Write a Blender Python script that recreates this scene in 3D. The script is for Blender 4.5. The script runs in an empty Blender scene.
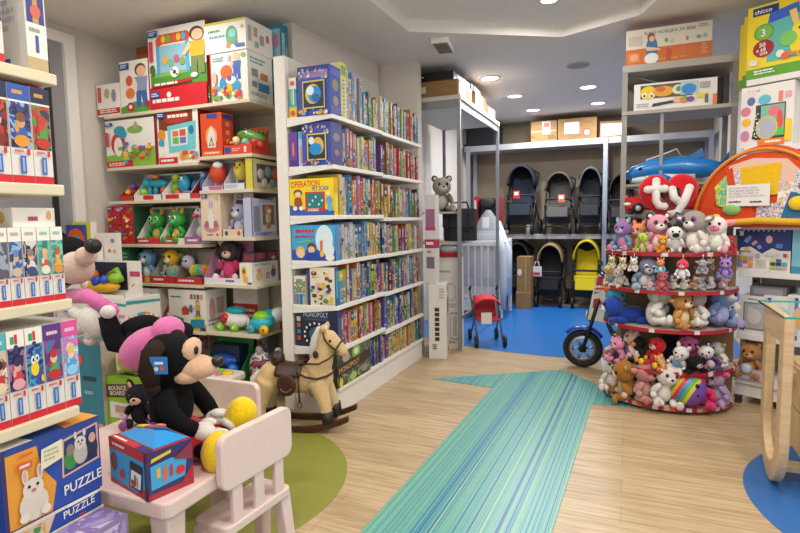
import bpy, math, random
from mathutils import Vector, Matrix
SC = bpy.context.scene; COL = SC.collection
rnd = random.Random(7)
# ---------------------------------------------------------------- camera model (used to turn a photo pixel and a known plane into a place)
F, CH, YAW, PITCH, ROLL = 540.0, 1.35, math.radians(22.8), math.radians(5.0), math.radians(0.9)
FW = Vector((-math.sin(YAW)*math.cos(PITCH), math.cos(YAW)*math.cos(PITCH), -math.sin(PITCH)))
_r = Vector((math.cos(YAW), math.sin(YAW), 0)); _d = FW.cross(_r)
RR = _r*math.cos(ROLL) + _d*math.sin(ROLL); DD = FW.cross(RR)
EYE = Vector((0, 0, CH))
def ray(u, v): return FW + RR*((u-400)/F) + DD*((v-266.5)/F)
def on_z(u, v, z=0.0): d = ray(u, v); return EYE + d*((z-CH)/d.z)
def on_x(u, v, x): d = ray(u, v); return EYE + d*(x/d.x)
def on_y(u, v, y): d = ray(u, v); return EYE + d*(y/d.y)
def on_plane(u, v, p, n): d = ray(u, v); return EYE + d*((Vector(p)-EYE).dot(n)/d.dot(n))

# ---------------------------------------------------------------- materials
MATS = {}
def lin(h):
    h = h.lstrip('#'); c = [int(h[i:i+2], 16)/255 for i in (0, 2, 4)]
    return tuple(x/12.92 if x <= .04045 else ((x+.055)/1.055)**2.4 for x in c) + (1,)
def new_mat(key):
    m = bpy.data.materials.new(key); m.use_nodes = True
    return m, m.node_tree.nodes, m.node_tree.links, m.node_tree.nodes['Principled BSDF']
def P(h, rough=.5, metal=0.0):
    """plain coat with a slight procedural mottle"""
    k = ('p', h, rough, metal)
    if k in MATS: return MATS[k]
    m, N, L, b = new_mat('coat_'+h.strip('#'))
    c = lin(h)
    t = N.new('ShaderNodeTexNoise'); t.inputs['Scale'].default_value = 14; t.inputs['Detail'].default_value = 3
    mx = N.new('ShaderNodeMix'); mx.data_type = 'RGBA'
    mx.inputs[6].default_value = tuple(x*.93 for x in c[:3]) + (1,); mx.inputs[7].default_value = tuple(min(1, x*1.05) for x in c[:3]) + (1,)
    tc = N.new('ShaderNodeTexCoord'); L.new(tc.outputs['Object'], t.inputs['Vector'])
    L.new(t.outputs['Fac'], mx.inputs[0]); L.new(mx.outputs[2], b.inputs['Base Color'])
    b.inputs['Roughness'].default_value = rough; b.inputs['Metallic'].default_value = metal
    MATS[k] = m; return m
def FUR(h, scale=90):
    k = ('f', h, scale)
    if k in MATS: return MATS[k]
    m, N, L, b = new_mat('plush_'+h.strip('#')); c = lin(h)
    tc = N.new('ShaderNodeTexCoord'); t = N.new('ShaderNodeTexNoise'); t.inputs['Scale'].default_value = scale; t.inputs['Detail'].default_value = 5
    t.inputs['Roughness'].default_value = .7
    mx = N.new('ShaderNodeMix'); mx.data_type = 'RGBA'
    mx.inputs[6].default_value = tuple(x*.72 for x in c[:3]) + (1,); mx.inputs[7].default_value = tuple(min(1, x*1.18) for x in c[:3]) + (1,)
    bp = N.new('ShaderNodeBump'); bp.inputs['Strength'].default_value = .7; bp.inputs['Distance'].default_value = .006
    L.new(tc.outputs['Object'], t.inputs['Vector']); L.new(t.outputs['Fac'], mx.inputs[0]); L.new(mx.outputs[2], b.inputs['Base Color'])
    L.new(t.outputs['Fac'], bp.inputs['Height']); L.new(bp.outputs['Normal'], b.inputs['Normal'])
    b.inputs['Roughness'].default_value = .95
    b.inputs['Sheen Weight'].default_value = .25 if max(c[:3]) > .08 else 0
    b.inputs['Specular IOR Level'].default_value = .2
    MATS[k] = m; return m
def BUSY(pal, scale=22, stretch=(1, 1, 1), rough=.35):
    """busy printed picture: patches of a palette, different on every object"""
    k = ('b', tuple(pal), scale, stretch, rough)
    if k in MATS: return MATS[k]
    m, N, L, b = new_mat('print_'+pal[0].strip('#'))
    tc = N.new('ShaderNodeTexCoord'); oi = N.new('ShaderNodeObjectInfo'); mu = N.new('ShaderNodeMath'); mu.operation = 'MULTIPLY'; mu.inputs[1].default_value = 37
    ad = N.new('ShaderNodeVectorMath'); ad.operation = 'ADD'; mp = N.new('ShaderNodeMapping'); mp.inputs['Scale'].default_value = stretch
    n = N.new('ShaderNodeTexNoise'); n.inputs['Scale'].default_value = scale; n.inputs['Detail'].default_value = 2.5; n.inputs['Distortion'].default_value = .4
    cr = N.new('ShaderNodeValToRGB'); cr.color_ramp.interpolation = 'CONSTANT'
    while len(cr.color_ramp.elements) < len(pal): cr.color_ramp.elements.new(.5)
    for i, h in enumerate(pal):
        e = cr.color_ramp.elements[i]; e.position = 0 if i == 0 else .34 + .32*i/len(pal); e.color = lin(h)
    L.new(oi.outputs['Random'], mu.inputs[0]); L.new(tc.outputs['Object'], mp.inputs['Vector']); L.new(mp.outputs[0], ad.inputs[0]); L.new(mu.outputs[0], ad.inputs[1])
    L.new(ad.outputs[0], n.inputs['Vector']); L.new(n.outputs['Fac'], cr.inputs['Fac']); L.new(cr.outputs['Color'], b.inputs['Base Color'])
    b.inputs['Roughness'].default_value = rough
    MATS[k] = m; return m
def WOOD(a, c, scale=(2, 30, 30), rough=.45, key='wood'):
    k = (key, a, c, scale)
    if k in MATS: return MATS[k]
    m, N, L, b = new_mat(key)
    tc = N.new('ShaderNodeTexCoord'); mp = N.new('ShaderNodeMapping'); mp.inputs['Scale'].default_value = scale
    n = N.new('ShaderNodeTexNoise'); n.inputs['Scale'].default_value = 1.5; n.inputs['Detail'].default_value = 6; n.inputs['Distortion'].default_value = .6
    cr = N.new('ShaderNodeValToRGB'); cr.color_ramp.elements[0].color = lin(a); cr.color_ramp.elements[1].color = lin(c)
    cr.color_ramp.elements[0].position = .3; cr.color_ramp.elements[1].position = .7
    L.new(tc.outputs['Object'], mp.inputs[0]); L.new(mp.outputs[0], n.inputs['Vector']); L.new(n.outputs['Fac'], cr.inputs['Fac']); L.new(cr.outputs[0], b.inputs['Base Color'])
    b.inputs['Roughness'].default_value = rough
    MATS[k] = m; return m
def CLEAR(h='#ffffff', alpha=.15, rough=.08):
    k = ('c', h, alpha)
    if k in MATS: return MATS[k]
    m, N, L, b = new_mat('clear_plastic'); b.inputs['Base Color'].default_value = lin(h); b.inputs['Roughness'].default_value = rough
    b.inputs['Alpha'].default_value = alpha
    MATS[k] = m; return m
def EMIT(h, s):
    m, N, L, b = new_mat('lamp_glow'); b.inputs['Emission Color'].default_value = lin(h); b.inputs['Emission Strength'].default_value = s
    return m
def as_mat(m): return P(m) if isinstance(m, str) else m

# ---------------------------------------------------------------- mesh builder
TXT = {}
def glyphs(s):
    if s in TXT: return TXT[s]
    cu = bpy.data.curves.new('lettering', 'FONT'); cu.body = s; cu.size = 1; cu.resolution_u = 2; cu.offset = .012
    o = bpy.data.objects.new('lettering', cu); me = o.to_mesh()
    vs = [(v.co.x, v.co.y) for v in me.vertices]; fs = [tuple(p.vertices) for p in me.polygons]
    o.to_mesh_clear(); bpy.data.objects.remove(o); bpy.data.curves.remove(cu)
    if not vs: vs, fs = [(0, 0), (1, 0), (1, 1)], [(0, 1, 2)]
    x0 = min(v[0] for v in vs); x1 = max(v[0] for v in vs); y0 = min(v[1] for v in vs); y1 = max(v[1] for v in vs)
    TXT[s] = ([((x-x0)/(x1-x0), (y-y0)/(y1-y0)) for x, y in vs], fs, (x1-x0)/(y1-y0)); return TXT[s]

class MB:
    def __init__(s): s.v = []; s.f = []; s.m = []; s.sm = []; s.mats = []
    def mi(s, m):
        m = as_mat(m)
        if m not in s.mats: s.mats.append(m)
        return s.mats.index(m)
    def add(s, vs, fs, m, smooth=False, M=None):
        o = len(s.v); k = s.mi(m)
        s.v += [tuple(M @ Vector(p)) if M else tuple(p) for p in vs]
        for f in fs: s.f.append(tuple(i+o for i in f)); s.m.append(k); s.sm.append(smooth)
        return s
    def box(s, x0, x1, y0, y1, z0, z1, m, M=None):
        vs = [(x, y, z) for z in (z0, z1) for x, y in ((x0, y0), (x1, y0), (x1, y1), (x0, y1))]
        return s.add(vs, [(3, 2, 1, 0), (4, 5, 6, 7), (0, 1, 5, 4), (1, 2, 6, 5), (2, 3, 7, 6), (3, 0, 4, 7)], m, False, M)
    def rbox(s, x0, x1, y0, y1, z0, z1, r, m, M=None, n=3):
        """box with rounded vertical edges"""
        pts = []
        for cx, cy, a0 in ((x1-r, y1-r, 0), (x0+r, y1-r, 90), (x0+r, y0+r, 180), (x1-r, y0+r, 270)):
            for i in range(n+1):
                a = math.radians(a0+90*i/n); pts.append((cx+r*math.cos(a), cy+r*math.sin(a)))
        return s.prism(pts, z0, z1, m, M)
    def prism(s, pts, z0, z1, m, M=None, smooth=False):
        n = len(pts); vs = [(x, y, z0) for x, y in pts] + [(x, y, z1) for x, y in pts]
        fs = [tuple(range(n-1, -1, -1)), tuple(range(n, 2*n))] + [(i, (i+1) % n, n+(i+1) % n, n+i) for i in range(n)]
        return s.add(vs, fs, m, smooth, M)
    def ell(s, c, r, m, rot=(0, 0, 0), n=14, k=9, M=None):
        if not hasattr(r, '__len__'): r = (r, r, r)
        E = Matrix.Rotation(rot[2], 3, 'Z') @ Matrix.Rotation(rot[1], 3, 'Y') @ Matrix.Rotation(rot[0], 3, 'X')
        vs = [Vector(c)+E @ Vector((0, 0, r[2]))]
        for j in range(1, k):
            t = math.pi*j/k
            for i in range(n):
                a = 2*math.pi*i/n; vs.append(Vector(c)+E @ Vector((r[0]*math.sin(t)*math.cos(a), r[1]*math.sin(t)*math.sin(a), r[2]*math.cos(t))))
        vs.append(Vector(c)+E @ Vector((0, 0, -r[2]))); e = len(vs)-1
        fs = [(0, 1+i, 1+(i+1) % n) for i in range(n)]
        for j in range(k-2):
            a = 1+j*n
            fs += [(a+i, a+n+i, a+n+(i+1) % n, a+(i+1) % n) for i in range(n)]
        a = 1+(k-2)*n; fs += [(a+i, e, a+(i+1) % n) for i in range(n)]
        return s.add(vs, fs, m, True, M)
    def tube(s, pts, r, m, n=8, closed=False, M=None, caps=True):
        pts = [Vector(p) for p in pts]; R = r if hasattr(r, '__len__') else [r]*len(pts)
        vs = []; K = len(pts); up = None
        for i, p in enumerate(pts):
            a = pts[(i-1) % K] if (i > 0 or closed) else p; b = pts[(i+1) % K] if (i < K-1 or closed) else p
            t = (b-a).normalized() if (b-a).length > 1e-9 else Vector((0, 0, 1))
            if up is None: up = Vector((0, 0, 1)) if abs(t.z) < .9 else Vector((1, 0, 0))
            x = t.cross(up); x = x.normalized() if x.length > 1e-6 else t.orthogonal().normalized()
            y = x.cross(t).normalized(); up = y
            for j in range(n):
                an = 2*math.pi*j/n; vs.append(p + x*(R[i]*math.cos(an)) + y*(R[i]*math.sin(an)))
        fs = []
        for i in range(K if closed else K-1):
            A, B = i*n, ((i+1) % K)*n
            fs += [(A+j, A+(j+1) % n, B+(j+1) % n, B+j) for j in range(n)]
        if caps and not closed: fs += [tuple(range(n-1, -1, -1)), tuple(range((K-1)*n, K*n))]
        return s.add(vs, fs, m, n > 5, M)
    def cyl(s, a, b, r, m, n=14, r2=None):
        s.tube([a, b], [r, r if r2 is None else r2], m, n); 
        return s
    def lathe(s, prof, m, c=(0, 0, 0), n=20, a0=0, a1=360, M=None):
        vs = []; full = abs(a1-a0) >= 360; K = n if full else n+1
        for (r, z) in prof:
            for i in range(K):
                a = math.radians(a0+(a1-a0)*i/n); vs.append((c[0]+r*math.cos(a), c[1]+r*math.sin(a), c[2]+z))
        fs = []
        for j in range(len(prof)-1):
            for i in range(n):
                i2 = (i+1) % K
                fs.append((j*K+i, j*K+i2, (j+1)*K+i2, (j+1)*K+i))
        return s.add(vs, fs, m, True, M)
    def face(s, o, U, V, w, h, art):
        """print on a face: o lower-left corner, U and V unit directions, art in 0..1 of the face"""
        o, U, V = Vector(o), Vector(U), Vector(V); n = U.cross(V)
        lay = .0006
        for a in art:
            k = a[0]; lay += .00035
            q = lambda u, v: o + U*(u*w) + V*(v*h) + n*lay
            if k == 'r': s.add([q(a[1], a[2]), q(a[3], a[2]), q(a[3], a[4]), q(a[1], a[4])], [(0, 1, 2, 3)], a[5])
            elif k == 'e':
                N_ = 16; ru = a[3]; rv = a[4] if a[4] else a[3]*w/h
                s.add([q(a[1]+ru*math.cos(2*math.pi*i/N_), a[2]+rv*math.sin(2*math.pi*i/N_)) for i in range(N_)], [tuple(range(N_))], a[5])
            elif k == 'p': s.add([q(*p) for p in a[1]], [tuple(range(len(a[1])))], a[2])
            elif k == 't':     # text, u, v, height (fraction of h), colour, max width (fraction of w), tilt
                vs, fs, asp = glyphs(a[1]); hh = a[4]; wd = hh*h*asp/w
                if len(a) > 6 and a[6] and wd > a[6]: wd = a[6]
                tl = a[7] if len(a) > 7 else 0
                s.add([q(a[2]+x*wd, a[3]+y*hh+x*wd*tl) for x, y in vs], fs, a[5])
            elif k == 'tv':    # text running upwards: text,u,v,length(frac h),width(frac w),col
                vs, fs, asp = glyphs(a[1])
                s.add([q(a[2]-y*a[5], a[3]+x*a[4]) for x, y in vs], fs, a[6])
            elif k == 'l':     # rows of tiny illegible print
                rg = random.Random(int(a[1]*999+a[2]*77)); rows = a[5]
                for i in range(rows):
                    y1 = a[4]-(a[4]-a[2])*(i+.15)/rows; y0 = a[4]-(a[4]-a[2])*(i+.7)/rows; x = a[1]; xe = a[1]+(a[3]-a[1])*rg.uniform(.7, 1)
                    while x < xe:
                        e = min(xe, x+(a[3]-a[1])*rg.uniform(.08, .25)); s.add([q(x, y0), q(e, y0), q(e, y1), q(x, y1)], [(0, 1, 2, 3)], a[6]); x = e+(a[3]-a[1])*.03
        return s
    def build(s, name, parent=None, loc=(0, 0, 0), rotz=0, bevel=0, rot=None, subsurf=0):
        me = bpy.data.meshes.new(name); me.from_pydata(s.v, [], s.f); 
        for m in s.mats: me.materials.append(m)
        me.polygons.foreach_set('material_index', s.m); me.polygons.foreach_set('use_smooth', s.sm); me.update()
        o = bpy.data.objects.new(name, me); COL.objects.link(o); o.location = loc; o.rotation_euler = rot if rot else (0, 0, rotz)
        if parent: o.parent = parent
        if bevel:
            b = o.modifiers.new('soft_edges', 'BEVEL'); b.width = bevel; b.segments = 2; b.limit_method = 'ANGLE'; b.angle_limit = math.radians(50)
        if subsurf:
            b = o.modifiers.new('smooth', 'SUBSURF'); b.levels = b.render_levels = subsurf
        return o
def fused(mb, voxel, smooth=4):
    """melt overlapping shapes of a builder into one continuous surface, keeping each region's colour from its nearest source face"""
    from mathutils.kdtree import KDTree
    me = bpy.data.meshes.new('melt'); me.from_pydata(mb.v, [], mb.f); o = bpy.data.objects.new('melt', me); COL.objects.link(o)
    r = o.modifiers.new('r', 'REMESH'); r.mode = 'VOXEL'; r.voxel_size = voxel
    q = o.modifiers.new('s', 'SMOOTH'); q.iterations = smooth; q.factor = .5
    dg = bpy.context.evaluated_depsgraph_get(); e = o.evaluated_get(dg).to_mesh()
    out = MB(); out.mats = list(mb.mats)
    out.v = [tuple(v.co) for v in e.vertices]; out.f = [tuple(p.vertices) for p in e.polygons]; out.sm = [True]*len(out.f)
    kd = KDTree(len(mb.f))
    for i, f in enumerate(mb.f):
        c = sum((Vector(mb.v[j]) for j in f), Vector())/len(f); kd.insert(c, i)
    kd.balance(); out.m = [mb.m[kd.find(p.center)[1]] for p in e.polygons]
    bpy.data.objects.remove(o); bpy.data.meshes.remove(me)
    return out

# ---------------------------------------------------------------- scene bookkeeping
def tag(o, label, cat, group=None, kind=None):
    o['label'] = label; o['category'] = cat
    if group: o['group'] = group
    if kind: o['kind'] = kind
    return o
def thing(name, label, cat, loc=(0, 0, 0), rotz=0, group=None):
    o = bpy.data.objects.new(name, None); o.empty_display_size = .05; COL.objects.link(o); o.location = loc; o.rotation_euler = (0, 0, rotz)
    return tag(o, label, cat, group)
def struct(o): o['kind'] = 'structure'; return o
def copy_tree(o, parent=None):
    c = o.copy(); COL.objects.link(c)
    if parent: c.parent = parent
    for ch in list(o.children): copy_tree(ch, c)
    return c
def carton(label, x0, x1, y0, y1, z0, z1, side, front=(), left=(), right=(), top=(), group=None, rotz=0, name='toy_box', cat='box', cx=None, tilt=0):
    """a cardboard box; front faces local -y. rotated about its base centre"""
    w, d, h = x1-x0, y1-y0, z1-z0
    b = MB(); b.box(-w/2, w/2, -d/2, d/2, 0, h, side)
    b.face((-w/2, -d/2, 0), (1, 0, 0), (0, 0, 1), w, h, front)
    if left: b.face((-w/2, d/2, 0), (0, -1, 0), (0, 0, 1), d, h, left)
    if right: b.face((w/2, -d/2, 0), (0, 1, 0), (0, 0, 1), d, h, right)
    if top: b.face((-w/2, -d/2, h), (1, 0, 0), (0, 1, 0), w, d, top)
    o = b.build(name, None, ((x0+x1)/2, (y0+y1)/2, z0), rotz)
    if tilt: o.rotation_euler = (tilt, 0, rotz)
    return tag(o, label, cat, group)
def kid(u, v, s, shirt, pants, hair='#6b4326', skin='#e8b898', ar=1.0):
    """printed figure of a small child: feet at (u, v), height s; ar = face height / width"""
    k = s*ar
    return [('p', [(u-k*.13, v), (u-k*.02, v), (u, v+s*.3), (u+k*.04, v), (u+k*.15, v), (u+k*.13, v+s*.42), (u-k*.13, v+s*.42)], pants),
            ('p', [(u-k*.14, v+s*.38), (u+k*.14, v+s*.38), (u+k*.17, v+s*.7), (u-k*.17, v+s*.7)], shirt),
            ('p', [(u-k*.17, v+s*.7), (u-k*.3, v+s*.45), (u-k*.24, v+s*.42), (u-k*.1, v+s*.62)], skin),
            ('e', u, v+s*.86, k*.14, s*.15, hair), ('e', u+k*.02, v+s*.83, k*.115, s*.12, skin)]
def blobs(seed, u0, v0, u1, v1, n, cols, r=.05, ar=1.0):
    g = random.Random(seed); out = []
    for i in range(n):
        c = g.choice(cols); u = g.uniform(u0, u1); v = g.uniform(v0, v1); q = r*g.uniform(.6, 1.3)
        if g.random() < .6: out.append(('e', u, v, q, q*ar, c))
        else: out.append(('r', u-q, v-q*ar*.7, u+q, v+q*ar*.7, c))
    return out
# ---------------------------------------------------------------- camera, world, setting
cam = bpy.data.cameras.new('camera'); cam.sensor_width = 36; cam.lens = F/800*36; cam.clip_start = .02
co = bpy.data.objects.new('camera', cam); COL.objects.link(co); SC.camera = co
Mx = Matrix((RR, -DD, -FW)).transposed().to_4x4(); Mx.translation = EYE; co.matrix_world = Mx
w = bpy.data.worlds.new('world'); SC.world = w; w.use_nodes = True
w.node_tree.nodes['Background'].inputs[0].default_value = (.93, .96, 1, 1); w.node_tree.nodes['Background'].inputs[1].default_value = .95
SC.view_settings.view_transform = 'Standard'; SC.view_settings.look = 'None'; SC.view_settings.exposure = 0.0; SC.view_settings.gamma = 1; SC.view_settings.use_curve_mapping = False

CZ = 2.88          # ceiling
XL, XR, YF, YB, YT = -4.05, 2.6, -1.6, 9.0, 3.67
def floor_mat():
    m, N, L, b = new_mat('oak_planks')
    tc = N.new('ShaderNodeTexCoord')
    br = N.new('ShaderNodeTexBrick'); br.inputs['Scale'].default_value = 1; br.inputs['Brick Width'].default_value = 1.25; br.inputs['Row Height'].default_value = .145
    br.inputs['Mortar Size'].default_value = .0012; br.inputs['Mortar Smooth'].default_value = .3; br.offset = .37
    br.inputs['Color1'].default_value = lin('#bfa988'); br.inputs['Color2'].default_value = lin('#b49d7b'); br.inputs['Mortar'].default_value = lin('#8d7658')
    mp = N.new('ShaderNodeMapping'); mp.inputs['Scale'].default_value = (1.3, 22, 1)
    n = N.new('ShaderNodeTexNoise'); n.inputs['Scale'].default_value = 2.2; n.inputs['Detail'].default_value = 7; n.inputs['Distortion'].default_value = .8
    cr = N.new('ShaderNodeValToRGB'); cr.color_ramp.elements[0].position = .32; cr.color_ramp.elements[0].color = (.62, .55, .46, 1); cr.color_ramp.elements[1].position = .62; cr.color_ramp.elements[1].color = (1.05, 1.04, 1.02, 1)
    mx = N.new('ShaderNodeMix'); mx.data_type = 'RGBA'; mx.blend_type = 'MULTIPLY'; mx.inputs[0].default_value = .8
    L.new(tc.outputs['Object'], br.inputs['Vector']); L.new(tc.outputs['Object'], mp.inputs[0]); L.new(mp.outputs[0], n.inputs['Vector']); L.new(n.outputs['Fac'], cr.inputs[0])
    L.new(br.outputs['Color'], mx.inputs[6]); L.new(cr.outputs[0], mx.inputs[7]); L.new(mx.outputs[2], b.inputs['Base Color']); b.inputs['Roughness'].default_value = .38
    return m
FLOOR = floor_mat(); WALL = P('#dad2c8', .85); CEIL = P('#e8e4de', .9); WHITE = P('#e6e3dc', .4); BACKW = P('#938471', .9)  # BACKW: rear wall colour darkened, shade of the storeroom end put into it
b = MB(); b.box(XL, XR, YF, YB, -.06, 0, FLOOR); struct(b.build('floor'))
b = MB(); b.box(XL-.12, XL, YF, YT+.1, 0, CZ+.3, WALL); struct(b.build('wall_left'))
b = MB(); b.box(XL-.12, -2.42, YT, YT+.1, 0, CZ+.3, WALL); struct(b.build('wall_back'))
b = MB(); b.prism([(-2.42, YT+.012), (-2.55, YT+.012), (-2.44, 5.0), (-2.30, 5.0)], 0, CZ+.3, WALL); struct(b.build('wall_side'))
b = MB(); b.box(-2.46, -1.9, 5.03, 5.13, 0, CZ+.3, WALL); o = struct(b.build('wall_pillar'))
b = MB(); b.box(-2.6, -2.46, 5.0, YB, 0, CZ+.3, WALL); struct(b.build('wall_storeroom'))
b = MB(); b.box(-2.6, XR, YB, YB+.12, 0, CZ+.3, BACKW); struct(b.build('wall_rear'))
b = MB(); b.box(1.12, 1.22, 5.0, YB, 0, CZ+.3, WALL); struct(b.build('wall_partition'))
# right wall, turned a little towards the room
RA = math.radians(-30); RD = Vector((math.cos(RA), math.sin(RA), 0)); RN = Vector((RD.y, -RD.x, 0))   # along the bay, out of the bay
RO = Vector((.735, 4.42, 0))                                     # front left foot of the right bay
b = MB(); p0 = RO - RN*.52; q = [p0+RD*-.02, p0+RD*2.0, p0+RD*2.0-RN*.1, p0+RD*-.02-RN*.1]
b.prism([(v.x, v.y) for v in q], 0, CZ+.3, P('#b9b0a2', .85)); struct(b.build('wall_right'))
from mathutils.geometry import tessellate_polygon
hole = [on_z(*p, CZ) for p in ((409, 31.5), (562, 37), (640, 15))]
hole = [Vector((p.x, p.y, 0)) for p in hole] + [Vector((.62, 3.3, 0)), Vector((.62, .3, 0)), Vector((-1.75, .3, 0))]
outer = [Vector((XL-.12, YF, 0)), Vector((XR, YF, 0)), Vector((XR, YB+.12, 0)), Vector((XL-.12, YB+.12, 0))]
b = MB(); pts = outer+hole
b.add([(p.x, p.y, CZ) for p in pts], [tuple(t) for t in tessellate_polygon([outer, hole])], CEIL)
n = len(hole); b.add([(p.x, p.y, CZ) for p in hole]+[(p.x, p.y, CZ+.1) for p in hole], [(i, (i+1) % n, n+(i+1) % n, n+i) for i in range(n)]+[tuple(range(n, 2*n))], CEIL)
b.box(XL-.12, XR, YF, YB+.12, CZ+.12, CZ+.3, CEIL); struct(b.build('ceiling'))
# door frame on the left wall
b = MB(); x = XL
yj = on_x(66, 100, XL+.03).y; zt = on_x(60, 43, XL+.03).z
b.box(x, x+.05, yj, yj+.09, 0, zt+.08, WHITE); b.box(x, x+.05, yj-1.0, yj, zt, zt+.08, WHITE); b.box(x, x+.05, yj-1.09, yj-1.0, 0, zt+.08, WHITE)
d = struct(b.build('door_1')); 
b = MB(); b.box(x, x+.02, yj-1.0, yj, .0, zt, P('#8f8f92', .3)); b.build('door_leaf', d)
b = MB(); b.box(x+.02, x+.04, yj-.16, yj-.12, 0, zt-.06, P('#26262a', .4)); b.build('door_edge_seal', d)
# floor inlays (vinyl)
def disc(cx, cy, r, z, m, n=72, clip=None):
    ps = [(cx+r*math.cos(2*math.pi*i/n), cy+r*math.sin(2*math.pi*i/n)) for i in range(n)]
    if clip: ps = [(min(max(x, clip[0]), clip[1]), min(max(y, clip[2]), clip[3])) for x, y in ps]
    return MB().prism(ps, 0.0003, z, m)
struct(disc(-.62, 8.1, 2.8, .002, P('#2470bc', .32), 96, (-2.45, 1.1, 5.0, 8.42)).build('trim_1'))
struct(disc(-2.086, 2.12, .80, .002, P('#85883a', .4)).build('trim_2'))
struct(disc(1.42, 2.98, .86, .002, P('#2f67a8', .4), 72).build('trim_3'))
# striped arrow runner
def stripes():
    m, N, L, b = new_mat('striped_vinyl')
    tc = N.new('ShaderNodeTexCoord'); mp = N.new('ShaderNodeMapping'); mp.inputs['Scale'].default_value = (1, 0, 0)
    n = N.new('ShaderNodeTexNoise'); n.noise_dimensions = '1D'; sp = N.new('ShaderNodeSeparateXYZ'); n.inputs['Scale'].default_value = 62; n.inputs['Detail'].default_value = 2.5; n.inputs['Roughness'].default_value = .75
    cr = N.new('ShaderNodeValToRGB'); cr.color_ramp.interpolation = 'CONSTANT'; E_ = cr.color_ramp.elements
    cs = [(.0, '#1d5590'), (.37, '#3a7fa6'), (.41, '#5aa69c'), (.455, '#78b49c'), (.49, '#2f7f98'), (.52, '#58a494'), (.56, '#a0bc78'), (.60, '#3f8a9c'), (.63, '#6cae98'), (.66, '#2a6a9a')]
    while len(E_) < len(cs): E_.new(.5)
    for e, (p, c) in zip(E_, cs): e.position = p; e.color = lin(c)
    L.new(tc.outputs['Object'], sp.inputs[0]); L.new(sp.outputs['X'], n.inputs['W']); L.new(n.outputs['Fac'], cr.inputs[0]); L.new(cr.outputs[0], b.inputs['Base Color'])
    b.inputs['Roughness'].default_value = .33
    return m
A = [on_z(*p) for p in ((360, 533), (552, 533), (592, 404), (604, 402), (604, 380), (555, 371), (432, 379), (492, 388))]
dirL = (A[7]-A[0]).normalized(); dirR = (A[2]-A[1]).normalized()
pts = [A[0]-dirL*1.6, A[1]-dirR*1.9, A[2], A[2]+Vector((.42, .02, 0)), Vector((-.50, 4.86, 0)), A[6], A[7]]
c = A[0]; rz = math.atan2(-dirL.x, dirL.y)
q = [Matrix.Rotation(-rz, 3, 'Z') @ (p-c) for p in pts]
o = MB().prism([(p.x, p.y) for p in q], .0006, .004, stripes()).build('arrow_floor_mat', None, (c.x, c.y, 0), rz)
tag(o, 'turquoise, blue and lime striped floor mat shaped like an arrow', 'floor mat')

# ---------------------------------------------------------------- ceiling fittings and the light of the shop
def light(x, y, z, watts, size=.2, col=(1, .93, .84)):
    l = bpy.data.lights.new('downlight', 'AREA'); l.shape = 'DISK'; l.size = size; l.energy = watts*.36; l.color = col
    o = bpy.data.objects.new('downlight', l); COL.objects.link(o); o.location = (x, y, z)
GLOW = EMIT('#fff6ea', 6)
def downlight(p, label, r=.1, watts=30, z=CZ, col=(1, .93, .84)):
    t = thing('ceiling_light', label, 'ceiling light', (p[0], p[1], z), 0, 'round ceiling downlights')
    MB().lathe([(r*.8, 0), (r, -.012), (r*1.12, -.004), (r*1.12, 0)], WHITE).build('frame', t)
    MB().lathe([(0, -.004), (r*.82, -.004)], GLOW).build('diffuser', t)
    light(p[0], p[1], z-.03, watts, r*1.8, col)
for (u, v), lb in zip(((490, 78), (515, 96), (533, 110), (588, 87), (598, 103)),
    ('bright round ceiling light half behind the boxes on the metal rack', 'round ceiling light, middle of the left row', 'round ceiling light, farthest of the left row',
     'round ceiling light, nearer of the two on the right', 'round ceiling light, farther of the two on the right')):
    downlight(on_z(u, v, CZ), lb, .105, 56, CZ, (.95, .97, 1))
p = on_z(549, 0, CZ+.1); downlight(p, 'small round spotlight in the raised middle of the ceiling', .07, 45, CZ+.1)
for x, y, wt in ((-2.6, 1.2, 52), (-.55, 2.3, 52), (-2.94, 2.72, 26), (.5, 2.2, 46), (-.6, .7, 52), (1.5, 1.6, 46), (.9, 3.1, 46), (-.6, -1.0, 46), (1.2, -.4, 40), (-2.8, -.5, 46)):
    z = CZ+.1 if (-1.7 < x < .6 and .3 < y < 4) else CZ
    light(x, y, z-.03, wt)
    MB().lathe([(0, -.004), (.1, -.004), (.112, 0)], GLOW, (x, y, z)).build('lamp_disc')
for o in bpy.data.objects:
    if o.name.startswith('lamp_disc'): o.name = 'ceiling_light'; tag(o, 'round ceiling light out of the view', 'ceiling light', 'round ceiling downlights out of view')
p = on_z(578, 65, CZ); t = thing('ceiling_speaker', 'flat grey round speaker grille in the ceiling', 'speaker', (p.x, p.y, CZ))
MB().lathe([(0, -.008), (.1, -.008), (.115, -.004), (.115, 0)], P('#a8a39c', .7)).build('grille', t)
MB().lathe([(.1, -.009), (.116, -.009), (.118, 0)], P('#bdb8b0', .6)).build('rim', t)
p = on_z(443, 46, CZ-.03); t = thing('smoke_vent', 'white rectangular ceiling unit with a dark louvred underside', 'vent', (p.x, p.y, CZ), .12)
MB().box(-.075, .075, -.16, .16, -.05, 0, WHITE).build('housing', t, bevel=.006)
b = MB(); b.box(-.06, .06, -.14, .14, -.053, -.05, P('#6f665f', .6))
for i in range(7): b.box(-.055, .055, -.13+i*.04, -.12+i*.04, -.057, -.053, P('#8d857d', .6))
b.build('louvre', t)
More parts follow.
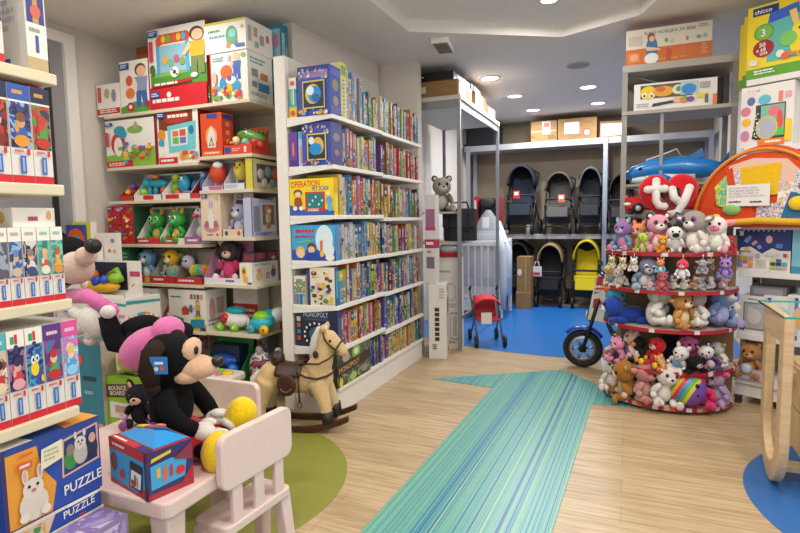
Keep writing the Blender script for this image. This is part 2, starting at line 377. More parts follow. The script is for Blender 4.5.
# ---------------------------------------------------------------- the white board game shelving along the wall
SHELFW = P('#e9e6df', .35); RIM = P('#dcd8d0', .4)
GX, GXB = -1.80, -2.16
def game_rack(name, label, y0, y1, zs, first):
    t = thing(name, label, 'shelf', ((GX+GXB)/2, y0, 0), 0, 'white board game shelving')
    L = lambda b, n, **k: b.build(n, t, (-(GX+GXB)/2, -y0, 0), **k)
    if first: L(MB().box(-2.255, -2.165, y0-.0, y0+.05, 0, 2.47, SHELFW), 'end_post', bevel=.004)
    L(MB().box(-2.215, -2.165, y0+(.05 if first else 0), y1, 0, 2.47, P('#d9d4ca', .6)), 'back_panel')
    for i, z in enumerate(zs):
        s = L(MB().box(GXB, GX, y0, y1-.002, z-.028, z, SHELFW), 'shelf', bevel=.003)
        b = MB(); yb = y0-.004 if first else y0
        b.add([(GXB, yb, z-.028), (GX-.02, yb, z-.028), (GXB, yb, z-.062), (GXB, yb+.004, z-.062), (GX-.02, yb+.004, z-.028), (GXB, yb+.004, z-.028)], [(2, 1, 0), (5, 4, 3), (0, 1, 4, 5), (1, 2, 3, 4), (2, 0, 5, 3)], SHELFW)
        o = b.build('bracket', s, (0, 0, 0))
    b = MB(); b.box(GXB, GX-.02, y0, y1-.004, 0, .17, SHELFW); L(b, 'base', bevel=.003)
    L(MB().box(GXB, GX-.005, y0, y1-.004, .17, .195, SHELFW), 'base_shelf', bevel=.003)
    return t
Z1 = [2.05, 1.72, 1.385, 1.075, .765, .47]; Z2 = [2.045, 1.71, 1.365, 1.07, .752, .44]
YG0, YGM, YG1 = 3.18, 3.97, 4.86
game_rack('game_shelf', 'white board game shelving bay nearest the rocking horse', YG0, YGM, Z1, True)
game_rack('game_shelf', 'white board game shelving bay farther back by the tall cartons', YGM, YG1, Z2, False)
PAL = {'blue': '#2a55a8', 'navy': '#1d2b5c', 'light blue': '#59a9d6', 'purple': '#6a4796', 'yellow': '#e9c62a', 'orange': '#dd7a2b', 'red': '#c33032', 'green': '#4b9a48', 'white': '#dcdcd8',
       'cream': '#dccf9e', 'pink': '#d3719a', 'teal': '#2c9099', 'brown': '#8a5a38', 'grey': '#8f939c', 'black': '#2a2a30', 'tan': '#c09a62', 'lime': '#a9bf3d', 'lilac': '#a793c9'}
ORD = ['first', 'second', 'third', 'fourth', 'fifth', 'sixth', 'seventh', 'eighth', 'ninth', 'tenth', 'eleventh', 'twelfth', 'thirteenth', 'fourteenth', 'fifteenth', 'sixteenth', 'seventeenth', 'eighteenth',
       'nineteenth', 'twentieth', 'twenty first', 'twenty second', 'twenty third', 'twenty fourth', 'twenty fifth', 'twenty sixth', 'twenty seventh', 'twenty eighth', 'twenty ninth', 'thirtieth']
SHN = ['top', 'second', 'third', 'fourth', 'fifth', 'sixth', 'bottom']
def darker(h, k): return '#%02x%02x%02x' % tuple(int(int(h[i:i+2], 16)*k) for i in (1, 3, 5))
PAL = {k: darker(v, .84) for k, v in PAL.items()}
def spine_art(g, colname, w, h):
    """the narrow printed side of a game box, lettering too small to read, a picture and a badge"""
    cs = [c for c in PAL if c != colname]; a = PAL[g.choice(cs)]; c2 = PAL[g.choice(cs)]; light = '#d4cfc2'
    art = []
    pic = BUSY([PAL[colname], PAL[colname], PAL[colname], a, c2, '#b8b0a2', '#3a3a44'], g.choice([11, 16, 24]), (1, 1, .6))
    k = g.randrange(5)
    if k == 0: art = [('r', .04, .02, .96, .45, pic), ('r', .1, .5, .9, .95, PAL[colname]), ('r', .3, .55, .62, .9, light)]
    elif k == 1: art = [('r', 0, .7, 1, 1, a), ('r', 0, 0, 1, .14, c2), ('r', .1, .2, .9, .5, pic), ('e', .5, .85, .3, .06, light)]
    elif k == 2: art = [('r', 0, 0, 1, 1, pic), ('r', .25, .35, .75, .9, PAL[colname]), ('r', .4, .4, .6, .85, a)]
    elif k == 3: art = [('r', 0, .55, 1, 1, pic), ('e', .5, .4, .36, .08, a), ('e', .5, .41, .2, .04, light), ('r', .2, .05, .8, .2, c2)]
    else: art = [('r', 0, 0, 1, .6, pic), ('r', .2, .65, .8, .97, light), ('r', .36, .68, .64, .94, a)]
    for i in range(3):
        y = g.uniform(.05, .9); art.append(('r', .2, y, .8, y+.02, light if g.random() < .6 else a))
    return art
def game(label, y0, y1, z, h, col, art=(), cover=(), depth=.27, group=None, tall=None, x=None, name='board_game'):
    xf = (GX-.022) if x is None else x
    w = y1-y0-.0015
    o = carton(label, -w/2, w/2, -depth/2, depth/2, z, z+h, col, art, left=cover, group=group, rotz=math.pi/2, name=name, cat='board game')
    o.location = (xf-depth/2, (y0+y1)/2, z); return o
def row(si, bay, y0, y1, z, hs, seq, seed, clearwrap=False, tmin=.034, tmax=.058, start=0):
    g = random.Random(seed); y = y0; i = start
    while True:
        t = g.uniform(tmin, tmax)
        if y+t > y1: break
        c = g.choice(seq); h = g.uniform(*hs)
        lab = '%s board game, %s from near end, %s game shelf, %s bay' % (c, ORD[i], SHN[si], bay)
        game(lab, y, y+t, z, h, PAL[c], spine_art(g, c, t, h), (), g.uniform(.24, .28), 'board games on the %s shelf' % SHN[si], x=GX-.02-g.uniform(0, .02))
        y += t+.001; i += 1
    return i
W_, Y_, R_, K_ = '#f4f1e8', '#f2d02c', '#cf2a30', '#16161c'
EGG = [('r', 0, 0, 1, 1, '#3a4fae'), ('r', 0, .86, 1, 1, '#2b3a94'), ('r', .05, .76, .95, .9, '#8f79c4')] + blobs(5, .05, .72, .95, .93, 26, ['#d9b24f', '#c2606b', '#6fb2d8', '#e7dcb8'], .035, 1) + \
      [('r', .17, .14, .87, .7, '#d8c55a'), ('r', .2, .17, .84, .67, '#23324b'), ('e', .5, .43, .24, .2, '#e0c14a'), ('e', .56, .42, .2, .17, '#1d8fd6'), ('e', .42, .5, .12, .09, '#dff1fa'), ('e', .6, .35, .12, .08, '#1467a8')] + \
      blobs(9, .03, .02, .97, .14, 16, ['#d8a83c', '#c34b55', '#5ca6d6', '#efe3c0'], .04, 1)
def shelf_row_covers():
    # top shelf
    z = Z1[0]
    carton('slim yellow, teal and white game box beside the post, top game shelf', -2.15, -2.09, 3.20, 3.40, z, z+.27, '#e9e4d8', [('r', 0, 0, 1, .28, '#f0c21f'), ('r', 0, .28, 1, .72, '#35a7b4'), ('r', .3, .36, .42, .68, '#d8c03a'), ('r', .55, .32, .68, .7, W_), ('e', .5, .86, .3, .06, '#d8524a'), ('e', .5, .12, .3, .07, '#d94f3a')], cat='board game', name='board_game')
    carton('slim dark red game box left of the large blue window box, top game shelf', -2.075, -2.06, 3.25, 3.45, z, z+.2, '#8d3a2c', [('r', .1, .1, .9, .4, '#d08a3a')], cat='board game', name='board_game')
    game('large blue game box with a blue piece behind its window, top game shelf', 3.185, 3.335, z, .325, '#33479f', [('r', .1, .05, .9, .2, '#5b57a3'), ('e', .5, .62, .3, .12, '#857f6b'), ('e', .5, .3, .26, .1, '#8d8470'), ('r', .1, .8, .9, .95, '#4b60b8')], EGG, .245)
    game('tall pale green and yellow game box next to the large blue window box', 3.337, 3.42, z, .375, '#cfc98c', [('r', 0, .75, 1, 1, '#d8c53c'), ('r', .3, .06, .74, .74, '#dcd6a8'), ('l', .36, .08, .66, .72, 9, '#7a7f55'), ('r', .1, .78, .9, .95, '#6aa05a')] + blobs(3, .1, .05, .9, .7, 10, ['#b6c46b', '#e8e2b4', '#9aa64c'], .06, .3), (), .27)
    # second shelf
    z = Z1[1]
    carton('purple slim game box standing beside the post, second game shelf', -2.15, -2.09, 3.19, 3.42, z, z+.235, '#6a3fa0', [('r', .35, .3, .6, .7, '#c8743a'), ('r', .42, .36, .54, .64, '#e9a13a'), ('r', .1, .05, .9, .18, '#4d2d80')], cat='board game', name='board_game')
    carton('pale blue and pink slim game box beside the slim purple one', -2.08, -2.03, 3.19, 3.42, z, z+.235, '#a8c4dc', [('r', 0, .8, 1, 1, '#4aa3d2'), ('r', .3, .1, .5, .6, '#d07a88'), ('r', .58, .16, .72, .56, '#d8dce4')], cat='board game', name='board_game')
    game('blue game box with a yellow and blue piece in its window, second game shelf', 3.185, 3.335, z, .285, '#3558ae', [('r', 0, 0, 1, 1, '#4a4b86'), ('e', .5, .66, .3, .1, '#857f8b'), ('e', .5, .3, .22, .08, '#8d7480')], EGG[:2]+EGG[3:29]+[('r', .2, .12, .86, .74, '#e0c84c'), ('r', .24, .15, .82, .71, '#1d2c45'), ('e', .58, .45, .2, .2, '#d9b743'), ('e', .5, .38, .22, .14, '#1b8ed4'), ('e', .36, .58, .1, .09, '#d8ecf5')]+blobs(8, .03, .02, .97, .12, 14, ['#d8a83c', '#c34b55', '#5ca6d6'], .04, 1), .225)
    # third shelf : the yellow operation game
    z = Z1[2]
    art = [('r', 0, 0, 1, 1, '#f2d51e'), ('p', [(0, 0), (1, 0), (1, .12), (.6, .2), (.3, .16), (0, .3)], '#2f62b8'), ('t', 'OPERATION', .03, .76, .17, '#d0242e', .66, .05), ('t', 'PET SCAN', .52, .66, .12, '#2555b4', .36, .04),
           ('r', .36, .1, .80, .64, '#c9302c'), ('r', .40, .2, .76, .6, '#1c7d80'), ('l', .42, .11, .74, .19, 2, W_)] + [('e', .46+.07*i, .3+.2*((i*7) % 3)/2, .022, .035, '#cfe8e6') for i in range(5)] + \
          [('e', .2, .62, .1, .1, '#8a5636'), ('e', .2, .58, .07, .07, '#e9d6b8'), ('e', .2, .34, .09, .16, '#8a5636'), ('e', .2, .45, .08, .05, '#c9302c'), ('e', .13, .2, .05, .06, W_), ('e', .27, .2, .05, .06, W_), ('e', .9, .4, .07, .1, '#58a6d8'), ('e', .88, .58, .05, .06, '#f6e9b0'), ('e', .92, .2, .06, .1, '#6bb0de')]
    game('yellow game box with a brown dog and teal screen, third game shelf', 3.185, 3.24, z, .25, '#e9c428', [('r', 0, .6, 1, 1, '#d8a52a'), ('r', .2, .1, .8, .5, '#e7d27a')], art, .35, x=GX-.01)
    # fourth shelf : blue kids game
    z = Z1[3]
    art = [('r', 0, 0, 1, 1, '#3fa3dc'), ('r', 0, 0, 1, .3, '#2456b8'), ('e', .75, .6, .2, .4, '#d8ecf5'), ('e', .85, .3, .12, .2, '#e4edf0'), ('l', .1, .74, .6, .9, 1, '#c9262e'), ('l', .08, .62, .7, .72, 1, '#b8303a'), ('p', [(.15, .48), (.45, .55), (.45, .59), (.15, .53)], '#7cc04a'),
           ('e', .2, .24, .11, .17, '#e8bd4a'), ('e', .2, .2, .09, .12, '#f0c9a0'), ('e', .46, .36, .1, .15, '#6b3a22'), ('e', .46, .31, .08, .1, '#eec09a'), ('e', .5, .1, .2, .14, '#1c46a6'), ('p', [(.66, .1), (.7, .1), (.72, .6), (.66, .55)], '#e06a2c'), ('e', .7, .2, .05, .08, '#e8c03a'), ('e', .88, .1, .1, .1, W_)]
    game('bright blue game box with playing children on its cover, fourth game shelf', 3.185, 3.25, z, .245, '#3d8fd0', [('r', .1, .1, .9, .9, '#5f88b8')], art, .345, x=GX-.008)
    # fifth shelf
    z = Z1[4]
    carton('small colourful game box by the post, fifth game shelf', -2.15, -2.06, 3.19, 3.4, z, z+.2, '#e6e0d4', [('r', 0, .4, 1, .9, BUSY(['#e6d23a', '#3f7fb8', '#6aa84f', '#a84a3a', '#e9e6dd'], 30)), ('r', 0, 0, 1, .38, '#3f9fc8'), ('r', .2, 0, .35, .36, '#c93a34'), ('r', .55, 0, .68, .36, '#2b4aa0'), ('r', .8, 0, .92, .3, '#e0c030')], cat='board game', name='board_game')
    art = [('r', 0, 0, 1, 1, '#e6dfc8'), ('r', .0, .0, .1, 1, '#28407a')] + blobs(21, .2, .1, .9, .9, 12, ['#5c3a22', '#3a2a22', '#6f4a2a'], .075, .8) + blobs(22, .2, .08, .9, .88, 14, ['#e4b48c', '#d89a70', '#f0c8a8'], .06, .8) + blobs(23, .15, .05, .95, .6, 12, ['#c9362c', '#2448a8', '#e0be2c', '#4f9a44', '#5a3a80'], .06, .9)
    game('cream game box with a crowd of cartoon faces on its cover, fifth game shelf', 3.185, 3.24, z, .265, '#e2dac4', [('r', 0, 0, 1, 1, '#2e5f96'), ('r', .3, .2, .8, .9, '#3fa2b8')], art, .215)
    # sixth shelf : monopoly
    z = Z1[5]
    art = [('r', 0, 0, 1, 1, '#232b45'), ('t', 'MONOPOLY', .2, .8, .14, '#a9c3d8', .6), ('r', .24, .72, .78, .77, '#3d5474'), ('e', .5, .3, .3, .34, '#11182c'), ('e', .5, .34, .17, .2, '#3d5f8a')] + \
          [('r', .5+.27*math.cos(a)-.02, .34+.3*math.sin(a)-.03, .5+.27*math.cos(a)+.02, .34+.3*math.sin(a)+.03, W_) for a in [i*.42 for i in range(15)]] + \
          [('r', .05, .68-.17*i, .14, .80-.17*i, c) for i, c in enumerate(('#c9c2b4', '#a8605a', '#5a78a8', '#b84a44'))]
    game('dark blue game box with a ring of white squares, behind the rocking horse head', 3.185, 3.25, z, .265, '#25304f', [('r', 0, 0, 1, 1, '#2c3a66'), ('r', .2, .2, .8, .8, '#41598f')], art, .335, x=GX-.012)
    # base : orange box and the long green monopoly
    z = .196
    carton('orange and blue game box low by the post behind the rocking horse', -2.15, -1.99, 3.19, 3.4, z, z+.16, '#d8662c', [('r', 0, .75, 1, 1, '#7a3a24'), ('e', .4, .42, .2, .3, '#3a5a9c'), ('e', .4, .42, .12, .18, '#e0b05a'), ('r', .68, .1, .95, .7, '#c24a20')], cat='board game', name='board_game')
    y0 = on_x(371, 380, GX-.01).y-.0; y1 = on_x(371, 330, GX-.01).y
    a = on_x(338, 370, GX).y; e = on_x(371, 350, GX).y
    art = [('r', 0, 0, 1, 1, BUSY(['#3d3f37', '#556b3f', '#2f3a33', '#8fa05a', '#4a4a40'], 10)), ('e', .25, .8, .1, .15, '#b89aa0'), ('e', .55, .83, .13, .2, '#7fae4a'), ('e', .55, .83, .07, .1, '#d9e3b8'), ('e', .45, .14, .1, .12, '#a8c060'), ('e', .1, .12, .05, .14, '#d8cf3a'), ('e', .8, .2, .1, .12, '#8f8f88'), ('p', [(0, .32), (1, .42), (1, .72), (0, .62)], '#3d2a20'), ('t', 'MONOPOLY', .05, .39, .16, '#c9a06a', .88, .1)]
    game('large green and brown game box lying long side to the aisle, bottom game shelf', a, e, z, .245, '#33342e', art, [('r', .1, .1, .9, .9, '#3f4038')], .06, x=GX-.008)
    return e
e6 = shelf_row_covers()
# the rest of every shelf, one box after the other
n0 = row(0, 'near', 3.422, 3.70, Z1[0], (.30, .36), ['light blue', 'cream', 'orange', 'blue', 'light blue', 'grey', 'lime'], 11, start=2)
row(0, 'near', 3.70, 3.965, Z1[0], (.22, .27), ['teal', 'white', 'lime', 'orange', 'grey', 'light blue'], 12, tmin=.03, tmax=.045, start=n0)
row(0, 'far', 3.975, 4.855, Z2[0], (.24, .30), ['lime', 'red', 'white', 'grey', 'teal', 'orange', 'light blue', 'blue', 'navy'], 13)
row(1, 'near', 3.338, 3.965, Z1[1], (.22, .27), ['purple', 'lilac', 'purple', 'white', 'grey', 'yellow', 'cream', 'orange', 'green', 'lilac'], 14, tmin=.03, tmax=.05, start=2)
row(1, 'far', 3.975, 4.855, Z2[1], (.2, .27), ['purple', 'pink', 'green', 'red', 'orange', 'brown', 'tan', 'white', 'orange', 'green', 'tan'], 15)
row(2, 'near', 3.242, 3.965, Z1[2], (.24, .29), ['yellow', 'orange', 'blue', 'orange', 'pink', 'white', 'light blue', 'green', 'orange', 'yellow', 'tan', 'lime'], 16, tmin=.032, tmax=.055, start=1)
row(2, 'far', 3.975, 4.855, Z2[2], (.22, .28), ['yellow', 'light blue', 'navy', 'purple', 'brown', 'teal', 'green', 'lilac', 'orange', 'white', 'pink', 'tan'], 17)
row(3, 'near', 3.252, 3.965, Z1[3], (.22, .27), ['grey', 'orange', 'white', 'purple', 'light blue', 'brown', 'white', 'lilac', 'yellow', 'cream'], 18, tmin=.03, tmax=.055, start=1)
row(3, 'far', 3.975, 4.855, Z2[3], (.2, .26), ['purple', 'yellow', 'orange', 'white', 'lilac', 'red', 'black', 'green', 'navy'], 19)
row(4, 'near', 3.242, 3.965, Z1[4], (.22, .28), ['light blue', 'orange', 'light blue', 'white', 'blue', 'lime', 'cream', 'teal', 'blue'], 20, tmin=.035, tmax=.07, start=1)
row(4, 'far', 3.975, 4.855, Z2[4], (.2, .27), ['blue', 'light blue', 'yellow', 'orange', 'teal', 'white', 'pink', 'red', 'green', 'navy'], 21)
row(5, 'near', 3.252, 3.965, Z1[5], (.2, .26), ['yellow', 'yellow', 'orange', 'yellow', 'lime', 'red', 'pink', 'yellow'], 22, tmin=.03, tmax=.045, start=1)
row(5, 'far', 3.975, 4.855, Z2[5], (.22, .28), ['orange', 'yellow', 'blue', 'light blue', 'purple', 'lime', 'red', 'brown', 'black', 'grey'], 23)
row(6, 'near', e6+.004, 3.965, .196, (.2, .235), ['blue', 'brown', 'tan', 'grey', 'white', 'blue', 'brown'], 24, tmin=.02, tmax=.04, start=1)
row(6, 'far', 3.975, 4.855, .196, (.18, .215), ['orange', 'yellow', 'yellow', 'yellow', 'yellow', 'blue', 'purple', 'teal', 'yellow'], 25)
# ---------------------------------------------------------------- soft toys
def plush_shapes(c, ear='round', pose='sit', chub=1.0, long_nose=0.0, hair=None):
    """unit-height soft toy looking along -y: list of (part, parent part, [(centre, radii, colour, rot)])"""
    B = c.get('body', '#c8a070'); Hd = c.get('head', B); be = c.get('belly', B); mu = c.get('muzzle', be); ea = c.get('ear', Hd); inn = c.get('inner', mu)
    ft = c.get('foot', B); hd = c.get('hand', B); eye = c.get('eye', '#15151a'); no = c.get('nose', '#2a1c1a'); top = c.get('top', None)
    S = []
    if pose in ('sit', 'hang'):
        S += [('body', None, [((0, .02, .27), (.2*chub, .18*chub, .27), B, (0, 0, 0)), ((0, -.05, .25), (.15*chub, .135*chub, .2), be, (0, 0, 0))])]
        for q in (-1, 1):
            S += [('leg', None, [((q*.17, -.17, .09), (.085, .2, .085), B, (0, 0, -q*.35)), ((q*.24, -.34, .10), (.085, .06, .1), ft, (0, 0, -q*.35))])]
            S += [('arm', None, [((q*.22, -.07, .34), (.07, .085, .17), top or B, (.5, -q*.45, 0)), ((q*.27, -.14, .21), (.07, .075, .075), hd, (0, 0, 0))])]
        hz, hy = .66, -.04
    elif pose == 'stand':
        S += [('body', None, [((0, .1, .36), (.19*chub, .34, .2*chub), B, (0, 0, 0)), ((0, .08, .3), (.15, .26, .15), be, (0, 0, 0))])]
        for q in (-1, 1):
            for yy in (-.12, .32): S += [('leg', None, [((q*.12, yy, .14), (.075, .08, .15), B, (0, 0, 0)), ((q*.12, yy-.01, .04), (.08, .09, .045), ft, (0, 0, 0))])]
        hz, hy = .66, -.2
    else:   # lying on the belly
        S += [('body', None, [((0, .2, .17), (.24*chub, .38, .18*chub), B, (0, 0, 0))])]
        for q in (-1, 1):
            S += [('leg', None, [((q*.25, .42, .08), (.09, .2, .08), B, (0, 0, q*.4)), ((q*.33, .58, .08), (.08, .07, .08), ft, (0, 0, 0))])]
            S += [('arm', None, [((q*.25, -.12, .08), (.08, .2, .08), B, (0, 0, -q*.4)), ((q*.31, -.28, .08), (.08, .07, .08), hd, (0, 0, 0))])]
        hz, hy = .36, -.2
    hs = .235
    S += [('head', None, [((0, hy, hz), (hs*1.08, hs, hs), Hd, (0, 0, 0))])]
    S += [('muzzle', 'head', [((0, hy-hs*.78-long_nose*.5, hz-.06), (.115, .10+long_nose, .085), mu, (0, 0, 0))])]
    S += [('nose', 'head', [((0, hy-hs*.78-.09-long_nose*1.5, hz-.02), (.035, .025, .026), no, (0, 0, 0))])]
    ey = c.get('eyewhite')
    for q in (-1, 1):
        E_ = []
        if ey: E_.append(((q*.1, hy-hs*.84, hz+.05), (.06, .03, .065), ey, (0, 0, 0)))
        E_.append(((q*.1, hy-hs*(.92 if ey else .86), hz+.05), (.036, .03, .04), eye, (0, 0, 0)))
        S += [('eye', 'head', E_)]
        if ear == 'round': S += [('ear', 'head', [((q*.19, hy+.02, hz+.2), (.085, .045, .085), ea, (0, 0, 0)), ((q*.19, hy-.015, hz+.2), (.05, .03, .05), inn, (0, 0, 0))])]
        elif ear == 'pointy': S += [('ear', 'head', [((q*.16, hy+.02, hz+.24), (.07, .045, .13), ea, (0, q*.35, 0)), ((q*.16, hy-.015, hz+.23), (.04, .03, .085), inn, (0, q*.35, 0))])]
        elif ear == 'long': S += [('ear', 'head', [((q*.12, hy+.03, hz+.34), (.06, .04, .2), ea, (0, q*.2, 0)), ((q*.12, hy, hz+.34), (.035, .025, .15), inn, (0, q*.2, 0))])]
        elif ear == 'droop': S += [('ear', 'head', [((q*.26, hy+.0, hz-.02), (.06, .1, .2), ea, (0, q*.25, 0))])]
        elif ear == 'side': S += [('ear', 'head', [((q*.3, hy+.03, hz+.06), (.12, .045, .07), ea, (0, -q*.3, 0)), ((q*.3, hy, hz+.06), (.08, .03, .04), inn, (0, -q*.3, 0))])]
    if hair: S += [('tuft', 'head', [((0, hy+.02, hz+.22), (.09, .1, .07), hair, (0, 0, 0)), ((0, hy+.1, hz+.12), (.06, .1, .16), hair, (0, 0, 0))])]
    return S
def plush(label, loc, H, c, ear='round', pose='sit', rotz=0, group=None, name='plush_toy', cat='soft toy', tilt=(0, 0), chub=1.0, long_nose=0.0, hair=None, detail=True, extra=None, fur=True):
    t = thing(name, label, cat, loc, rotz, group); t.rotation_euler = (tilt[0], tilt[1], rotz)
    made = {}; mk = (lambda h: FUR(h, 60)) if fur else (lambda h: P(h, .35))
    for part, par, ops in plush_shapes(c, ear, pose, chub, long_nose, hair):
        b = MB(); nn = (14, 9) if H > .18 else (10, 7)
        for ce, r, col, rot in ops: b.ell([x*H for x in ce], [x*H for x in r], P(col, .15) if part in ('eye', 'nose') else mk(col), rot, *nn)
        o = b.build(part, made.get(par, t))
        if part == 'head': made['head'] = o
    if extra: extra(t, made.get('head'), H)
    return t
def plush_mesh(b, at, H, c, ear='round', pose='sit', rotz=0, fur=True, **k):
    """the same toy added to one builder (a toy inside a shop package)"""
    R = Matrix.Rotation(rotz, 3, 'Z'); mk = (lambda h: FUR(h, 60)) if fur else (lambda h: P(h, .35))
    for part, par, ops in plush_shapes(c, ear, pose, **k):
        for ce, r, col, rot in ops:
            p = R @ Vector([x*H for x in ce]); b.ell((at[0]+p.x, at[1]+p.y, at[2]+p.z), [x*H for x in r], P(col, .15) if part in ('eye', 'nose') else mk(col), (rot[0], rot[1], rot[2]+rotz), 12, 8)
    return b
# ---------------------------------------------------------------- the toy wall: two bays of cream shelves
CREAM = P('#d8cdb4', .45); TY = 3.20; TD = .44
ZL = [2.22, 1.803, 1.532, 1.183, .87, .505]; ZR = [2.22, 1.838, 1.587, 1.236, .883, .512]
XA, XM, XB = -3.93, -2.975, -2.475
def toy_bay(label, x0, x1, zs, dx=0):
    t = thing('toy_shelf', label, 'shelf', ((x0+x1)/2, TY+TD/2, 0), 0, 'cream toy shelving'); off = (-(x0+x1)/2, -TY-TD/2, 0)
    for z in zs: 
        s = MB().box(x0, x1-.003, TY, TY+TD, z-.025, z, CREAM).build('shelf', t, off, bevel=.002)
    MB().box(x0, x1-.003, TY+TD, TY+TD+.02, 0, 2.3, P('#b7ab99', .8)).build('back_panel', t, off)
    MB().box(x0, x1-.003, TY+.04, TY+TD, 0, .10, CREAM).build('base', t, off)
    for x in (x0+.02, x1-.05): MB().box(x, x+.03, TY+TD-.03, TY+TD, .1, 2.3, P('#9d978d', .5)).build('upright', t, off)
toy_bay('cream toy shelving bay on the left, beside the bare wall', XA, XM, ZL)
toy_bay('cream toy shelving bay on the right, next to the board games', XM, XB, ZR)
def px(u0, u1, vt, zb, y=TY+.015):
    """photo columns u0..u1 and top row vt on the shelf front -> x0, x1, z1"""
    vm = on_y  # noqa
    # row of the base under these columns
    v = 266
    for _ in range(3): v = v + (on_y((u0+u1)/2, v, y).z-zb)/(on_y((u0+u1)/2, v, y).z-on_y((u0+u1)/2, v+1, y).z)
    x0 = on_y(u0, (v+vt)/2, y).x; x1 = on_y(u1, (v+vt)/2, y).x
    return x0, x1, on_y((u0+u1)/2, vt, y).z
def pbox(label, u0, u1, vt, zb, depth, side, front=(), y=TY+.015, **k):
    x0, x1, z1 = px(u0, u1, vt, zb, y); return carton(label, x0+.002, x1-.002, y, y+depth, zb, z1, side, front, **k)
BLU, RED = '#1e4e96', '#c8202c'
LOGO = lambda u, v, s=.1, ar=1: [('r', u, v, u+s*1.7, v+s*ar, BLU), ('l', u+s*.2, v+s*.2*ar, u+s*1.5, v+s*.85*ar, 2, '#dfe6f2')]
SC_ = ['#e0453a', '#f0c02c', '#4aa8d8', '#66b04a', '#e88a2e', '#f3efe6', '#8a5fb0']
W0 = '#ece8e0'
# --- top shelf
z = ZL[0]
pbox('low white baby walker box with a red bar, left end of top toy shelf', 97, 120, 84, z, .2, W0, [('r', 0, .06, 1, .24, RED), ('l', .1, .09, .9, .22, 2, W0), ('r', .04, .45, .2, .92, '#d4525a'), ('e', .45, .7, .12, .16, '#b9b36a'), ('e', .75, .62, .1, .2, '#8f8fa0')])
pbox('white box picturing a toddler with a push along ride, top shelf left', 120, 149, 60, z, .24, W0, [('r', 0, 0, 1, .1, '#69a83c'), ('p', [(0, .0), (1, 0), (1, .16), (.5, .22), (0, .12)], '#5b9a38')] + kid(.74, .1, .82, '#8a97b4', '#3e63a6', ar=1.7) + [('e', .4, .5, .22, .2, '#ecd8c8'), ('e', .34, .62, .12, .1, '#d05a3a'), ('e', .36, .38, .16, .1, '#e07a3c'), ('e', .35, .12, .13, .09, '#b92a34'), ('e', .35, .12, .06, .04, W0), ('e', .95, .14, .07, .07, '#b92a34')] + LOGO(.02, .84, .2, .6), right=[('r', 0, 0, 1, 1, '#c02a34')])
x0, x1, z1 = px(112, 148, 48, z); carton('orange brown box lying behind the white walker boxes against the wall', x0, x1, TY+.27, TY+.43, z, z1+.10, '#b4622f', [('r', 0, .9, 1, 1, '#8f4a24')])
pbox('large box picturing a toy football goal with a red bottom band, top shelf', 149, 207, 25, z, .22, '#b02a34', [('r', 0, .28, 1, 1, '#dfe0da'), ('p', [(.02, .28), (1, .28), (1, .5), (.02, .44)], '#4f9036'), ('p', [(.1, .4), (.7, .42), (.7, .5), (.1, .46)], '#79b04a'), ('r', .14, .42, .2, .86, '#4aa0c8'), ('r', .66, .42, .72, .86, '#4aa0c8'), ('r', .2, .45, .66, .78, '#88b4c4'), ('e', .2, .84, .06, .06, '#d8482c'), ('e', .68, .86, .06, .06, '#d8482c'), ('r', .2, .8, .68, .92, '#c9502e')] +
     [('e', .28+.09*i, .86, .04, .045, ['#e8b82c', '#5aa84a', '#d2563a', '#e8b82c', '#4f9fc8'][i]) for i in range(5)] + [('e', .3+.1*i, .6-.04*(i % 2), .05, .05, ['#d9a23a', '#6ab08a', '#b85a8a', '#7a9a4a'][i]) for i in range(4)] + [('e', .46, .44, .075, .065, W0), ('e', .46, .44, .03, .026, '#2a2a30'), ('e', .42, .47, .014, .012, '#2a2a30'), ('e', .5, .41, .014, .012, '#2a2a30')] +
     kid(.86, .38, .56, '#e2a62a', '#6f7f4a', '#5a3820', ar=1.5) + [('e', .8, .37, .06, .03, '#d8dce6'), ('r', 0, 0, 1, .26, RED), ('l', .05, .06, .55, .14, 1, W0), ('e', .35, .17, .04, .035, W0), ('p', [(.06, .27), (.75, .30), (.75, .34), (.06, .32)], '#b3242c'), ('l', .1, .28, .66, .33, 1, W0), ('r', .03, .6, .1, .85, '#c43a40'), ('e', .08, .5, .05, .06, '#4a6a3a')] + LOGO(.02, .9, .1, .75) + LOGO(.02, .14, .1, .8), right=[('r', 0, 0, 1, 1, '#b3303a')])
zt = z
x0, x1, z1 = px(211, 247, 52, z)
carton('square white box picturing a baby with a blue activity toy, top shelf right', x0, -2.495, TY+.01, TY+.30, z, z1, W0, [('r', 0, 0, .03, 1, '#c94a30')] + kid(.72, .42, .54, '#3a5fb4', '#3a5fb4', '#e2b898', '#e8c0a0', ar=1.3) + [('e', .5, .36, .26, .22, '#2f8fc8'), ('e', .44, .6, .16, .14, '#e0642c'), ('e', .56, .42, .14, .08, '#efe6d8'), ('e', .52, .46, .06, .06, '#7a4a9a'), ('e', .5, .25, .1, .1, '#e8b82c'), ('e', .72, .3, .1, .1, '#3a9fd0'), ('l', .08, .82, .4, .92, 2, '#6aa8b8'), ('r', .5, .8, .57, .93, '#e0a0a0'), ('e', .9, .9, .06, .05, '#7fb24a')] + blobs(4, .05, .05, .9, .3, 26, SC_, .05, 1) + [('e', .14, .5, .06, .14, '#d8b0a0'), ('r', .06, .05, .3, .12, '#6ab04a')],
       right=[('l', .1, .75, .8, .9, 2, '#6aa8b8'), ('r', .15, .5, .4, .66, '#8a8f98'), ('r', .5, .48, .8, .62, '#c07a4a'), ('r', .4, .22, .85, .4, '#3a8fb8'), ('l', .1, .1, .9, .18, 2, '#8a8f98'), ('r', .15, .28, .35, .4, '#8a8f98')])
x2, x3, z3 = px(207, 247, 21, z)
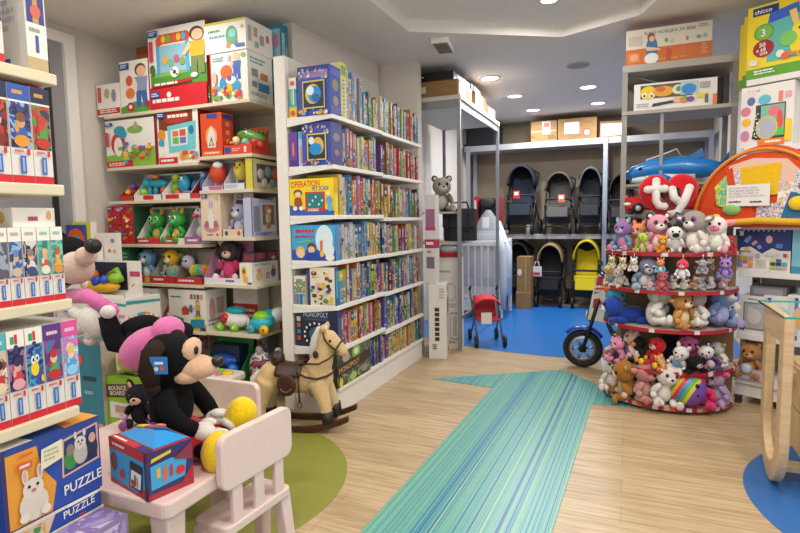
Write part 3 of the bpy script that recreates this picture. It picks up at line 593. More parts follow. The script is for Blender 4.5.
carton('long white activity centre box lying on the square white one, near the ceiling', x2, -2.49, TY+.0, TY+.31, z1+.001, z3, W0, [('r', 0, .92, 1, 1, '#c8c23a'), ('l', .1, .62, .42, .76, 1, '#4a8f6a'), ('l', .12, .42, .5, .58, 1, '#6a9fb8'), ('e', .66, .5, .14, .3, '#3f9f5a'), ('r', .54, .2, .8, .5, '#4a9f60'), ('e', .68, .56, .09, .14, '#7fc4d8'), ('e', .58, .18, .05, .1, '#d8782c'), ('e', .76, .22, .05, .1, '#3a6ab0'), ('r', .76, .08, .96, .2, BLU), ('e', .92, .72, .03, .06, '#c0b03a')],
       right=[('r', .08, .3, .2, .8, '#b8b0a8'), ('r', .28, .5, .42, .8, '#c89a98'), ('r', .5, .3, .66, .62, '#a8a09a'), ('e', .8, .6, .06, .14, '#c0706a'), ('r', .3, .15, .45, .35, '#9ab0a0')])
x0, x1, z4 = px(210, 247, 55, z)
o = carton('teal box with pink pictures standing behind the white activity boxes near the ceiling', -2.60, -2.425, TY+.33, TY+.42, z+.0, z+.605, '#1f7f92', [('r', .5, .6, .95, .95, '#8fb8d0'), ('e', .75, .8, .15, .08, '#c4809a'), ('r', .5, .3, .8, .55, '#5aa0b0')], right=[('r', .1, .45, .5, .9, '#9fc0d4'), ('r', .55, .5, .9, .75, '#5aa0b0'), ('r', .1, .1, .9, .35, '#4a8fb4'), ('e', .3, .66, .1, .12, '#d08aa0')])
carton('slim dark green box standing between the football box and the white baby box', on_y(207.5, 95, TY+.02).x, on_y(210.5, 95, TY+.02).x, TY+.02, TY+.2, z, z+.13, '#1f5a34', [('l', .1, .3, .9, .6, 2, '#cfe0d0')])
# --- second shelf
z = ZL[1]
pbox('white box picturing colourful building blocks and a train, second shelf left end', 106, 155, 119, z, .22, W0, [('p', [(0, 0), (1, 0), (1, .4), (.5, .32), (0, .26)], '#86b83e'), ('r', 0, 0, .55, .14, RED), ('l', .04, .03, .5, .11, 2, W0), ('e', .26, .5, .15, .24, '#c23c34'), ('e', .26, .44, .09, .2, W0), ('e', .3, .78, .12, .1, '#2e9ab8'), ('e', .36, .7, .09, .1, '#2e9ab8'), ('e', .62, .78, .16, .08, '#7fb04a'), ('e', .64, .86, .04, .08, '#c0a08a')] +
     blobs(31, .3, .12, .95, .5, 38, SC_, .045, .9) + [('r', .03, .45, .1, .75, '#c8454a')] + LOGO(.02, .88, .1, .7), right=[('r', 0, 0, 1, 1, '#b93038')])
pbox('box picturing a teal toy television, second shelf beside the building blocks box', 156, 199, 109, z, .22, '#8a2a2c', [('r', .04, 0, 1, 1, '#eae4d8'), ('r', .08, .62, .88, 1, '#7a3a20'), ('e', .5, .86, .3, .12, '#b03830'), ('l', .3, .82, .8, .92, 1, W0), ('p', [(.3, .2), (.92, .24), (.95, .76), (.28, .7)], '#6fc4cc'), ('p', [(.36, .32), (.74, .34), (.75, .66), (.36, .62)], '#cfe8e2'), ('r', .4, .36, .54, .48, '#6fb84a'), ('r', .4, .5, .54, .6, '#e0703a'), ('r', .57, .5, .71, .62, '#d8503a'), ('r', .57, .37, .71, .48, '#7a6ab8'), ('e', .84, .6, .06, .08, '#2f6fb0'), ('e', .14, .55, .09, .1, '#e0902c'), ('e', .13, .4, .07, .08, '#3fa0c0'), ('e', .12, .24, .07, .1, '#efe6d8'), ('r', .06, 0, .5, .12, RED), ('l', .1, .02, .46, .1, 1, W0), ('r', .55, .08, .98, .2, '#c8b64a')] + blobs(33, .56, .08, .96, .2, 8, SC_, .05, .8) + LOGO(.05, .86, .12, .8))
zr = ZR[1]
x0, x1, z1 = px(201, 222, 113, zr)
carton('tall orange box picturing a toy rocket on the second shelf', x0, x1, TY+.015, TY+.14, zr, z1, '#d94822', [('e', .5, .45, .28, .24, '#e6a05a'), ('p', [(.3, .2), (.7, .2), (.68, .5), (.5, .72), (.32, .5)], '#dcd8cc'), ('p', [(.36, .24), (.64, .24), (.5, .46)], '#4a78b0'), ('e', .5, .3, .08, .05, '#e0c03a'), ('r', .05, .02, .95, .12, '#e8742a'), ('l', .15, .05, .85, .1, 1, W0), ('r', .3, .88, .8, .98, BLU)], right=[('e', .5, .75, .2, .06, '#e89a8a'), ('e', .5, .55, .2, .06, '#e89a8a'), ('e', .5, .35, .2, .06, '#e89a8a'), ('r', .1, .86, .9, .96, BLU)])
def tray(label, u0, u1, vt, zb, back, lip, lip_h, toys, depth=.16, y=TY+.015, backart=(), lipart=(), sideh=.9, group=None, u_in=(0, 1), toy_fn=None):
    """open shop display carton: backing card, low front lip, side flaps, and the toys tied inside as parts"""
    x0, x1, z1 = px(u0, u1, vt, zb, y); x0 += .002; x1 -= .002; w = x1-x0; h = z1-zb
    t = thing('packaged_toy', label, 'packaged toy', ((x0+x1)/2, y+depth/2, zb), 0, group)
    b = MB(); b.box(-w/2, w/2, depth/2-.004, depth/2, 0, h, back); b.box(-w/2, w/2, -depth/2, depth/2-.004, 0, .004, lip)
    b.box(-w/2, w/2, -depth/2, -depth/2+.003, .004, lip_h*h, lip)
    for s in (-1, 1):
        xx = s*w/2; vs = [(xx, -depth/2, .004), (xx, depth/2-.004, .004), (xx, depth/2-.004, h*sideh), (xx, -depth/2, lip_h*h)]
        vs2 = [(x-s*.003, y_, z_) for x, y_, z_ in vs]; b.add(vs+vs2, [(0, 1, 2, 3), (7, 6, 5, 4), (3, 2, 6, 7), (0, 3, 7, 4)], back)
    b.face((-w/2, depth/2-.004, 0), (1, 0, 0), (0, 0, 1), w, h, backart); b.face((-w/2, -depth/2, 0), (1, 0, 0), (0, 0, 1), w, h*lip_h, lipart)
    b.build('carton', t)
    for T in toys:
        m = MB(); T(m, w, h, depth)
        if len(toys) == 1:
            xs = [v[0] for v in m.v]; zs = [v[2] for v in m.v]; ys = [v[1] for v in m.v]; q = min(1.45, .98*w/(max(xs)-min(xs)), .98*h/max(zs)); xc = (max(xs)+min(xs))/2
            m.v = [((v[0]-xc)*q, (v[1]-max(ys))*min(q, .95*depth/(max(ys)-min(ys)))+depth/2-.006, max(.005, v[2]*q)) for v in m.v]
        m.build('toy', t)
    return t
def TPl(u, hs, c, ear='round', rotz=0, fur=True, **k): return lambda m, w, h, d: plush_mesh(m, (-w/2+u*w, .01, .006), hs*h, c, ear, 'sit', rotz, fur, **k)
LT = [('l', .08, .25, .6, .75, 1, W0)]
def bird_croc(m, w, h, d):
    m.ell((-w*.3, 0, h*.42), (.05, .045, .06), P('#d8402c', .3)); m.ell((-w*.3+.01, -.03, h*.5), (.035, .03, .035), P('#f0d8a0', .3)); m.ell((-w*.28, -.055, h*.52), .012, P('#f2f2f2', .2)); m.ell((-w*.28, -.064, h*.52), .006, P('#111111', .2)); m.ell((-w*.33, -.05, h*.42), (.02, .03, .012), P('#f0a02c', .3)); m.ell((-w*.35, .01, h*.36), (.03, .03, .04), P('#3a6fb0', .3))
def croc(m, w, h, d):
    g = P('#5a8f3a', .35); m.ell((w*.2, 0, h*.62), (.13, .05, .045), g, (0, .25, 0)); m.ell((w*.38, -.01, h*.42), (.06, .05, .03), P('#b03a34', .35)); m.ell((w*.1, -.03, h*.72), .022, P('#e9ecd8', .2)); m.ell((w*.1, -.05, h*.72), .009, P('#151515', .2))
    for i in range(6): m.ell((w*.02+i*.035, -.0, h*.62+.05-.006*i), (.012, .02, .014), P('#3f7a2c', .35))
    for i, c in enumerate(('#d23a34', '#e0523a', '#8f3a3a', '#d23a34')): m.ell((w*.05+i*.05, -.05, h*.3), (.025, .025, .025), P(c, .3))
    m.ell((w*.14, -.055, h*.42), .03, P('#7fc4a8', .3))
tray('orange red open pack with a toy bird and a green crocodile, second shelf right', 223, 252, 124, zr, '#d8482a', '#d8482a', .32, [bird_croc, croc], depth=.2, backart=[('r', .36, .2, .62, .95, '#e05a34'), ('r', .0, .85, .3, 1, BLU)] + [('e', .45+.1*(i % 2), .3+.17*(i//2), .04, .05, '#f0b09a') for i in range(8)], lipart=[('r', .03, .2, .25, .8, BLU), ('l', .3, .3, .6, .7, 2, '#f0c0b0'), ('r', .72, .2, .8, .8, W0)])
# --- third shelf
z = ZL[2]
tray('small red pack of toys at the left end of the third shelf', 119, 133, 183, z, '#b23a34', '#c03028', .3, [lambda m, w, h, d: (m.ell((-.01, -.01, h*.5), (.035, .03, .035), P('#d83a2c', .3)), m.ell((.015, -.03, h*.62), (.02, .02, .02), P('#3a4fa0', .3)), m.ell((-.02, -.04, h*.38), .018, P('#e0b02c', .3)))], depth=.12)
def elephant(m, w, h, d):
    t = P('#2f9fb4', .35); m.ell((.02, 0, h*.62), (w*.34, .045, h*.17), t); m.ell((w*.0, -.01, h*.88), (.035, .03, .02), P('#e07a2c', .35))
    for x in (-.2, .02, .3): m.ell((x*w, -.01, h*.36), (.022, .025, h*.22), t)
    m.ell((-w*.28, -.02, h*.66), (.035, .035, .04), t); m.tube([(-w*.34, -.04, h*.6), (-w*.38, -.05, h*.4), (-w*.3, -.055, h*.3)], [.016, .013, .01], t); m.ell((-w*.3, -.05, h*.3), .03, P('#9ac42c', .35)); m.ell((w*.36, -.04, h*.36), .022, P('#d8482c', .35))
def blocks2(m, w, h, d):
    m.ell((-w*.2, 0, h*.4), .035, P('#8fc030', .3)); m.ell((-w*.2, 0, h*.72), .03, P('#a4cc3a', .3)); m.ell((w*.08, -.01, h*.5), (.045, .04, .06), P('#2f9fc8', .3)); m.ell((w*.1, -.045, h*.66), .014, P('#f4f4f4', .2)); m.ell((w*.1, -.056, h*.66), .007, P('#111111', .2)); m.ell((w*.12, 0, h*.24), (.05, .03, .012), P('#c08ad0', .3)); m.ell((-w*.1, -.02, h*.2), .028, P('#e0642c', .3)); m.ell((w*.4, 0, h*.4), (.03, .03, .04), P('#3a6fb4', .3))
tray('white framed pack with a teal toy elephant on the third shelf', 133, 161, 173, z, W0, '#e4dfd4', .2, [elephant], depth=.15, backart=[('r', .14, .1, 1, .95, '#5f6a80')] + LOGO(.0, .84, .12, .9), lipart=[('r', .35, .1, .72, .9, RED)])
tray('white pack with lime and blue stacking toys on the third shelf', 161.5, 190, 171, z, W0, '#e4dfd4', .2, [blocks2], depth=.15, backart=[('r', .14, .1, 1, .95, '#2f4a6a')] + LOGO(.0, .84, .12, .9), lipart=[('r', .12, .1, .6, .9, RED)])
tray('narrow red pack with a blue toy at the middle of the third shelf', 190.5, 199.5, 171, z, '#a02a38', '#c8303a', .2, [lambda m, w, h, d: (m.ell((0, -.01, h*.45), (.03, .03, .05), P('#3a78b8', .3)), m.ell((0, -.02, h*.75), (.022, .02, .02), P('#6fb0d8', .3)))], depth=.14)
z = ZR[2]
RDBIRD = lambda m, w, h, d: (m.ell((w*.2, -.01, h*.45), (.05, .045, .062), P('#d8482c', .4)), m.ell((w*.32, -.04, h*.62), (.03, .025, .02), P('#eef2f4', .4)))
tray('grey white box with a round red toy in its window, third shelf right bay', 201, 222.5, 160, z, '#d5d0dc', '#cfc8dc', .14, [RDBIRD], depth=.14, backart=[('r', .42, .12, .98, .95, '#8f8a98'), ('l', .06, .75, .36, .88, 2, '#6a86b0'), ('r', .08, .2, .36, .6, '#b8a0b0')], lipart=[('r', .35, .1, .95, .9, '#c8608a')])
tray('pale grey box with a round yellow chick in its window, third shelf right bay', 223, 244.5, 158.5, z, '#cdd0d8', '#d8d8e4', .2, [lambda m, w, h, d: (m.ell((0, -.01, h*.5), (.042, .042, .058), FUR('#e6cc50')), m.ell((.02, -.045, h*.62), .006, P('#151515', .2)), m.ell((-.012, -.048, h*.62), .006, P('#151515', .2)), m.ell((.005, -.052, h*.56), (.01, .01, .006), P('#e08a2c', .3)))], depth=.14, backart=[('r', .12, .18, .82, .86, '#6a6878'), ('e', .9, .9, .05, .05, '#d8603a'), ('e', .9, .72, .06, .06, '#9ab84a'), ('e', .92, .4, .06, .08, '#5aa8c8')], lipart=[('l', .1, .2, .7, .8, 2, '#8aa8c8')])
x0, x1, z1 = px(245, 252.5, 157, z)
t = tray('yellow sided box with soft grey and orange toys, right end of third toy shelf', 245, 253, 156.5, z, '#d4c845', '#d4c845', .95, [], depth=.36, backart=())
b = MB(); w_ = x1-x0
b.face((w_/2, -.17, .012), (0, 1, 0), (0, 0, 1), .34, .19, [('r', 0, 0, 1, 1, '#c8bfb4'), ('r', .1, .18, 1, .9, '#5a5450')])
for i, (yy, zz, cc, r) in enumerate(((-.09, .11, '#b8b8b4', .04), (-.0, .13, '#7fa0a0', .042), (.09, .12, '#c86a3a', .045), (-.05, .05, '#d8c8b0', .035), (.05, .05, '#6fa0a4', .034), (.12, .05, '#c06a3a', .034))): b.ell((w_/2+.002, yy, zz), (.012, r, r), P(cc, .6))
b.build('picture', t)
# --- fourth shelf
z = ZL[3]
pbox('red gift box printed with many small toys, left end of the fourth shelf', 108, 134, 206, z, .2, '#b9242c', [('r', 0, .5, 1, .52, '#8f1a22'), ('r', .5, 0, .52, 1, '#8f1a22')] + blobs(41, .06, .1, .94, .92, 34, ['#e8c23a', '#5aa84a', '#f0e4d0', '#d8506a', '#3a6ab4', '#e08a3a', '#d8d0c8'], .055, .7) + [('l', .1, .03, .7, .08, 1, W0)] + LOGO(.04, .9, .12, .55) + LOGO(.5, .9, .12, .55), right=[('r', 0, 0, 1, 1, '#2a5a3a')])
GR = dict(body='#2f9a3c', head='#39a844', belly='#c8b45a', muzzle='#54b84f', ear='#c89a3a', inner='#c89a3a', foot='#2f9a3c', eyewhite='#f4f4f0', nose='#1f6a2c')
tray('white pack with a green toy dragon looking left, fourth shelf', 136, 159.5, 207, z, W0, '#c8323a', .16, [TPl(.55, .92, GR, 'pointy', .2, False)], depth=.17, backart=[('r', .12, .2, .9, .95, '#8f9a94'), ('r', .06, .5, .2, .86, '#c8505a'), ('p', [(0, 0), (.55, 0), (0, .45)], '#b83038')] + LOGO(.1, .88, .14, .6), lipart=LT)
tray('white pack with a green toy dragon holding an egg, fourth shelf', 160, 184, 206, z, W0, '#c8323a', .16, [TPl(.42, .95, GR, 'pointy', -.1, False), lambda m, w, h, d: m.ell((-w*.02, -.06, h*.22), (.02, .018, .024), P('#e0a04a', .4))], depth=.17, backart=[('r', .1, .2, .96, .95, '#6f8a70')] + LOGO(.2, .88, .14, .6), lipart=[('l', .2, .25, .5, .75, 1, W0), ('r', .7, 0, 1, 1, '#e4d8d0')])
tray('lilac pack with a white ostrich plush with a pink beak, fourth shelf', 184.5, 200.5, 207, z, '#d8d0d8', '#a05a9a', .2, [lambda m, w, h, d: (m.ell((0, 0, h*.3), (.05, .05, .055), FUR('#e4dcd8')), m.tube([(0, 0, h*.4), (.0, -.02, h*.6), (-.0, -.03, h*.75)], .018, FUR('#e8e0dc')), m.ell((0, -.035, h*.8), (.035, .035, .035), FUR('#ece6e2')), m.ell((0, -.07, h*.72), (.022, .03, .016), P('#d8307a', .4)), m.ell((-.018, -.065, h*.86), .007, P('#15151a', .2)), m.ell((.018, -.065, h*.86), .007, P('#15151a', .2)))], depth=.17, lipart=[('l', .1, .25, .8, .75, 1, W0)])
z = ZR[3]
x0, x1, z1 = px(201, 222, 193, z)
pbox('cream box with pink pictures of a small white rabbit, fourth shelf right bay', 201, 221, 193, z, .16, '#e2cdb4', [('e', .5, .24, .4, .13, '#c88a98'), ('p', [(.4, .2), (.6, .2), (.66, .5), (.5, .66), (.34, .5)], '#e4e0dc'), ('e', .46, .74, .05, .09, '#c8a8c8'), ('e', .58, .74, .05, .09, '#c8a8c8'), ('e', .28, .3, .1, .08, '#b46a7a'), ('e', .74, .3, .1, .08, '#b46a7a'), ('l', .25, .03, .6, .08, 1, '#a06a5a'), ('e', .8, .06, .06, .03, '#b4503a'), ('e', .84, .88, .08, .05, '#c4b49a')] + LOGO(.06, .88, .18, .5))
tray('cream box with a lilac penguin plush in its window, fourth shelf right bay', 221.5, 242.5, 192, z, '#dccab8', '#e0cbb0', .18, [TPl(.5, .86, dict(body='#a8a4c4', head='#aeb4d4', belly='#d8d4d8', muzzle='#e0dcdc', ear='#aeb4d4', foot='#c4a06a', nose='#d8a03a'), 'none')], depth=.14, backart=[('r', .14, .16, .84, .84, '#5a4a58')] + LOGO(.2, .88, .18, .5), lipart=[('e', .2, .5, .08, .3, '#4a4a70'), ('e', .8, .5, .08, .3, '#b4603a')])
x0, x1, z1 = px(243, 251.5, 196, z)
t = tray('pale lilac box with a small fox doll behind its side window, fourth shelf', 243, 252, 196, z, '#b9bddc', '#b9bddc', .96, [], depth=.3)
b = MB(); w_ = x1-x0
b.face((w_/2, -.145, .004), (0, 1, 0), (0, 0, 1), .29, .28, [('r', .06, .12, .3, .8, '#8a8aa4'), ('r', .36, .12, .96, .9, '#dcdfe8'), ('r', .42, .3, .92, .84, '#8a7a70'), ('l', .1, .02, .9, .1, 2, '#5a6aa8')])
b.ell((w_/2+.0, .045, .14), (.01, .035, .05), FUR('#d8c8a4')); b.ell((w_/2+.002, .045, .20), (.014, .04, .036), FUR('#d0854a')); b.ell((w_/2+.01, .045, .192), (.01, .024, .02), FUR('#f0e0cc')); b.ell((w_/2+.0, .045, .085), (.01, .03, .03), FUR('#c88a4a'))
b.build('picture', t)
# --- fifth shelf
z = ZL[4]
def E0():
    x0, x1, z1 = px(113, 126, 250, z)
    carton('white box with a red tag at the left end of the fifth shelf', x0-.03, x0+.06, TY+.0, TY+.2, z, z1+.02, W0, blobs(51, .1, .4, .9, .9, 10, SC_, .06, .6) + [('r', .2, .5, .9, .62, '#c03a50'), ('e', .7, .1, .2, .08, '#c89a3a')])
    carton('dark green printed box behind the puppy pack on the fifth shelf', x0+.062, x0+.16, TY+.05, TY+.3, z, z1+.01, '#1f6a3c', [('l', .2, .2, .8, .9, 6, '#8fc09a')])
E0()
tray('red lipped pack with a pale blue plush puppy, fifth shelf', 126, 150.5, 250, z, '#8f9aa0', '#c42a30', .2, [TPl(.42, .98, dict(body='#7fb0d4', head='#8ab8dc', belly='#e8e4dc', muzzle='#f0ece6', ear='#5a86b8', foot='#e08a3a', hand='#7fa87a', nose='#c02a4a'), 'droop')], depth=.17, backart=[('r', .1, .5, 1, 1, '#a09a8a')], lipart=LT+[('r', .75, .1, .95, .9, '#d8a84a')])
tray('red lipped pack with a yellow and orange round headed plush, fifth shelf', 151, 174.5, 247, z, '#9aa09a', '#c42a30', .2, [TPl(.45, 1.0, dict(body='#b8c0a0', head='#e8b428', belly='#7fb4a8', muzzle='#f2e2c0', ear='#6fae3c', inner='#6fae3c', foot='#d87a3a', hand='#7a9ab0', nose='#b0503a'), 'side', chub=1.1)], depth=.17, backart=[('r', .0, .4, 1, 1, '#8a8f7a')], lipart=LT)
def caterp(m, w, h, d):
    for i, c in enumerate(('#d8c83a', '#9ac43a', '#4aa8c4', '#e08a3a')): m.ell((-.01+i*.03, -.02, h*.3), (.025, .035, .04), FUR(c))
    m.ell((-.045, -.03, h*.5), (.042, .04, .045), FUR('#c4c0dc')); m.ell((-.07, -.0, h*.42), (.02, .02, .05), FUR('#4a9aa8')); m.ell((-.055, -.066, h*.53), .007, P('#15151a', .2)); m.ell((-.03, -.066, h*.53), .007, P('#15151a', .2)); m.ell((.09, -.03, h*.36), (.03, .02, .015), FUR('#e0882c')); m.ell((.0, 0, h*.12), (.07, .04, .02), FUR('#3a8a98'))
tray('red lipped pack with a rainbow caterpillar plush, fifth shelf', 175, 202, 250, z, '#8a7a72', '#c42a30', .2, [caterp], depth=.17, backart=[('r', .3, .4, 1, .9, '#a89a90')], lipart=[('l', .1, .25, .7, .75, 1, W0)])
z = ZR[4]
tray('pink backed box with a seated pink dressed bunny plush, fifth shelf right bay', 203, 240, 240, z, '#c88fb0', '#e4e0e6', .14, [TPl(.46, .9, dict(body='#c83a6a', head='#4a3a3c', belly='#d84a7a', muzzle='#e8c8ac', ear='#3a2c30', inner='#d8708a', foot='#e4dce0', hand='#3a2c30', eye='#15151a'), 'droop', .15)], depth=.17, backart=[('r', 0, .02, .16, 1, W0), ('r', .02, .6, .13, .75, '#c03a6a'), ('r', .18, .12, .98, .96, '#a8709a')], lipart=[('l', .6, .2, .9, .8, 1, '#4a4f9a')])
x0, x1, z1 = px(240, 252.5, 263, z)
carton('white box picturing yellow baby toys at the right end of the fifth shelf', x0, x1, TY+.012, TY+.33, z, z1, W0, [('e', .35, .6, .2, .24, '#e8b81c'), ('e', .45, .25, .2, .16, '#e8b81c'), ('e', .35, .62, .1, .1, '#7a5a1c'), ('r', .6, .03, .95, .12, '#3a4f9a')], right=[('e', .25, .35, .12, .2, '#e0c08a'), ('e', .25, .62, .08, .12, '#d8a88a'), ('r', .5, .2, .66, .5, '#c8a8b8'), ('e', .8, .45, .1, .22, '#5a6a9a'), ('e', .8, .72, .06, .1, '#d8a88a'), ('l', .1, .84, .9, .94, 2, '#9a9aa8')])
carton('dark box with two pink bow pictures lying on the white baby toy box', x0+.005, x1, TY+.05, TY+.33, z1+.001, z1+.075, '#3c3236', [('r', .1, .2, .9, .8, '#8a2f48')], right=[('r', .05, .1, .46, .9, '#5a4a50'), ('e', .26, .6, .14, .3, '#c8305a'), ('r', .54, .1, .95, .9, '#5a4a50'), ('e', .74, .6, .14, .3, '#c8305a'), ('e', .8, .3, .1, .2, '#e0b89a')])
# --- sixth shelf
z = ZL[5]
pbox('white box printed with round chick faces above a teal band, sixth shelf', 121, 158, 288, z, .2, W0, [('r', 0, 0, 1, .36, '#2f9fb0')] + [('e', .14+.18*(i % 5), .78-.26*(i//5), .07, .11, ['#9a6a9a', '#c8708a', '#d8a03a', '#5a8ac0', '#b85a4a', '#e0b03a', '#7a9a5a', '#6a5a9a', '#d8782c', '#3a8a8a'][i]) for i in range(10)] + [('e', .55, .2, .09, .18, '#e8b03a'), ('e', .55, .2, .05, .1, '#f4e8c8'), ('e', .2, .18, .09, .12, '#3fb8c8'), ('e', .82, .2, .08, .1, '#c84a3a'), ('e', .36, .12, .05, .08, '#b84a3a')])
def lion(m, w, h, d):
    m.ell((0, 0, h*.62), (w*.4, .05, h*.3), FUR('#e8822c')); m.ell((0, -.04, h*.55), (w*.2, .03, h*.15), FUR('#f4e8d8')); m.ell((0, -.066, h*.6), (.008, .008, .006), P('#2a1a14', .3)); m.ell((-.022, -.05, h*.72), .007, P('#15151a', .2)); m.ell((.022, -.05, h*.72), .007, P('#15151a', .2)); m.ell((-.05, 0, h*.9), .02, FUR('#d87020')); m.ell((.05, 0, h*.9), .02, FUR('#d87020')); m.box(-w*.45, w*.45, -.05, .05, .004, h*.3, P('#2f8fa4', .4))
tray('small pack with an orange lion on a teal block, sixth shelf', 158.5, 169, 300, z, '#b8707a', '#2f8fa4', .2, [lion], depth=.13)
x0, x1, z1 = px(169.5, 206, 290, z)
carton('white box picturing coloured building bricks and a girl, sixth shelf', x0, x1, TY+.012, TY+.25, z, z1, W0, [('l', .06, .78, .4, .86, 1, '#6a7a9a')] + [('r', .6+.09*i, .78, .67+.09*i, .9, c) for i, c in enumerate(('#b8503a', '#6a9a4a', '#8a5a3a', '#c8908a'))] + [('p', [(0, .0), (1, 0), (1, .18), (0, .12)], '#d8b42c'), ('p', [(.0, .1), (.4, .1), (.4, .3), (.12, .36), (0, .2)], '#3f8f3a'), ('p', [(.56, .06), (.96, .08), (.96, .3), (.6, .28)], '#2f8fa8'), ('e', .46, .5, .1, .1, '#c8402c'), ('p', [(.36, .4), (.56, .4), (.46, .64)], '#c84a30'), ('r', .7, .3, .9, .4, '#e0c83a')] + kid(.8, .36, .4, '#d8a03a', '#5a6a8a', ar=1.0) + [('e', .1, .2, .06, .06, W0), ('e', .26, .2, .06, .06, W0), ('e', .62, .55, .05, .1, '#4a7ab0'), ('r', .85, .02, .99, .1, BLU)],
       right=[('e', .3, .5, .15, .3, '#c0a0a0'), ('l', .1, .1, .9, .3, 2, '#8a8a94'), ('r', .5, .4, .85, .8, '#b8a8a0')])
z = ZR[5]
# ladybird car
def vehicle_lady():
    x0, x1, z1 = px(209, 243, 303, z); cx = (x0+x1)/2; L = (x1-x0); t = thing('toy_car', 'white toy ladybird car with a red spotted face and lime wheels, sixth shelf', 'toy', (cx, TY+.11, z))
    b = MB(); b.ell((0.01, 0, .085), (L*.40, .07, .06), P('#e4e2de', .3), n=20, k=12); b.ell((.0, 0, .125), (L*.26, .055, .045), P('#e4e2de', .3)); b.build('body', t)
    b = MB(); b.ell((.02, 0, .155), (L*.27, .058, .034), P('#1f9fb0', .3)); b.build('roof', t)
    b = MB(); b.ell((-L*.14, -.05, .1), (.045, .03, .042), P('#c92a34', .3)); 
    for q in range(5): a = q*1.25; b.ell((-L*.14+.026*math.cos(a), -.076, .1+.024*math.sin(a)), (.007, .005, .007), P('#5a1018', .3))
    b.build('face', t)
    for x, yy in ((-L*.3, -.05), (L*.12, -.05), (-L*.3, .05), (L*.12, .05)):
        wq = MB().tube([(x, yy-.016, .034), (x, yy+.016, .034)], .034, P('#8cc63a', .35), 16).build('wheel', t); MB().ell((x, yy-.017, .034), (.013, .005, .013), P('#cfe8a0', .3)).build('hub', wq)
    MB().tube([(L*.36, 0, .09), (L*.46, -.02, .1), (L*.46, -.02, .03)], .012, P('#e0dcd6', .3)).build('handle', t)
def vehicle_blue():
    x0, x1, z1 = px(245, 272, 302, z); cx = (x0+x1)/2-.03; t = thing('toy_car', 'turquoise and lime toy car with a yellow wheel, right end of the sixth shelf', 'toy', (cx, TY+.1, z)); L = .2
    b = MB(); b.ell((0, 0, .08), (.1, .075, .06), P('#25b4c8', .3), n=20, k=12); b.ell((.03, .06, .12), (.08, .1, .055), P('#25b4c8', .3)); b.build('body', t)
    MB().ell((.0, 0, .125), (.075, .06, .045), P('#8cd020', .3)).build('hood', t)
    MB().ell((.075, .1, .125), (.055, .1, .06), P('#dfe4e0', .3)).build('cabin', t)
    for x, yy, c in ((.06, -.06, '#e8c41c'), (-.07, -.05, '#25b4c8'), (.10, .14, '#d8502c'), (-.05, .14, '#e8c41c')):
        wq = MB().tube([(x, yy-.012, .036), (x, yy+.012, .036)], .036, P(c, .35), 16).build('wheel', t); MB().ell((x, yy-.013, .036), (.012, .004, .012), P('#c8302c', .3)).build('hub', wq)
vehicle_lady(); vehicle_blue()
x0, x1, z1 = px(232, 256, 285, z, TY+.24)
carton('white and red toy box standing behind the two toy cars, sixth shelf', x0, x1, TY+.26, TY+.41, z, z1, '#dcd4cc', [('r', 0, .1, 1, .55, '#b83030'), ('l', .1, .2, .9, .45, 2, '#e8c8c0'), ('e', .5, .75, .3, .12, '#d8c8b8')])
# --- below, on the base board
z = .101
t = tray('green backed pack with dark blue toy vehicles on the lowest board', 200, 238, 338, .14, '#2f8f44', '#4a9a4a', .25, [lambda m, w, h, d: (m.box(-w*.3, w*.2, -.03, .05, .03, .2, P('#1c2a4a', .4)), m.ell((-.02, -.04, .12), (.09, .04, .035), P('#1f4fb0', .3)), m.ell((.05, -.06, .08), (.03, .03, .03), P('#2f6fd0', .3)), m.ell((-.07, -.06, .09), (.02, .02, .02), P('#e0c03a', .3)), m.ell((.02, -.07, .06), (.03, .02, .02), P('#e0e4e0', .3)))], depth=.2)
t.location.z = z
def drum():
    p = on_y(232, 362, TY-.10); t = thing('activity_table', 'white topped toy activity table with red sides under the toy shelves', 'toy', (p.x, TY-.22, 0)); h = p.z
    MB().rbox(-.15, .15, -.11, .11, h-.1, h-.05, .05, P('#e8e4de', .35)).build('tabletop', t, bevel=.012)
    MB().rbox(-.12, .12, -.09, .09, 0, h-.101, .04, P('#c8242a', .4)).build('base', t)
    for i, (x, y, c, r) in enumerate(((-.08, -.03, '#25a0b8', .04), (-.02, .03, '#7ac040', .03), (.06, 0, '#e8c01c', .045), (.02, -.05, '#d86a9a', .025))): MB().ell((x, y, h-.045), (r, r*.8, .02), P(c, .35)).build('button', t)
drum()
for i, (u, v, s, lb) in enumerate(((255, 352, 'red', 'red and clear bag of play bricks on the lowest board'), (274, 352, 'grey', 'grey and teal bag of toys beside the board game post'), (180, 352, 'yellow', 'yellow and red pack of toys behind the white plush chair'))):
    p = on_y(u, v, TY+.05); t = thing('toy_bag', lb, 'bag', (p.x, TY+.12, z))
    MB().ell((0, 0, .14), (.1, .08, .14), BUSY({'red': ['#b83034', '#8f8a8c', '#d8d4d0', '#5a3a6a', '#b84a3a'], 'grey': ['#6a6a74', '#8f8a8c', '#3f8f94', '#a04a48', '#b8b4b4'], 'yellow': ['#c8a03a', '#8f5a3a', '#b83a34', '#d8d0c0', '#5a5248']}[s], 14, rough=.2)).build('bag', t)
    MB().ell((0, -.02, .28), (.03, .02, .03), P('#b8b4b0', .2)).build('tie', t)
for i in range(6):
    u = 168+i*19; p = on_y(u, 340, TY+.3)
    carton('%s toy box at the dark back of the lowest toy shelf, %s from left' % (['brown', 'dark red', 'white', 'maroon', 'purple', 'grey'][i], ORD[i]), p.x-.055, p.x+.055, TY+.28, TY+.42, z, z+.28+.03*(i % 3), ['#6a4a3a', '#7a2f30', '#b8b0a8', '#6a2c34', '#5a4a70', '#77777c'][i], [('r', .1, .5, .9, .9, BUSY(['#6a4a3a', '#b8b0a0', '#a04a3a', '#4a5a7a'], 24))] , group=None)
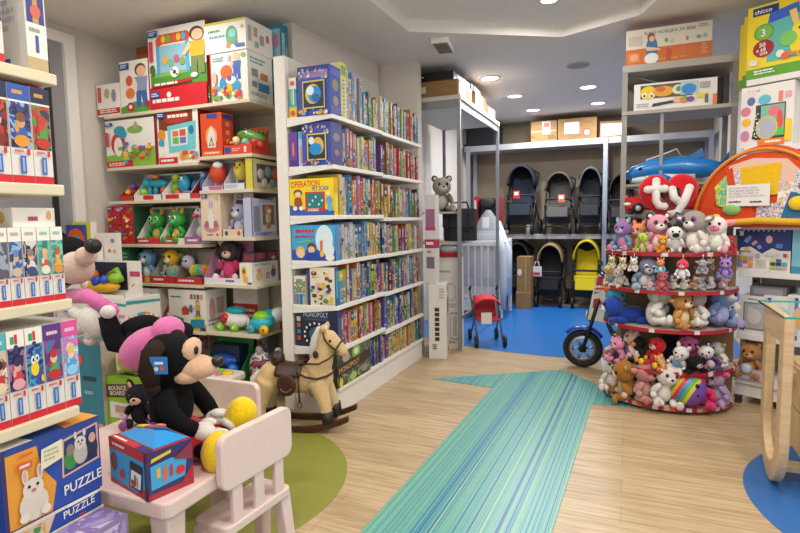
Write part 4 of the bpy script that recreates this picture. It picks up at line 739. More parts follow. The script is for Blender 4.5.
# ---------------------------------------------------------------- the puzzle shelf close to the camera on the left
LX = -1.53; LZ = [1.782, 1.466, 1.129, .80]; LY1, LY0 = 1.10, .12
LW = P('#d9ceb0', .45)
t = thing('puzzle_shelf', 'cream shelf of puzzle boxes close to the camera at the left edge', 'shelf', (LX-.2, (LY0+LY1)/2, 0)); off = (-(LX-.2), -(LY0+LY1)/2, 0)
for z in LZ: MB().box(LX-.40, LX, LY0, LY1, z-.032, z, LW).build('shelf', t, off, bevel=.004)
MB().box(LX-.42, LX-.40, LY0, LY1-.02, 0, 2.3, P('#8f8a84', .6)).build('back_panel', t, off)
MB().box(LX-.40, LX, LY0, 1.16, 0, .10, LW).build('base', t, off, bevel=.004)
MB().box(LX-.40, LX, LY0, 1.16, .43, .455, LW).build('shelf', t, off, bevel=.004)
for yy in (LY0+.02, LY1-.06): MB().box(LX-.40, LX-.37, yy, yy+.03, .1, 2.3, P('#77777a', .4, .6)).build('upright', t, off)
def puz(label, y0, y1, z, h, top, pic, depth=.24, topc='#ece8e0', bars=True, x=LX-.014, group=None, cover=(), full=None, **k):
    w = y1-y0-.002
    art = [('r', 0, 0, 1, .08, RED), ('r', .03, .36, .97, .82, pic), ('r', 0, .82, 1, 1, topc)] + top + [('r', .36, .1, .62, .28, '#3564b0'), ('r', .44, .12, .54, .26, '#8fb0e0'), ('l', .12, .3, .6, .345, 1, '#c8605a'), ('r', .68, .29, .82, .35, '#c8302c')]
    o = carton(label, -w/2, w/2, -depth/2, depth/2, 0, h, '#dcd8d2', full or art, left=cover, rotz=math.pi/2, name='puzzle_box', cat='puzzle box', group=group); o.location = (x-depth/2, (y0+y1)/2, z); return o
yx = lambda u, v: on_x(u, v, LX-.014).y
PB = lambda *p, s=26: BUSY(list(p), s)
def figure(c1, c2, c3, sk='#d8a888'): return [('e', .5, .5, .3, .08, c1), ('e', .5, .62, .2, .06, sk), ('e', .5, .67, .22, .05, c2), ('e', .5, .43, .36, .06, c3), ('e', .3, .55, .1, .04, c3)]
# top row, tall boxes cut by the top of the picture
a, b_, c_ = yx(-30, 66), yx(27, 68), yx(48, 70)
puz('white puzzle box with a tower picture, right end, highest puzzle shelf', b_, c_, LZ[0], .36, [], PB('#2b3478', '#3a3f8c', '#1f2a66', s=10), cover=[('l', .2, .3, .9, .8, 8, '#b8b8b8'), ('r', .1, .04, .7, .1, '#3a4f9a')], topc='#e4e2dc', x=LX-.01, full=[('r', 0, .0, 1, .1, '#bca67a'), ('r', 0, .1, 1, .36, '#e6e2da'), ('r', .08, .36, .92, 1, '#2d3580'), ('p', [(.35, .36), (.65, .36), (.54, .9), (.46, .9)], '#b8904a'), ('e', .5, .45, .26, .05, '#c8604a'), ('r', .42, .14, .58, .27, '#3a4f9a'), ('l', .15, .28, .7, .33, 1, '#9a948c')])
puz('white puzzle box standing a hand back from the tower one, highest puzzle shelf', yx(-10, 66), yx(5, 66), LZ[0], .30, [], PB('#3a4a7a', '#22303f', '#6a7a9a'), x=LX-.012)
# second row
U = [-12, 12.7, 35.2, 54.2]; Vv = 178
for i, (cs, fig, lb) in enumerate(((PB('#8f2a24', '#3a1f22', '#b84a30', '#20202a'), figure('#b02a24', '#2a3a8a', '#7a2420'), 'white puzzle box with a red and dark picture, third from right'),
        (PB('#2f4f9a', '#8fb0d8', '#3a3f7a', '#1f2a4a'), figure('#2f5fa8', '#7a5030', '#d8902c', '#c89a6a'), 'white puzzle box with a blue and brown puppy picture'),
        (PB('#22303a', '#5a8a4a', '#b8352c', '#2f3f4a'), figure('#3fa04a', '#c03a30', '#b8352c', '#c8403a'), 'white puzzle box with a red and green picture at the end'))):
    puz(lb + ', second puzzle shelf', yx(U[i], Vv), yx(U[i+1], Vv), LZ[1], .268, [('r', .0, .84, 1, 1, '#20284a' if i != 1 else '#2f55a8'), ('l', .2, .88, .8, .95, 1, '#d8a03a')] + fig, cs)
carton('pink and white flat box lying on the second row of puzzle boxes', LX-.24, LX-.05, yx(36, 88), yx(50, 88), LZ[1]+.269, LZ[1]+.281, '#d83a9a', [('r', .1, .1, .9, .9, '#e04aa8')])
# third row
U = [-4, 11, 25, 40, 53.5, 65.8]; Vv = 290
for i, (cs, fig, lb) in enumerate(((PB('#5a5a66', '#9aa0b0', '#3a3f4a'), [], 'white puzzle box with a grey picture, fifth from the right end'),
        (PB('#3f5f9a', '#8fb0d8', '#2f4a7a', '#b8c8d8'), figure('#3a5aa0', '#6a80b0', '#c8b09a'), 'white puzzle box with a pale blue castle scene, fourth from right'),
        (PB('#3a4f8a', '#b8a890', '#2a3048', '#d8d0c8'), figure('#d8d4cc', '#8a7a6a', '#3a4a7a'), 'white puzzle box with a blue and cream animal scene, third from right'),
        (PB('#3f9a8a', '#6ab8a4', '#2f7f72'), figure('#c8543a', '#d8b08a', '#e0d8c8'), 'white puzzle box with a green and red picture, second from right'),
        (PB('#3f9a8a', '#7ac0a8', '#2f8a7a'), figure('#d8b03a', '#b85a3a', '#e08a3a'), 'white puzzle box with a green and yellow picture at the right end'))):
    puz(lb + ', third puzzle shelf', yx(U[i], Vv), yx(U[i+1], Vv), LZ[2], .215, [('l', .2, .87, .8, .95, 1, '#8fc0b0' if i > 2 else '#b8b0a0')] + fig, cs)
# items lying on the third row
zz = LZ[2]+.2155
o = carton('white oblong box lying on the third row of puzzle boxes', LX-.30, LX-.05, yx(20, 210), yx(62, 205), zz, zz+.055, W0, [('e', .8, .5, .07, .3, '#d8b060'), ('l', .3, .3, .6, .7, 1, '#c05a5a')], right=[('e', .85, .6, .06, .25, '#d8b060'), ('l', .35, .2, .6, .6, 1, '#b04a5a')])
carton('teal and orange flat box leaning out over the third row of puzzle boxes', LX-.38, LX-.12, 1.09, 1.13, zz-.10, zz+.045, '#3aa4b4', [('r', 0, 0, .4, .5, '#d85a2c'), ('e', .7, .6, .2, .2, '#8fd0d8')], right=[('r', .0, .0, 1, .5, '#d85a2c')])
# fourth row
U = [-9, 9.4, 28, 46, 65, 81.3]; Vv = 392
for i, (cs, fig, tc, lb) in enumerate(((PB('#c8b8a8', '#8a3a3a', '#e0d4c8', '#4a8fa0'), figure('#b83a3a', '#2a2a30', '#e0c8a8'), '#4ab0b8', 'white puzzle box with a teal corner, fifth from the right end'),
        (PB('#3a3a7a', '#22244a', '#8a6a9a', '#b86a8a'), figure('#c83a4a', '#3a2a5a', '#d8a0a8'), '#ece8e0', 'white puzzle box with a purple night picture, fourth from right'),
        (PB('#3a4fa0', '#3a9fc0', '#22306a', '#5a7ab8'), [('e', .45, .55, .24, .08, '#e8cc2c'), ('e', .36, .65, .12, .045, W0), ('e', .6, .66, .12, .045, W0), ('e', .38, .65, .05, .02, K_), ('e', .6, .66, .05, .02, K_), ('e', .85, .43, .1, .04, '#e8b82c')], '#ece8e0', 'white puzzle box with a yellow bird like creature, third from right'),
        (PB('#5a3a7a', '#8a4a9a', '#3a7aa0', '#6a3f8a'), figure('#4aa06a', '#b8302c', '#b8302c', '#e8b89a'), '#5a3580', 'purple topped puzzle box, second from right'),
        (PB('#5aa8d8', '#d86aa8', '#8fc8e8', '#d8e4ec'), figure('#4aa0d8', '#e0c060', '#8fc8e8', '#f0c8a8'), '#d8529a', 'pink topped puzzle box at the right end'))):
    puz(lb + ', fourth puzzle shelf', yx(U[i], Vv), yx(U[i+1], Vv), LZ[3], .262, ([('r', .2, .86, .42, .94, '#3a9f6a'), ('r', .44, .86, .6, .96, '#c83a3a'), ('e', .5, .83, .12, .02, '#2f3a6a')] if i in (1, 2) else [('l', .2, .86, .8, .93, 1, '#e0c8e0')]) + fig, cs, topc=tc)
# the two big PUZZLE boxes below
def big_puzzle(label, z0, z1, y0, y1, depth=.26, sheet=True, x=LX-.004):
    art = [('r', 0, 0, 1, 1, '#2a4fa8'), ('p', [(0, 0), (.44, 0), (.5, .35), (.36, .62), (.32, 1), (0, 1)], '#e39a34'), ('r', 0, .92, 1, 1, '#2b458f'), ('r', 0, 0, .035, 1, '#3a2f6a'),
           ('p', [(.56, .36), (.98, .42), (.98, .93), (.58, .86)], '#d8aa8a'), ('p', [(.58, .39), (.96, .45), (.96, .9), (.6, .83)], '#20387a'),
           ('e', .66, .56, .075, .13, '#3a8a4a'), ('e', .66, .69, .045, .08, '#8a7a6a'), ('e', .77, .6, .08, .15, '#b9b2aa'), ('e', .77, .74, .065, .09, '#d0c9c1'), ('e', .72, .86, .018, .05, '#d0c9c1'), ('e', .82, .86, .018, .05, '#d0c9c1'), ('e', .75, .76, .01, .015, K_), ('e', .79, .76, .01, .015, K_), ('e', .77, .72, .015, .012, '#c86a6a'), ('e', .9, .62, .06, .15, '#2a2f4a'), ('e', .9, .75, .04, .07, '#c8a088'),
           ('e', .26, .22, .14, .2, '#d9cfc4'), ('e', .26, .42, .1, .13, '#dcd4ca'), ('e', .19, .6, .03, .1, '#dcd4ca'), ('e', .33, .6, .03, .1, '#dcd4ca'), ('e', .19, .6, .015, .07, '#d8a8a0'), ('e', .33, .6, .015, .07, '#d8a8a0'), ('e', .22, .46, .014, .02, K_), ('e', .3, .46, .014, .02, K_), ('e', .26, .40, .022, .02, '#c86a6a'), ('e', .16, .1, .05, .06, '#e4dcd2'), ('e', .36, .1, .05, .06, '#e4dcd2'),
           ('r', .12, .7, .26, .78, '#d85a3a'), ('l', .14, .71, .24, .77, 1, W0), ('l', .14, .84, .3, .9, 1, '#d8603a'), ('t', 'PUZZLE', .55, .14, .13, W0, .42, .06)]
    if sheet: art += [('p', [(.33, .6), (.56, .66), (.56, .9), (.35, .86)], '#e6e0c4'), ('l', .37, .68, .53, .84, 3, '#b8b494')]
    top = [('r', 0, 0, 1, 1, '#2f58b0'), ('p', [(0, 0), (.3, 0), (.2, 1), (0, 1)], '#e8e4dc'), ('p', [(.62, 0), (1, 0), (1, 1), (.8, 1)], '#e39a34'), ('p', [(.72, .3), (.98, .3), (.98, .7), (.78, .7)], '#e8e2d8'), ('l', .3, .35, .6, .7, 1, '#d8dcec')]
    w = y1-y0
    o = carton(label, -w/2, w/2, -depth/2, depth/2, 0, z1-z0, '#2a4fa8', art, top=top, left=[('r', .1, .1, .9, .9, '#e39a34'), ('r', .2, .3, .8, .7, '#5a3f7a')], right=[('r', .1, .1, .9, .9, '#d88a34')], rotz=math.pi/2, name='puzzle_box', cat='puzzle box')
    o.location = (x-depth/2, (y0+y1)/2, z0); return o
big_puzzle('large blue and orange box lettered PUZZLE with a price sheet, upper of the two', .516, .745, .868, 1.160)
w = .30; o = carton('flat blue box lettered PUZZLE on its side, under the large one', -w/2, w/2, -.13, .13, 0, .0575, '#2448a0', [('r', 0, .84, 1, 1, '#dcd8d0'), ('p', [(0, 0), (.42, 0), (.5, .84), (0, .84)], '#d8c0a0'), ('r', .1, .05, .4, .75, PB('#4a8a4a', '#c8b8a8', '#d8a040', '#3a4a8a', s=30)), ('t', 'PUZZLE', .58, .32, .40, W0, .34, .25), ('l', .74, .06, .82, .2, 1, '#d8402c'), ('r', .62, .84, .95, 1, W0)], top=[('r', 0, 0, 1, 1, '#2f58b0')], rotz=math.pi/2, name='puzzle_box', cat='puzzle box'); o.location = (LX-.132, 1.002, .4555)
o = carton('second flat blue puzzle box farther left at the picture corner', -.15, .15, -.13, .13, 0, .0575, '#2448a0', [('r', .1, .1, .9, .8, '#3a60b8')], rotz=math.pi/2, name='puzzle_box', cat='puzzle box'); o.location = (LX-.132, .69, .4555)
PV = PB('#a898c4', '#8a74b0', '#c8bcd8', s=14)
a_ = on_x(127, 505, -1.415)
o = carton('lilac box standing on the floor in front of the puzzle shelf end', -.11, .11, -.055, .055, 0, .452, '#8f7fae', [('r', .04, .05, .96, .97, PV), ('l', .55, .86, .9, .93, 1, '#e4dcec')], top=[('r', .02, .05, .98, .95, PV)], right=[('r', .05, .05, .95, .97, PV)], rotz=math.pi/2); o.location = (-1.47, a_.y-.11, 0)
o = carton('black box with an orange panel on the floor in front of the lilac box', -.13, .13, -.05, .05, 0, .40, '#1a191d', [('r', .62, .72, .95, .96, '#d8902c'), ('r', .1, .8, .5, .9, '#3a3a40')], top=[('r', .62, .1, .95, .9, '#d8902c'), ('l', .1, .3, .5, .7, 2, '#6a6a70')], rotz=math.pi/2); o.location = (-1.36, a_.y-.22, 0)

# ---------------------------------------------------------------- pale pink children's table and chairs
PINK = P('#e0c6bf', .4); PINK2 = P('#e2cac4', .4)
TX0, TX1, TY0, TY1 = -2.07, -1.295, 1.188, 1.735
t = thing('childrens_table', 'pale pink plastic childrens table carrying the puppy and the cube box', 'table', ((TX0+TX1)/2, (TY0+TY1)/2, 0)); w2, d2 = (TX1-TX0)/2, (TY1-TY0)/2
MB().rbox(-w2, w2, -d2, d2, .425, .48, .035, PINK, n=5).build('tabletop', t, bevel=.008)
MB().rbox(-w2+.06, w2-.06, -d2+.06, d2-.06, .385, .425, .03, PINK).build('apron', t)
for sx in (-1, 1):
    for sy in (-1, 1):
        b = MB(); a0 = (sx*(w2-(.20 if sy > 0 else .055)), sy*(d2-.055)); 
        vs = [(a0[0]+dx*r, a0[1]+dy*r, z) for z, r in ((0, .026), (.426, .04)) for dx, dy in ((-1, -1), (1, -1), (1, 1), (-1, 1))]
        b.add(vs, [(3, 2, 1, 0), (4, 5, 6, 7), (0, 1, 5, 4), (1, 2, 6, 5), (2, 3, 7, 6), (3, 0, 4, 7)], PINK); b.build('leg', t, bevel=.008)
def kid_chair(label, loc, rotz, h=.70, sz=.38, k=1.0, front=-.16):
    """chair facing -y locally: backrest at +y"""
    t = thing('childrens_chair', label, 'chair', loc, rotz, 'pale pink childrens chairs')
    MB().rbox(-.175*k, .175*k, front, .17, sz-.035, sz, .03, PINK2, n=4).build('seat', t, bevel=.006)
    for sx in (-1, 1):
        for sy in (-1, 1):
            b = MB(); cx, cy = sx*.145*k, (.13 if sy > 0 else front+.03); ex, ey = sx*.16*k, (.16 if sy > 0 else front+.02)
            vs = [(ex+dx*.022, ey+dy*.022, 0) for dx, dy in ((-1, -1), (1, -1), (1, 1), (-1, 1))]+[(cx+dx*.03, cy+dy*.03, sz-.03) for dx, dy in ((-1, -1), (1, -1), (1, 1), (-1, 1))]
            b.add(vs, [(3, 2, 1, 0), (4, 5, 6, 7), (0, 1, 5, 4), (1, 2, 6, 5), (2, 3, 7, 6), (3, 0, 4, 7)], PINK2); b.build('leg', t, bevel=.006)
    for sx in (-.11*k, 0, .11*k):
        b = MB(); b.box(sx-.025, sx+.025, .145, .165, sz-.02, h-.15, PINK2, Matrix.Translation((0, .0, 0)) @ Matrix.Shear('XZ', 4, (0, 0)) if 0 else None); b.build('slat', t, bevel=.005)
    pts = []; W, z0, z1, r = .185*k, h-.20, h, .04
    for cx, cz, a0 in ((W-r, z1-r, 0), (-W+r, z1-r, 90), (-W+r, z0+r, 180), (W-r, z0+r, 270)):
        for i in range(6): a = math.radians(a0+18*i); pts.append((cx+r*math.cos(a), cz+r*math.sin(a)))
    b = MB(); n = len(pts); vs = [(x, .138, z) for x, z in pts]+[(x, .170, z) for x, z in pts]
    b.add(vs, [tuple(range(n)), tuple(range(2*n-1, n-1, -1))]+[(i, n+i, n+(i+1) % n, (i+1) % n) for i in range(n)], PINK2); b.build('backrest', t, bevel=.006)
    return t
kid_chair('pale pink childrens chair with its slatted back to the aisle, nearest the camera', (-1.414, 1.60, 0), -math.pi/2-.08, .615, .285, 1.02, .0)
kid_chair('pale pink childrens chair at the far side of the pink table', (-1.855, 1.985, 0), .0, .55, .33)

# ---------------------------------------------------------------- on the table
def cube_box():
    C_, L_ = Vector((-1.362, 1.185)), Vector((-1.60, 1.245)); ux = (C_-L_).normalized(); w_ = .245; d_ = .155; h_ = .155; ang = math.atan2(ux.y, ux.x)
    n = Vector((-ux.y, ux.x)); ctr = C_-ux*w_/2+n*d_/2
    fr = [('r', 0, 0, 1, 1, '#2f9ad8'), ('p', [(0, .78), (1, .78), (1, 1), (0, 1)], '#b02834'), ('l', .1, .84, .55, .94, 1, W0), ('p', [(0, 0), (1, 0), (1, .28), (.72, .06), (0, .1)], '#a82834'), ('e', .12, .5, .08, .2, '#7a2a3a'), ('p', [(.52, .12), (.86, .12), (.9, .68), (.58, .7)], '#1d2430'), ('p', [(.56, .16), (.82, .16), (.86, .5), (.6, .52)], '#dfe4ea'), ('e', .34, .3, .07, .1, '#c8302c'), ('e', .64, .24, .06, .08, '#c8302c'), ('r', .68, .2, .72, .44, '#3a6a3a'), ('r', .74, .2, .77, .4, '#c87a2c'), ('r', .95, 0, 1, 1, '#3a2a5a')]
    rt = [('r', 0, 0, 1, 1, '#343064'), ('p', [(.06, .2), (.8, .25), (.86, .66), (.5, .74), (.06, .7)], '#3fa4d8'), ('t', 'SPIDER', .08, .8, .12, '#e0c03a', .5, .1), ('r', 0, 0, 1, .12, '#a82834'), ('p', [(.7, .1), (1, .1), (1, .45)], '#a82834'), ('r', .18, .42, .26, .62, '#e0b03a'), ('r', .32, .3, .4, .62, '#d86a3a'), ('r', .46, .36, .53, .6, '#b83a34'), ('e', .7, .42, .1, .1, '#c8302c'), ('p', [(.55, .7), (.98, .55), (.98, .95)], '#8a2f44')]
    rt = [a for a in rt if not (a[0] == 't')] + [('p', [(.06, .78), (.5, .86), (.5, .93), (.08, .86)], '#e0c03a')]
    tp = [('r', 0, 0, 1, .16, '#b02834'), ('l', .05, .03, .4, .12, 1, W0), ('r', .7, 0, 1, .16, '#343064')]
    o = carton('red, blue and purple cube shaped toy box with a blue lid, pink table', -w_/2, w_/2, -d_/2, d_/2, .481, .481+h_, '#b02834', fr, right=rt, left=[('r', .1, .1, .9, .9, '#7a2a3a')], top=tp, rotz=ang)
    o.location = (ctr.x, ctr.y, .481)
    b = MB(); a, q = w_/2-.012, d_/2; zt = h_+.028
    base = [(-a, -q+.03, h_+.0015), (a, -q+.03, h_+.0015), (a, q-.004, h_+.0015), (-a, q-.004, h_+.0015)]; tops = [(-a*.45, -q*.1, zt), (a*.45, -q*.1, zt), (a*.45, q*.3, zt), (-a*.45, q*.3, zt)]
    b.add(base+tops, [(4, 5, 6, 7), (0, 1, 5, 4), (1, 2, 6, 5), (2, 3, 7, 6), (3, 0, 4, 7)], P('#2f8fd4', .12)); b.build('lid', o)
    b = MB()
    for i, (x, y, c, l) in enumerate(((-.03, .0, '#d8b03a', .03), (.0, .012, '#c8402c', .035), (.03, .02, '#3a4a8a', .03), (.01, .035, '#e0703a', .02))): b.ell((x, y, zt+.003), (l, .008, .006), P(c, .3), (0, 0, .5))
    b.build('toy', o)
cube_box()
def puppy():
    H = .50; c = dict(body='#1b1b20', head='#1b1b20', belly='#1b1b20', muzzle='#d9ae8a', ear='#17171b', foot='#e8c417', hand='#dcd8d0', nose='#121214', eye='#121214')
    t = thing('plush_puppy', 'large black plush puppy with tan snout, red shorts and yellow feet seated on the table', 'soft toy', (-1.555, 1.50, .4815), math.radians(110)); t.scale = (.93, .93, .93)
    D_ = FUR('#0e0e11', 70); TAN = FUR('#d9b092', 70); YEL = FUR('#e8c515', 60); WHT = FUR('#dedad2', 70)
    b = MB(); b.ell((0, .02, .2), (.095, .085, .12), D_, n=20, k=12); b.ell((0, .0, .27), (.07, .06, .07), D_); b.build('body', t)
    b = MB(); b.ell((0, -.005, .075), (.112, .105, .075), FUR('#b01f22', 70), n=20, k=12)
    for q in (-1, 1): b.ell((q*.075, -.1, .065), (.06, .1, .058), FUR('#b01f22', 70), (0, 0, -q*.15))
    b.build('shorts', t)
    b = MB(); b.ell((0, .0, .385), (.098, .10, .1), D_, n=22, k=14); b.ell((0, .035, .40), (.1, .085, .09), D_); hd = b.build('head', t)
    b = MB(); b.ell((0, -.085, .355), (.072, .09, .05), TAN, n=18, k=12); b.ell((0, -.135, .355), (.048, .045, .038), TAN); b.ell((0, -.06, .33), (.085, .06, .04), TAN); b.build('muzzle', hd)
    b = MB(); b.ell((.0, -.075, .425), (.066, .035, .05), TAN, (.2, 0, 0)); b.build('forehead_patch', hd)
    MB().ell((0, -.178, .378), (.028, .024, .024), P('#141416', .35)).build('nose', hd)
    for q in (-1, 1):
        e = MB().ell((q*.03, -.107, .43), (.013, .008, .018), P('#121214', .1)).build('eye', hd)
        b = MB(); b.tube([(q*.075, .02, .465), (q*.115, .03, .44), (q*.13, .035, .37), (q*.122, .03, .31)], [.03, .038, .042, .026], FUR('#2e1f17', 70), 12); b.ell((q*.122, .03, .305), (.03, .03, .03), FUR('#2e1f17', 70)); b.build('ear', hd)
        b = MB(); b.tube([(q*.085, -.0, .275), (q*.125, -.03, .215), (q*.12, -.075, .16), (q*.09, -.11, .13)], [.036, .038, .036, .032], D_, 12); ar = b.build('arm', t)
        b = MB(); b.ell((q*.075, -.14, .115), (.042, .055, .04), WHT, (0, 0, q*.4)); 
        for j, (dx, dz) in enumerate(((-.024, .006), (-.004, .0), (.018, -.006))): b.tube([(q*.06+dx, -.175, .112+dz), (q*.05+dx, -.21, .10+dz), (q*.045+dx, -.225, .083+dz)], [.017, .017, .013], WHT, 8)
        b.ell((q*.045, -.15, .145), (.016, .032, .016), WHT, (0, 0, 0)); b.build('paw', ar)
        fz = .12 if q > 0 else .06; fy = -.215 if q > 0 else -.20; fx = .09 if q > 0 else .13
        MB().tube([(q*.08, -.13, .06), (q*fx, fy+.05, fz)], [.03, .028], D_, 10).build('leg', t)
        MB().ell((q*fx, fy-.02, fz), (.072, .066, .08), YEL, (.15, 0, q*-.1), n=20, k=12).build('foot', t)
    MB().tube([(.0, .08, .1), (.02, .14, .1), (.03, .17, .13)], [.016, .014, .012], D_, 8).build('tail', t)
    b = MB(); b.box(-.03, .035, -.02, .045, 0, .004, P('#1f78c0', .3), Matrix.Translation((-.150, -.028, .40)) @ Matrix.Rotation(math.radians(-90), 4, 'Y')); b.build('ear_tag', hd); b = MB(); b.face((-.1545, .010, .375), (0, -1, 0), (0, 0, 1), .055, .05, [('e', .3, .3, .15, .17, '#e0d8d0'), ('e', .7, .35, .14, .2, '#c8603a'), ('r', .2, .65, .8, .85, W0)]); b.build('ear_tag_print', hd)
    return t
puppy()
# cartons and plush toys behind the table
p0, p1 = on_y(76, 385, 1.75), on_y(102.5, 385, 1.75)
carton('flat teal box with an orange rim standing behind the puzzle shelf', p0.x-.02, p1.x, 1.75, 1.83, 0, .80, '#2d7f96', [('r', 0, .985, 1, 1, '#d8602c'), ('r', .25, .32, .95, .5, '#c9a8a0'), ('l', .35, .36, .85, .46, 3, '#5a6a78'), ('e', .32, .88, .08, .03, '#d85a3a'), ('l', .35, .74, .9, .79, 1, '#1f4a5a'), ('l', .4, .66, .8, .70, 1, '#8fb8c4')], right=[('r', 0, 0, 1, 1, '#d8d0c4')])
g0, g1 = on_y(103.5, 395, 1.77), on_y(143, 395, 1.77)
carton('plain grey carton under the lime green box behind the pink table', g0.x, min(g1.x, -2.085), 1.765, 2.0, 0, .372, '#9a9088', [('l', .2, .3, .8, .7, 4, '#6a6058')])
carton('lime green box with a brown sign and a white card picture behind the pink table', g0.x+.004, g1.x-.002, 1.77, 1.95, .3725, on_y(123, 378, 1.77).z, '#8fc02a', [('p', [(.06, .60), (.96, .68), (.96, .93), (.06, .84)], '#4a2e22'), ('p', [(.1, .63), (.92, .71), (.92, .9), (.1, .81)], '#6a4a34'), ('t', 'BOUNCE', .14, .74, .08, W0, .74, .1), ('t', 'BOARD', .18, .65, .08, W0, .66, .1), ('r', .16, .24, .9, .54, '#e8e4da'), ('r', .28, .34, .8, .48, '#d8b8a8'), ('l', .3, .36, .78, .47, 3, '#a89088'), ('r', .44, .27, .62, .32, '#b85a4a')], top=[('p', [(.2, .2), (.9, .2), (.9, .8), (.3, .8)], '#4a2e22'), ('l', .3, .3, .8, .7, 2, W0)])
zt = on_y(123, 378, 1.77).z
t = thing('plush_duck', 'lime yellow plush duck with an orange beak on the lime green box', 'soft toy', ((g0.x+g1.x)/2-.03, 1.86, zt))
MB().ell((0, 0, .055), (.075, .06, .055), FUR('#c9d03a')).build('body', t); h_ = MB().ell((0, -.02, .10), (.05, .045, .04), FUR('#d2d844')).build('head', t); MB().ell((.02, -.065, .085), (.028, .025, .012), P('#e8a01c', .5)).build('beak', h_)
t = plush('small black and purple plush cat sitting in front of the lime green box', (-1.93, 1.66, .481), .20, dict(body='#202026', head='#202026', belly='#202026', muzzle='#d8a890', ear='#202026', foot='#8a4a90', hand='#c8a0b8', nose='#121214'), 'pointy', 'sit', .5)
carton('white carton standing between the lime green box and the far pink chair', -1.985, -1.875, 1.745, 1.81, 0, .66, '#cfc8be', [('r', .1, .5, .9, .95, PB('#c8b8b0', '#b06a7a', '#8a8a98', '#d8d0c8'))])
def pink_plush():
    t = thing('plush_dog', 'large plush dog in a pink dress with white paws lying across the boxes', 'soft toy', (-2.12, 1.80, .80))
    BK = FUR('#0f0f13', 70); PK = FUR('#d872ac', 70); WH = FUR('#dcd6d0', 70); CR = FUR('#dcbfae', 70)
    P_ = lambda u, v, y: on_y(u, v, y)-Vector((-2.12, 1.80, .80))
    q = P_(147, 348, 1.72); r = P_(168, 330, 1.74); s = P_(137, 334, 1.74)
    b = MB(); b.ell(q, (.145, .10, .085), PK, (0, -.5, 0), 20, 12); b.ell(r, (.06, .075, .06), PK, (0, -.3, 0)); b.build('dress', t)
    b = MB(); b.ell(s+Vector((-.02, .03, .015)), (.12, .08, .06), BK, (0, -.3, 0), 18, 10); b.build('body', t)
    e0, e1, e2 = P_(130, 346, 1.70), P_(116, 342, 1.68), P_(107, 316, 1.67)
    a = MB().tube([s, e0, e1, P_(112, 332, 1.67), e2], [.05, .05, .05, .043, .036], BK, 12).build('arm', t)
    g = P_(93, 322, 1.66); b = MB(); b.ell(g, (.085, .05, .065), WH, (0, .5, 0), 18, 12)
    for du, dv, l in ((74, 312, .024), (78, 330, .026), (90, 340, .026)): b.tube([g, P_(du, dv, 1.64)], [.035, l], WH, 10); b.ell(P_(du, dv, 1.64), (l, l, l), WH)
    b.ell(P_(108, 312, 1.655), (.035, .03, .03), WH); b.build('paw', a)
    b = MB(); b.tube([P_(70, 296, 1.70), P_(88, 296, 1.68), P_(108, 308, 1.67)], [.035, .035, .03], PK, 10); b.ell(P_(112, 310, 1.68), (.03, .03, .03), PK); b.build('sleeve_frill', t)
    h = P_(66, 268, 1.75); b = MB(); b.ell(h+Vector((-.06, .05, .03)), (.13, .12, .12), BK, n=20, k=12); hd = b.build('head', t)
    b = MB(); b.ell(P_(76, 268, 1.70), (.085, .075, .075), CR, (0, -.4, 0), 18, 12); b.ell(P_(86, 256, 1.68), (.05, .045, .042), CR); b.build('muzzle', hd)
    MB().ell(P_(93, 246, 1.66), (.036, .034, .034), P('#121218', .5)).build('nose', hd)
    b = MB(); b.tube([h+Vector((-.1, .05, .12)), h+Vector((-.17, .03, .14)), h+Vector((-.22, .0, .05))], [.05, .055, .035], BK, 10); b.build('ear', hd)
    b = MB(); b.tube([P_(182, 330, 1.80), P_(180, 345, 1.84), P_(170, 372, 1.86)], [.05, .05, .045], BK, 10); b.build('leg', t)
pink_plush()
# low stand against the left wall with packed vehicles and cups
SX0, SX1, SY0 = -3.88, -3.12, 2.62
t = thing('display_stand', 'low cream display stand against the left wall below the white cartons', 'stand', ((SX0+SX1)/2, SY0+.17, 0)); MB().box(-.4, .4, -.17, .17, 0, .50, CREAM).build('base', t); MB().box(-.41, .41, -.18, .18, .5, .52, CREAM).build('top', t, bevel=.003)
carton('white carton with a scalloped teal edge under the toy digger pack', SX0+.01, SX1-.01, SY0+.01, SY0+.3, .5205, .835, W0, [('p', [(0, .88), (1, .84), (1, .9), (0, .96)], '#3aa0a8'), ('r', .02, .04, .98, .66, PB('#e4dcd8', '#d88ab0', '#e8e4e0', '#4aa0b0', '#d8883a', '#e8e4e0', s=7))], right=[('r', .04, .04, .96, .66, PB('#e4dcd8', '#d88ab0', '#e8e4e0', '#4aa0b0', '#d8883a', '#e8e4e0', s=7)), ('p', [(0, .88), (1, .84), (1, .9), (0, .96)], '#3aa0a8')])
def digger(m, w, h, d):
    m.ell((-.02, -.02, .05), (.13, .05, .035), P('#e0a81c', .35)); m.ell((-.07, -.03, .1), (.04, .04, .035), P('#e06a1c', .35)); m.ell((-.07, -.055, .06), (.025, .02, .025), P('#e4d4c0', .4)); m.ell((.0, -.055, .075), (.03, .02, .028), P('#1f3fb0', .3)); m.ell((.05, -.05, .085), (.022, .02, .022), P('#2f55b8', .3)); m.tube([(.02, 0, .1), (.08, 0, .13), (.13, -.02, .08)], .014, P('#7ab02c', .3)); m.ell((.09, -.02, .09), (.04, .035, .025), P('#8cb42c', .3))
t = tray('white pack with a yellow and orange toy digger behind a dark window', 62, 124, 262, .8365, W0, W0, .1, [digger], depth=.15, y=SY0+.02, backart=[('r', .12, .15, .78, .95, '#1c2440'), ('r', .82, .55, .98, .7, '#c84a6a'), ('e', .9, .25, .06, .1, '#e0a03a')], sideh=.5)
zt = .8365+.24
t = thing('stacking_cups', 'pink and yellow tower of stacking cups in front of the bare wall', 'toy', (-3.42, SY0+.42, .8))
t.location = (on_y(97, 265, SY0+.26).x, SY0+.24, .836)
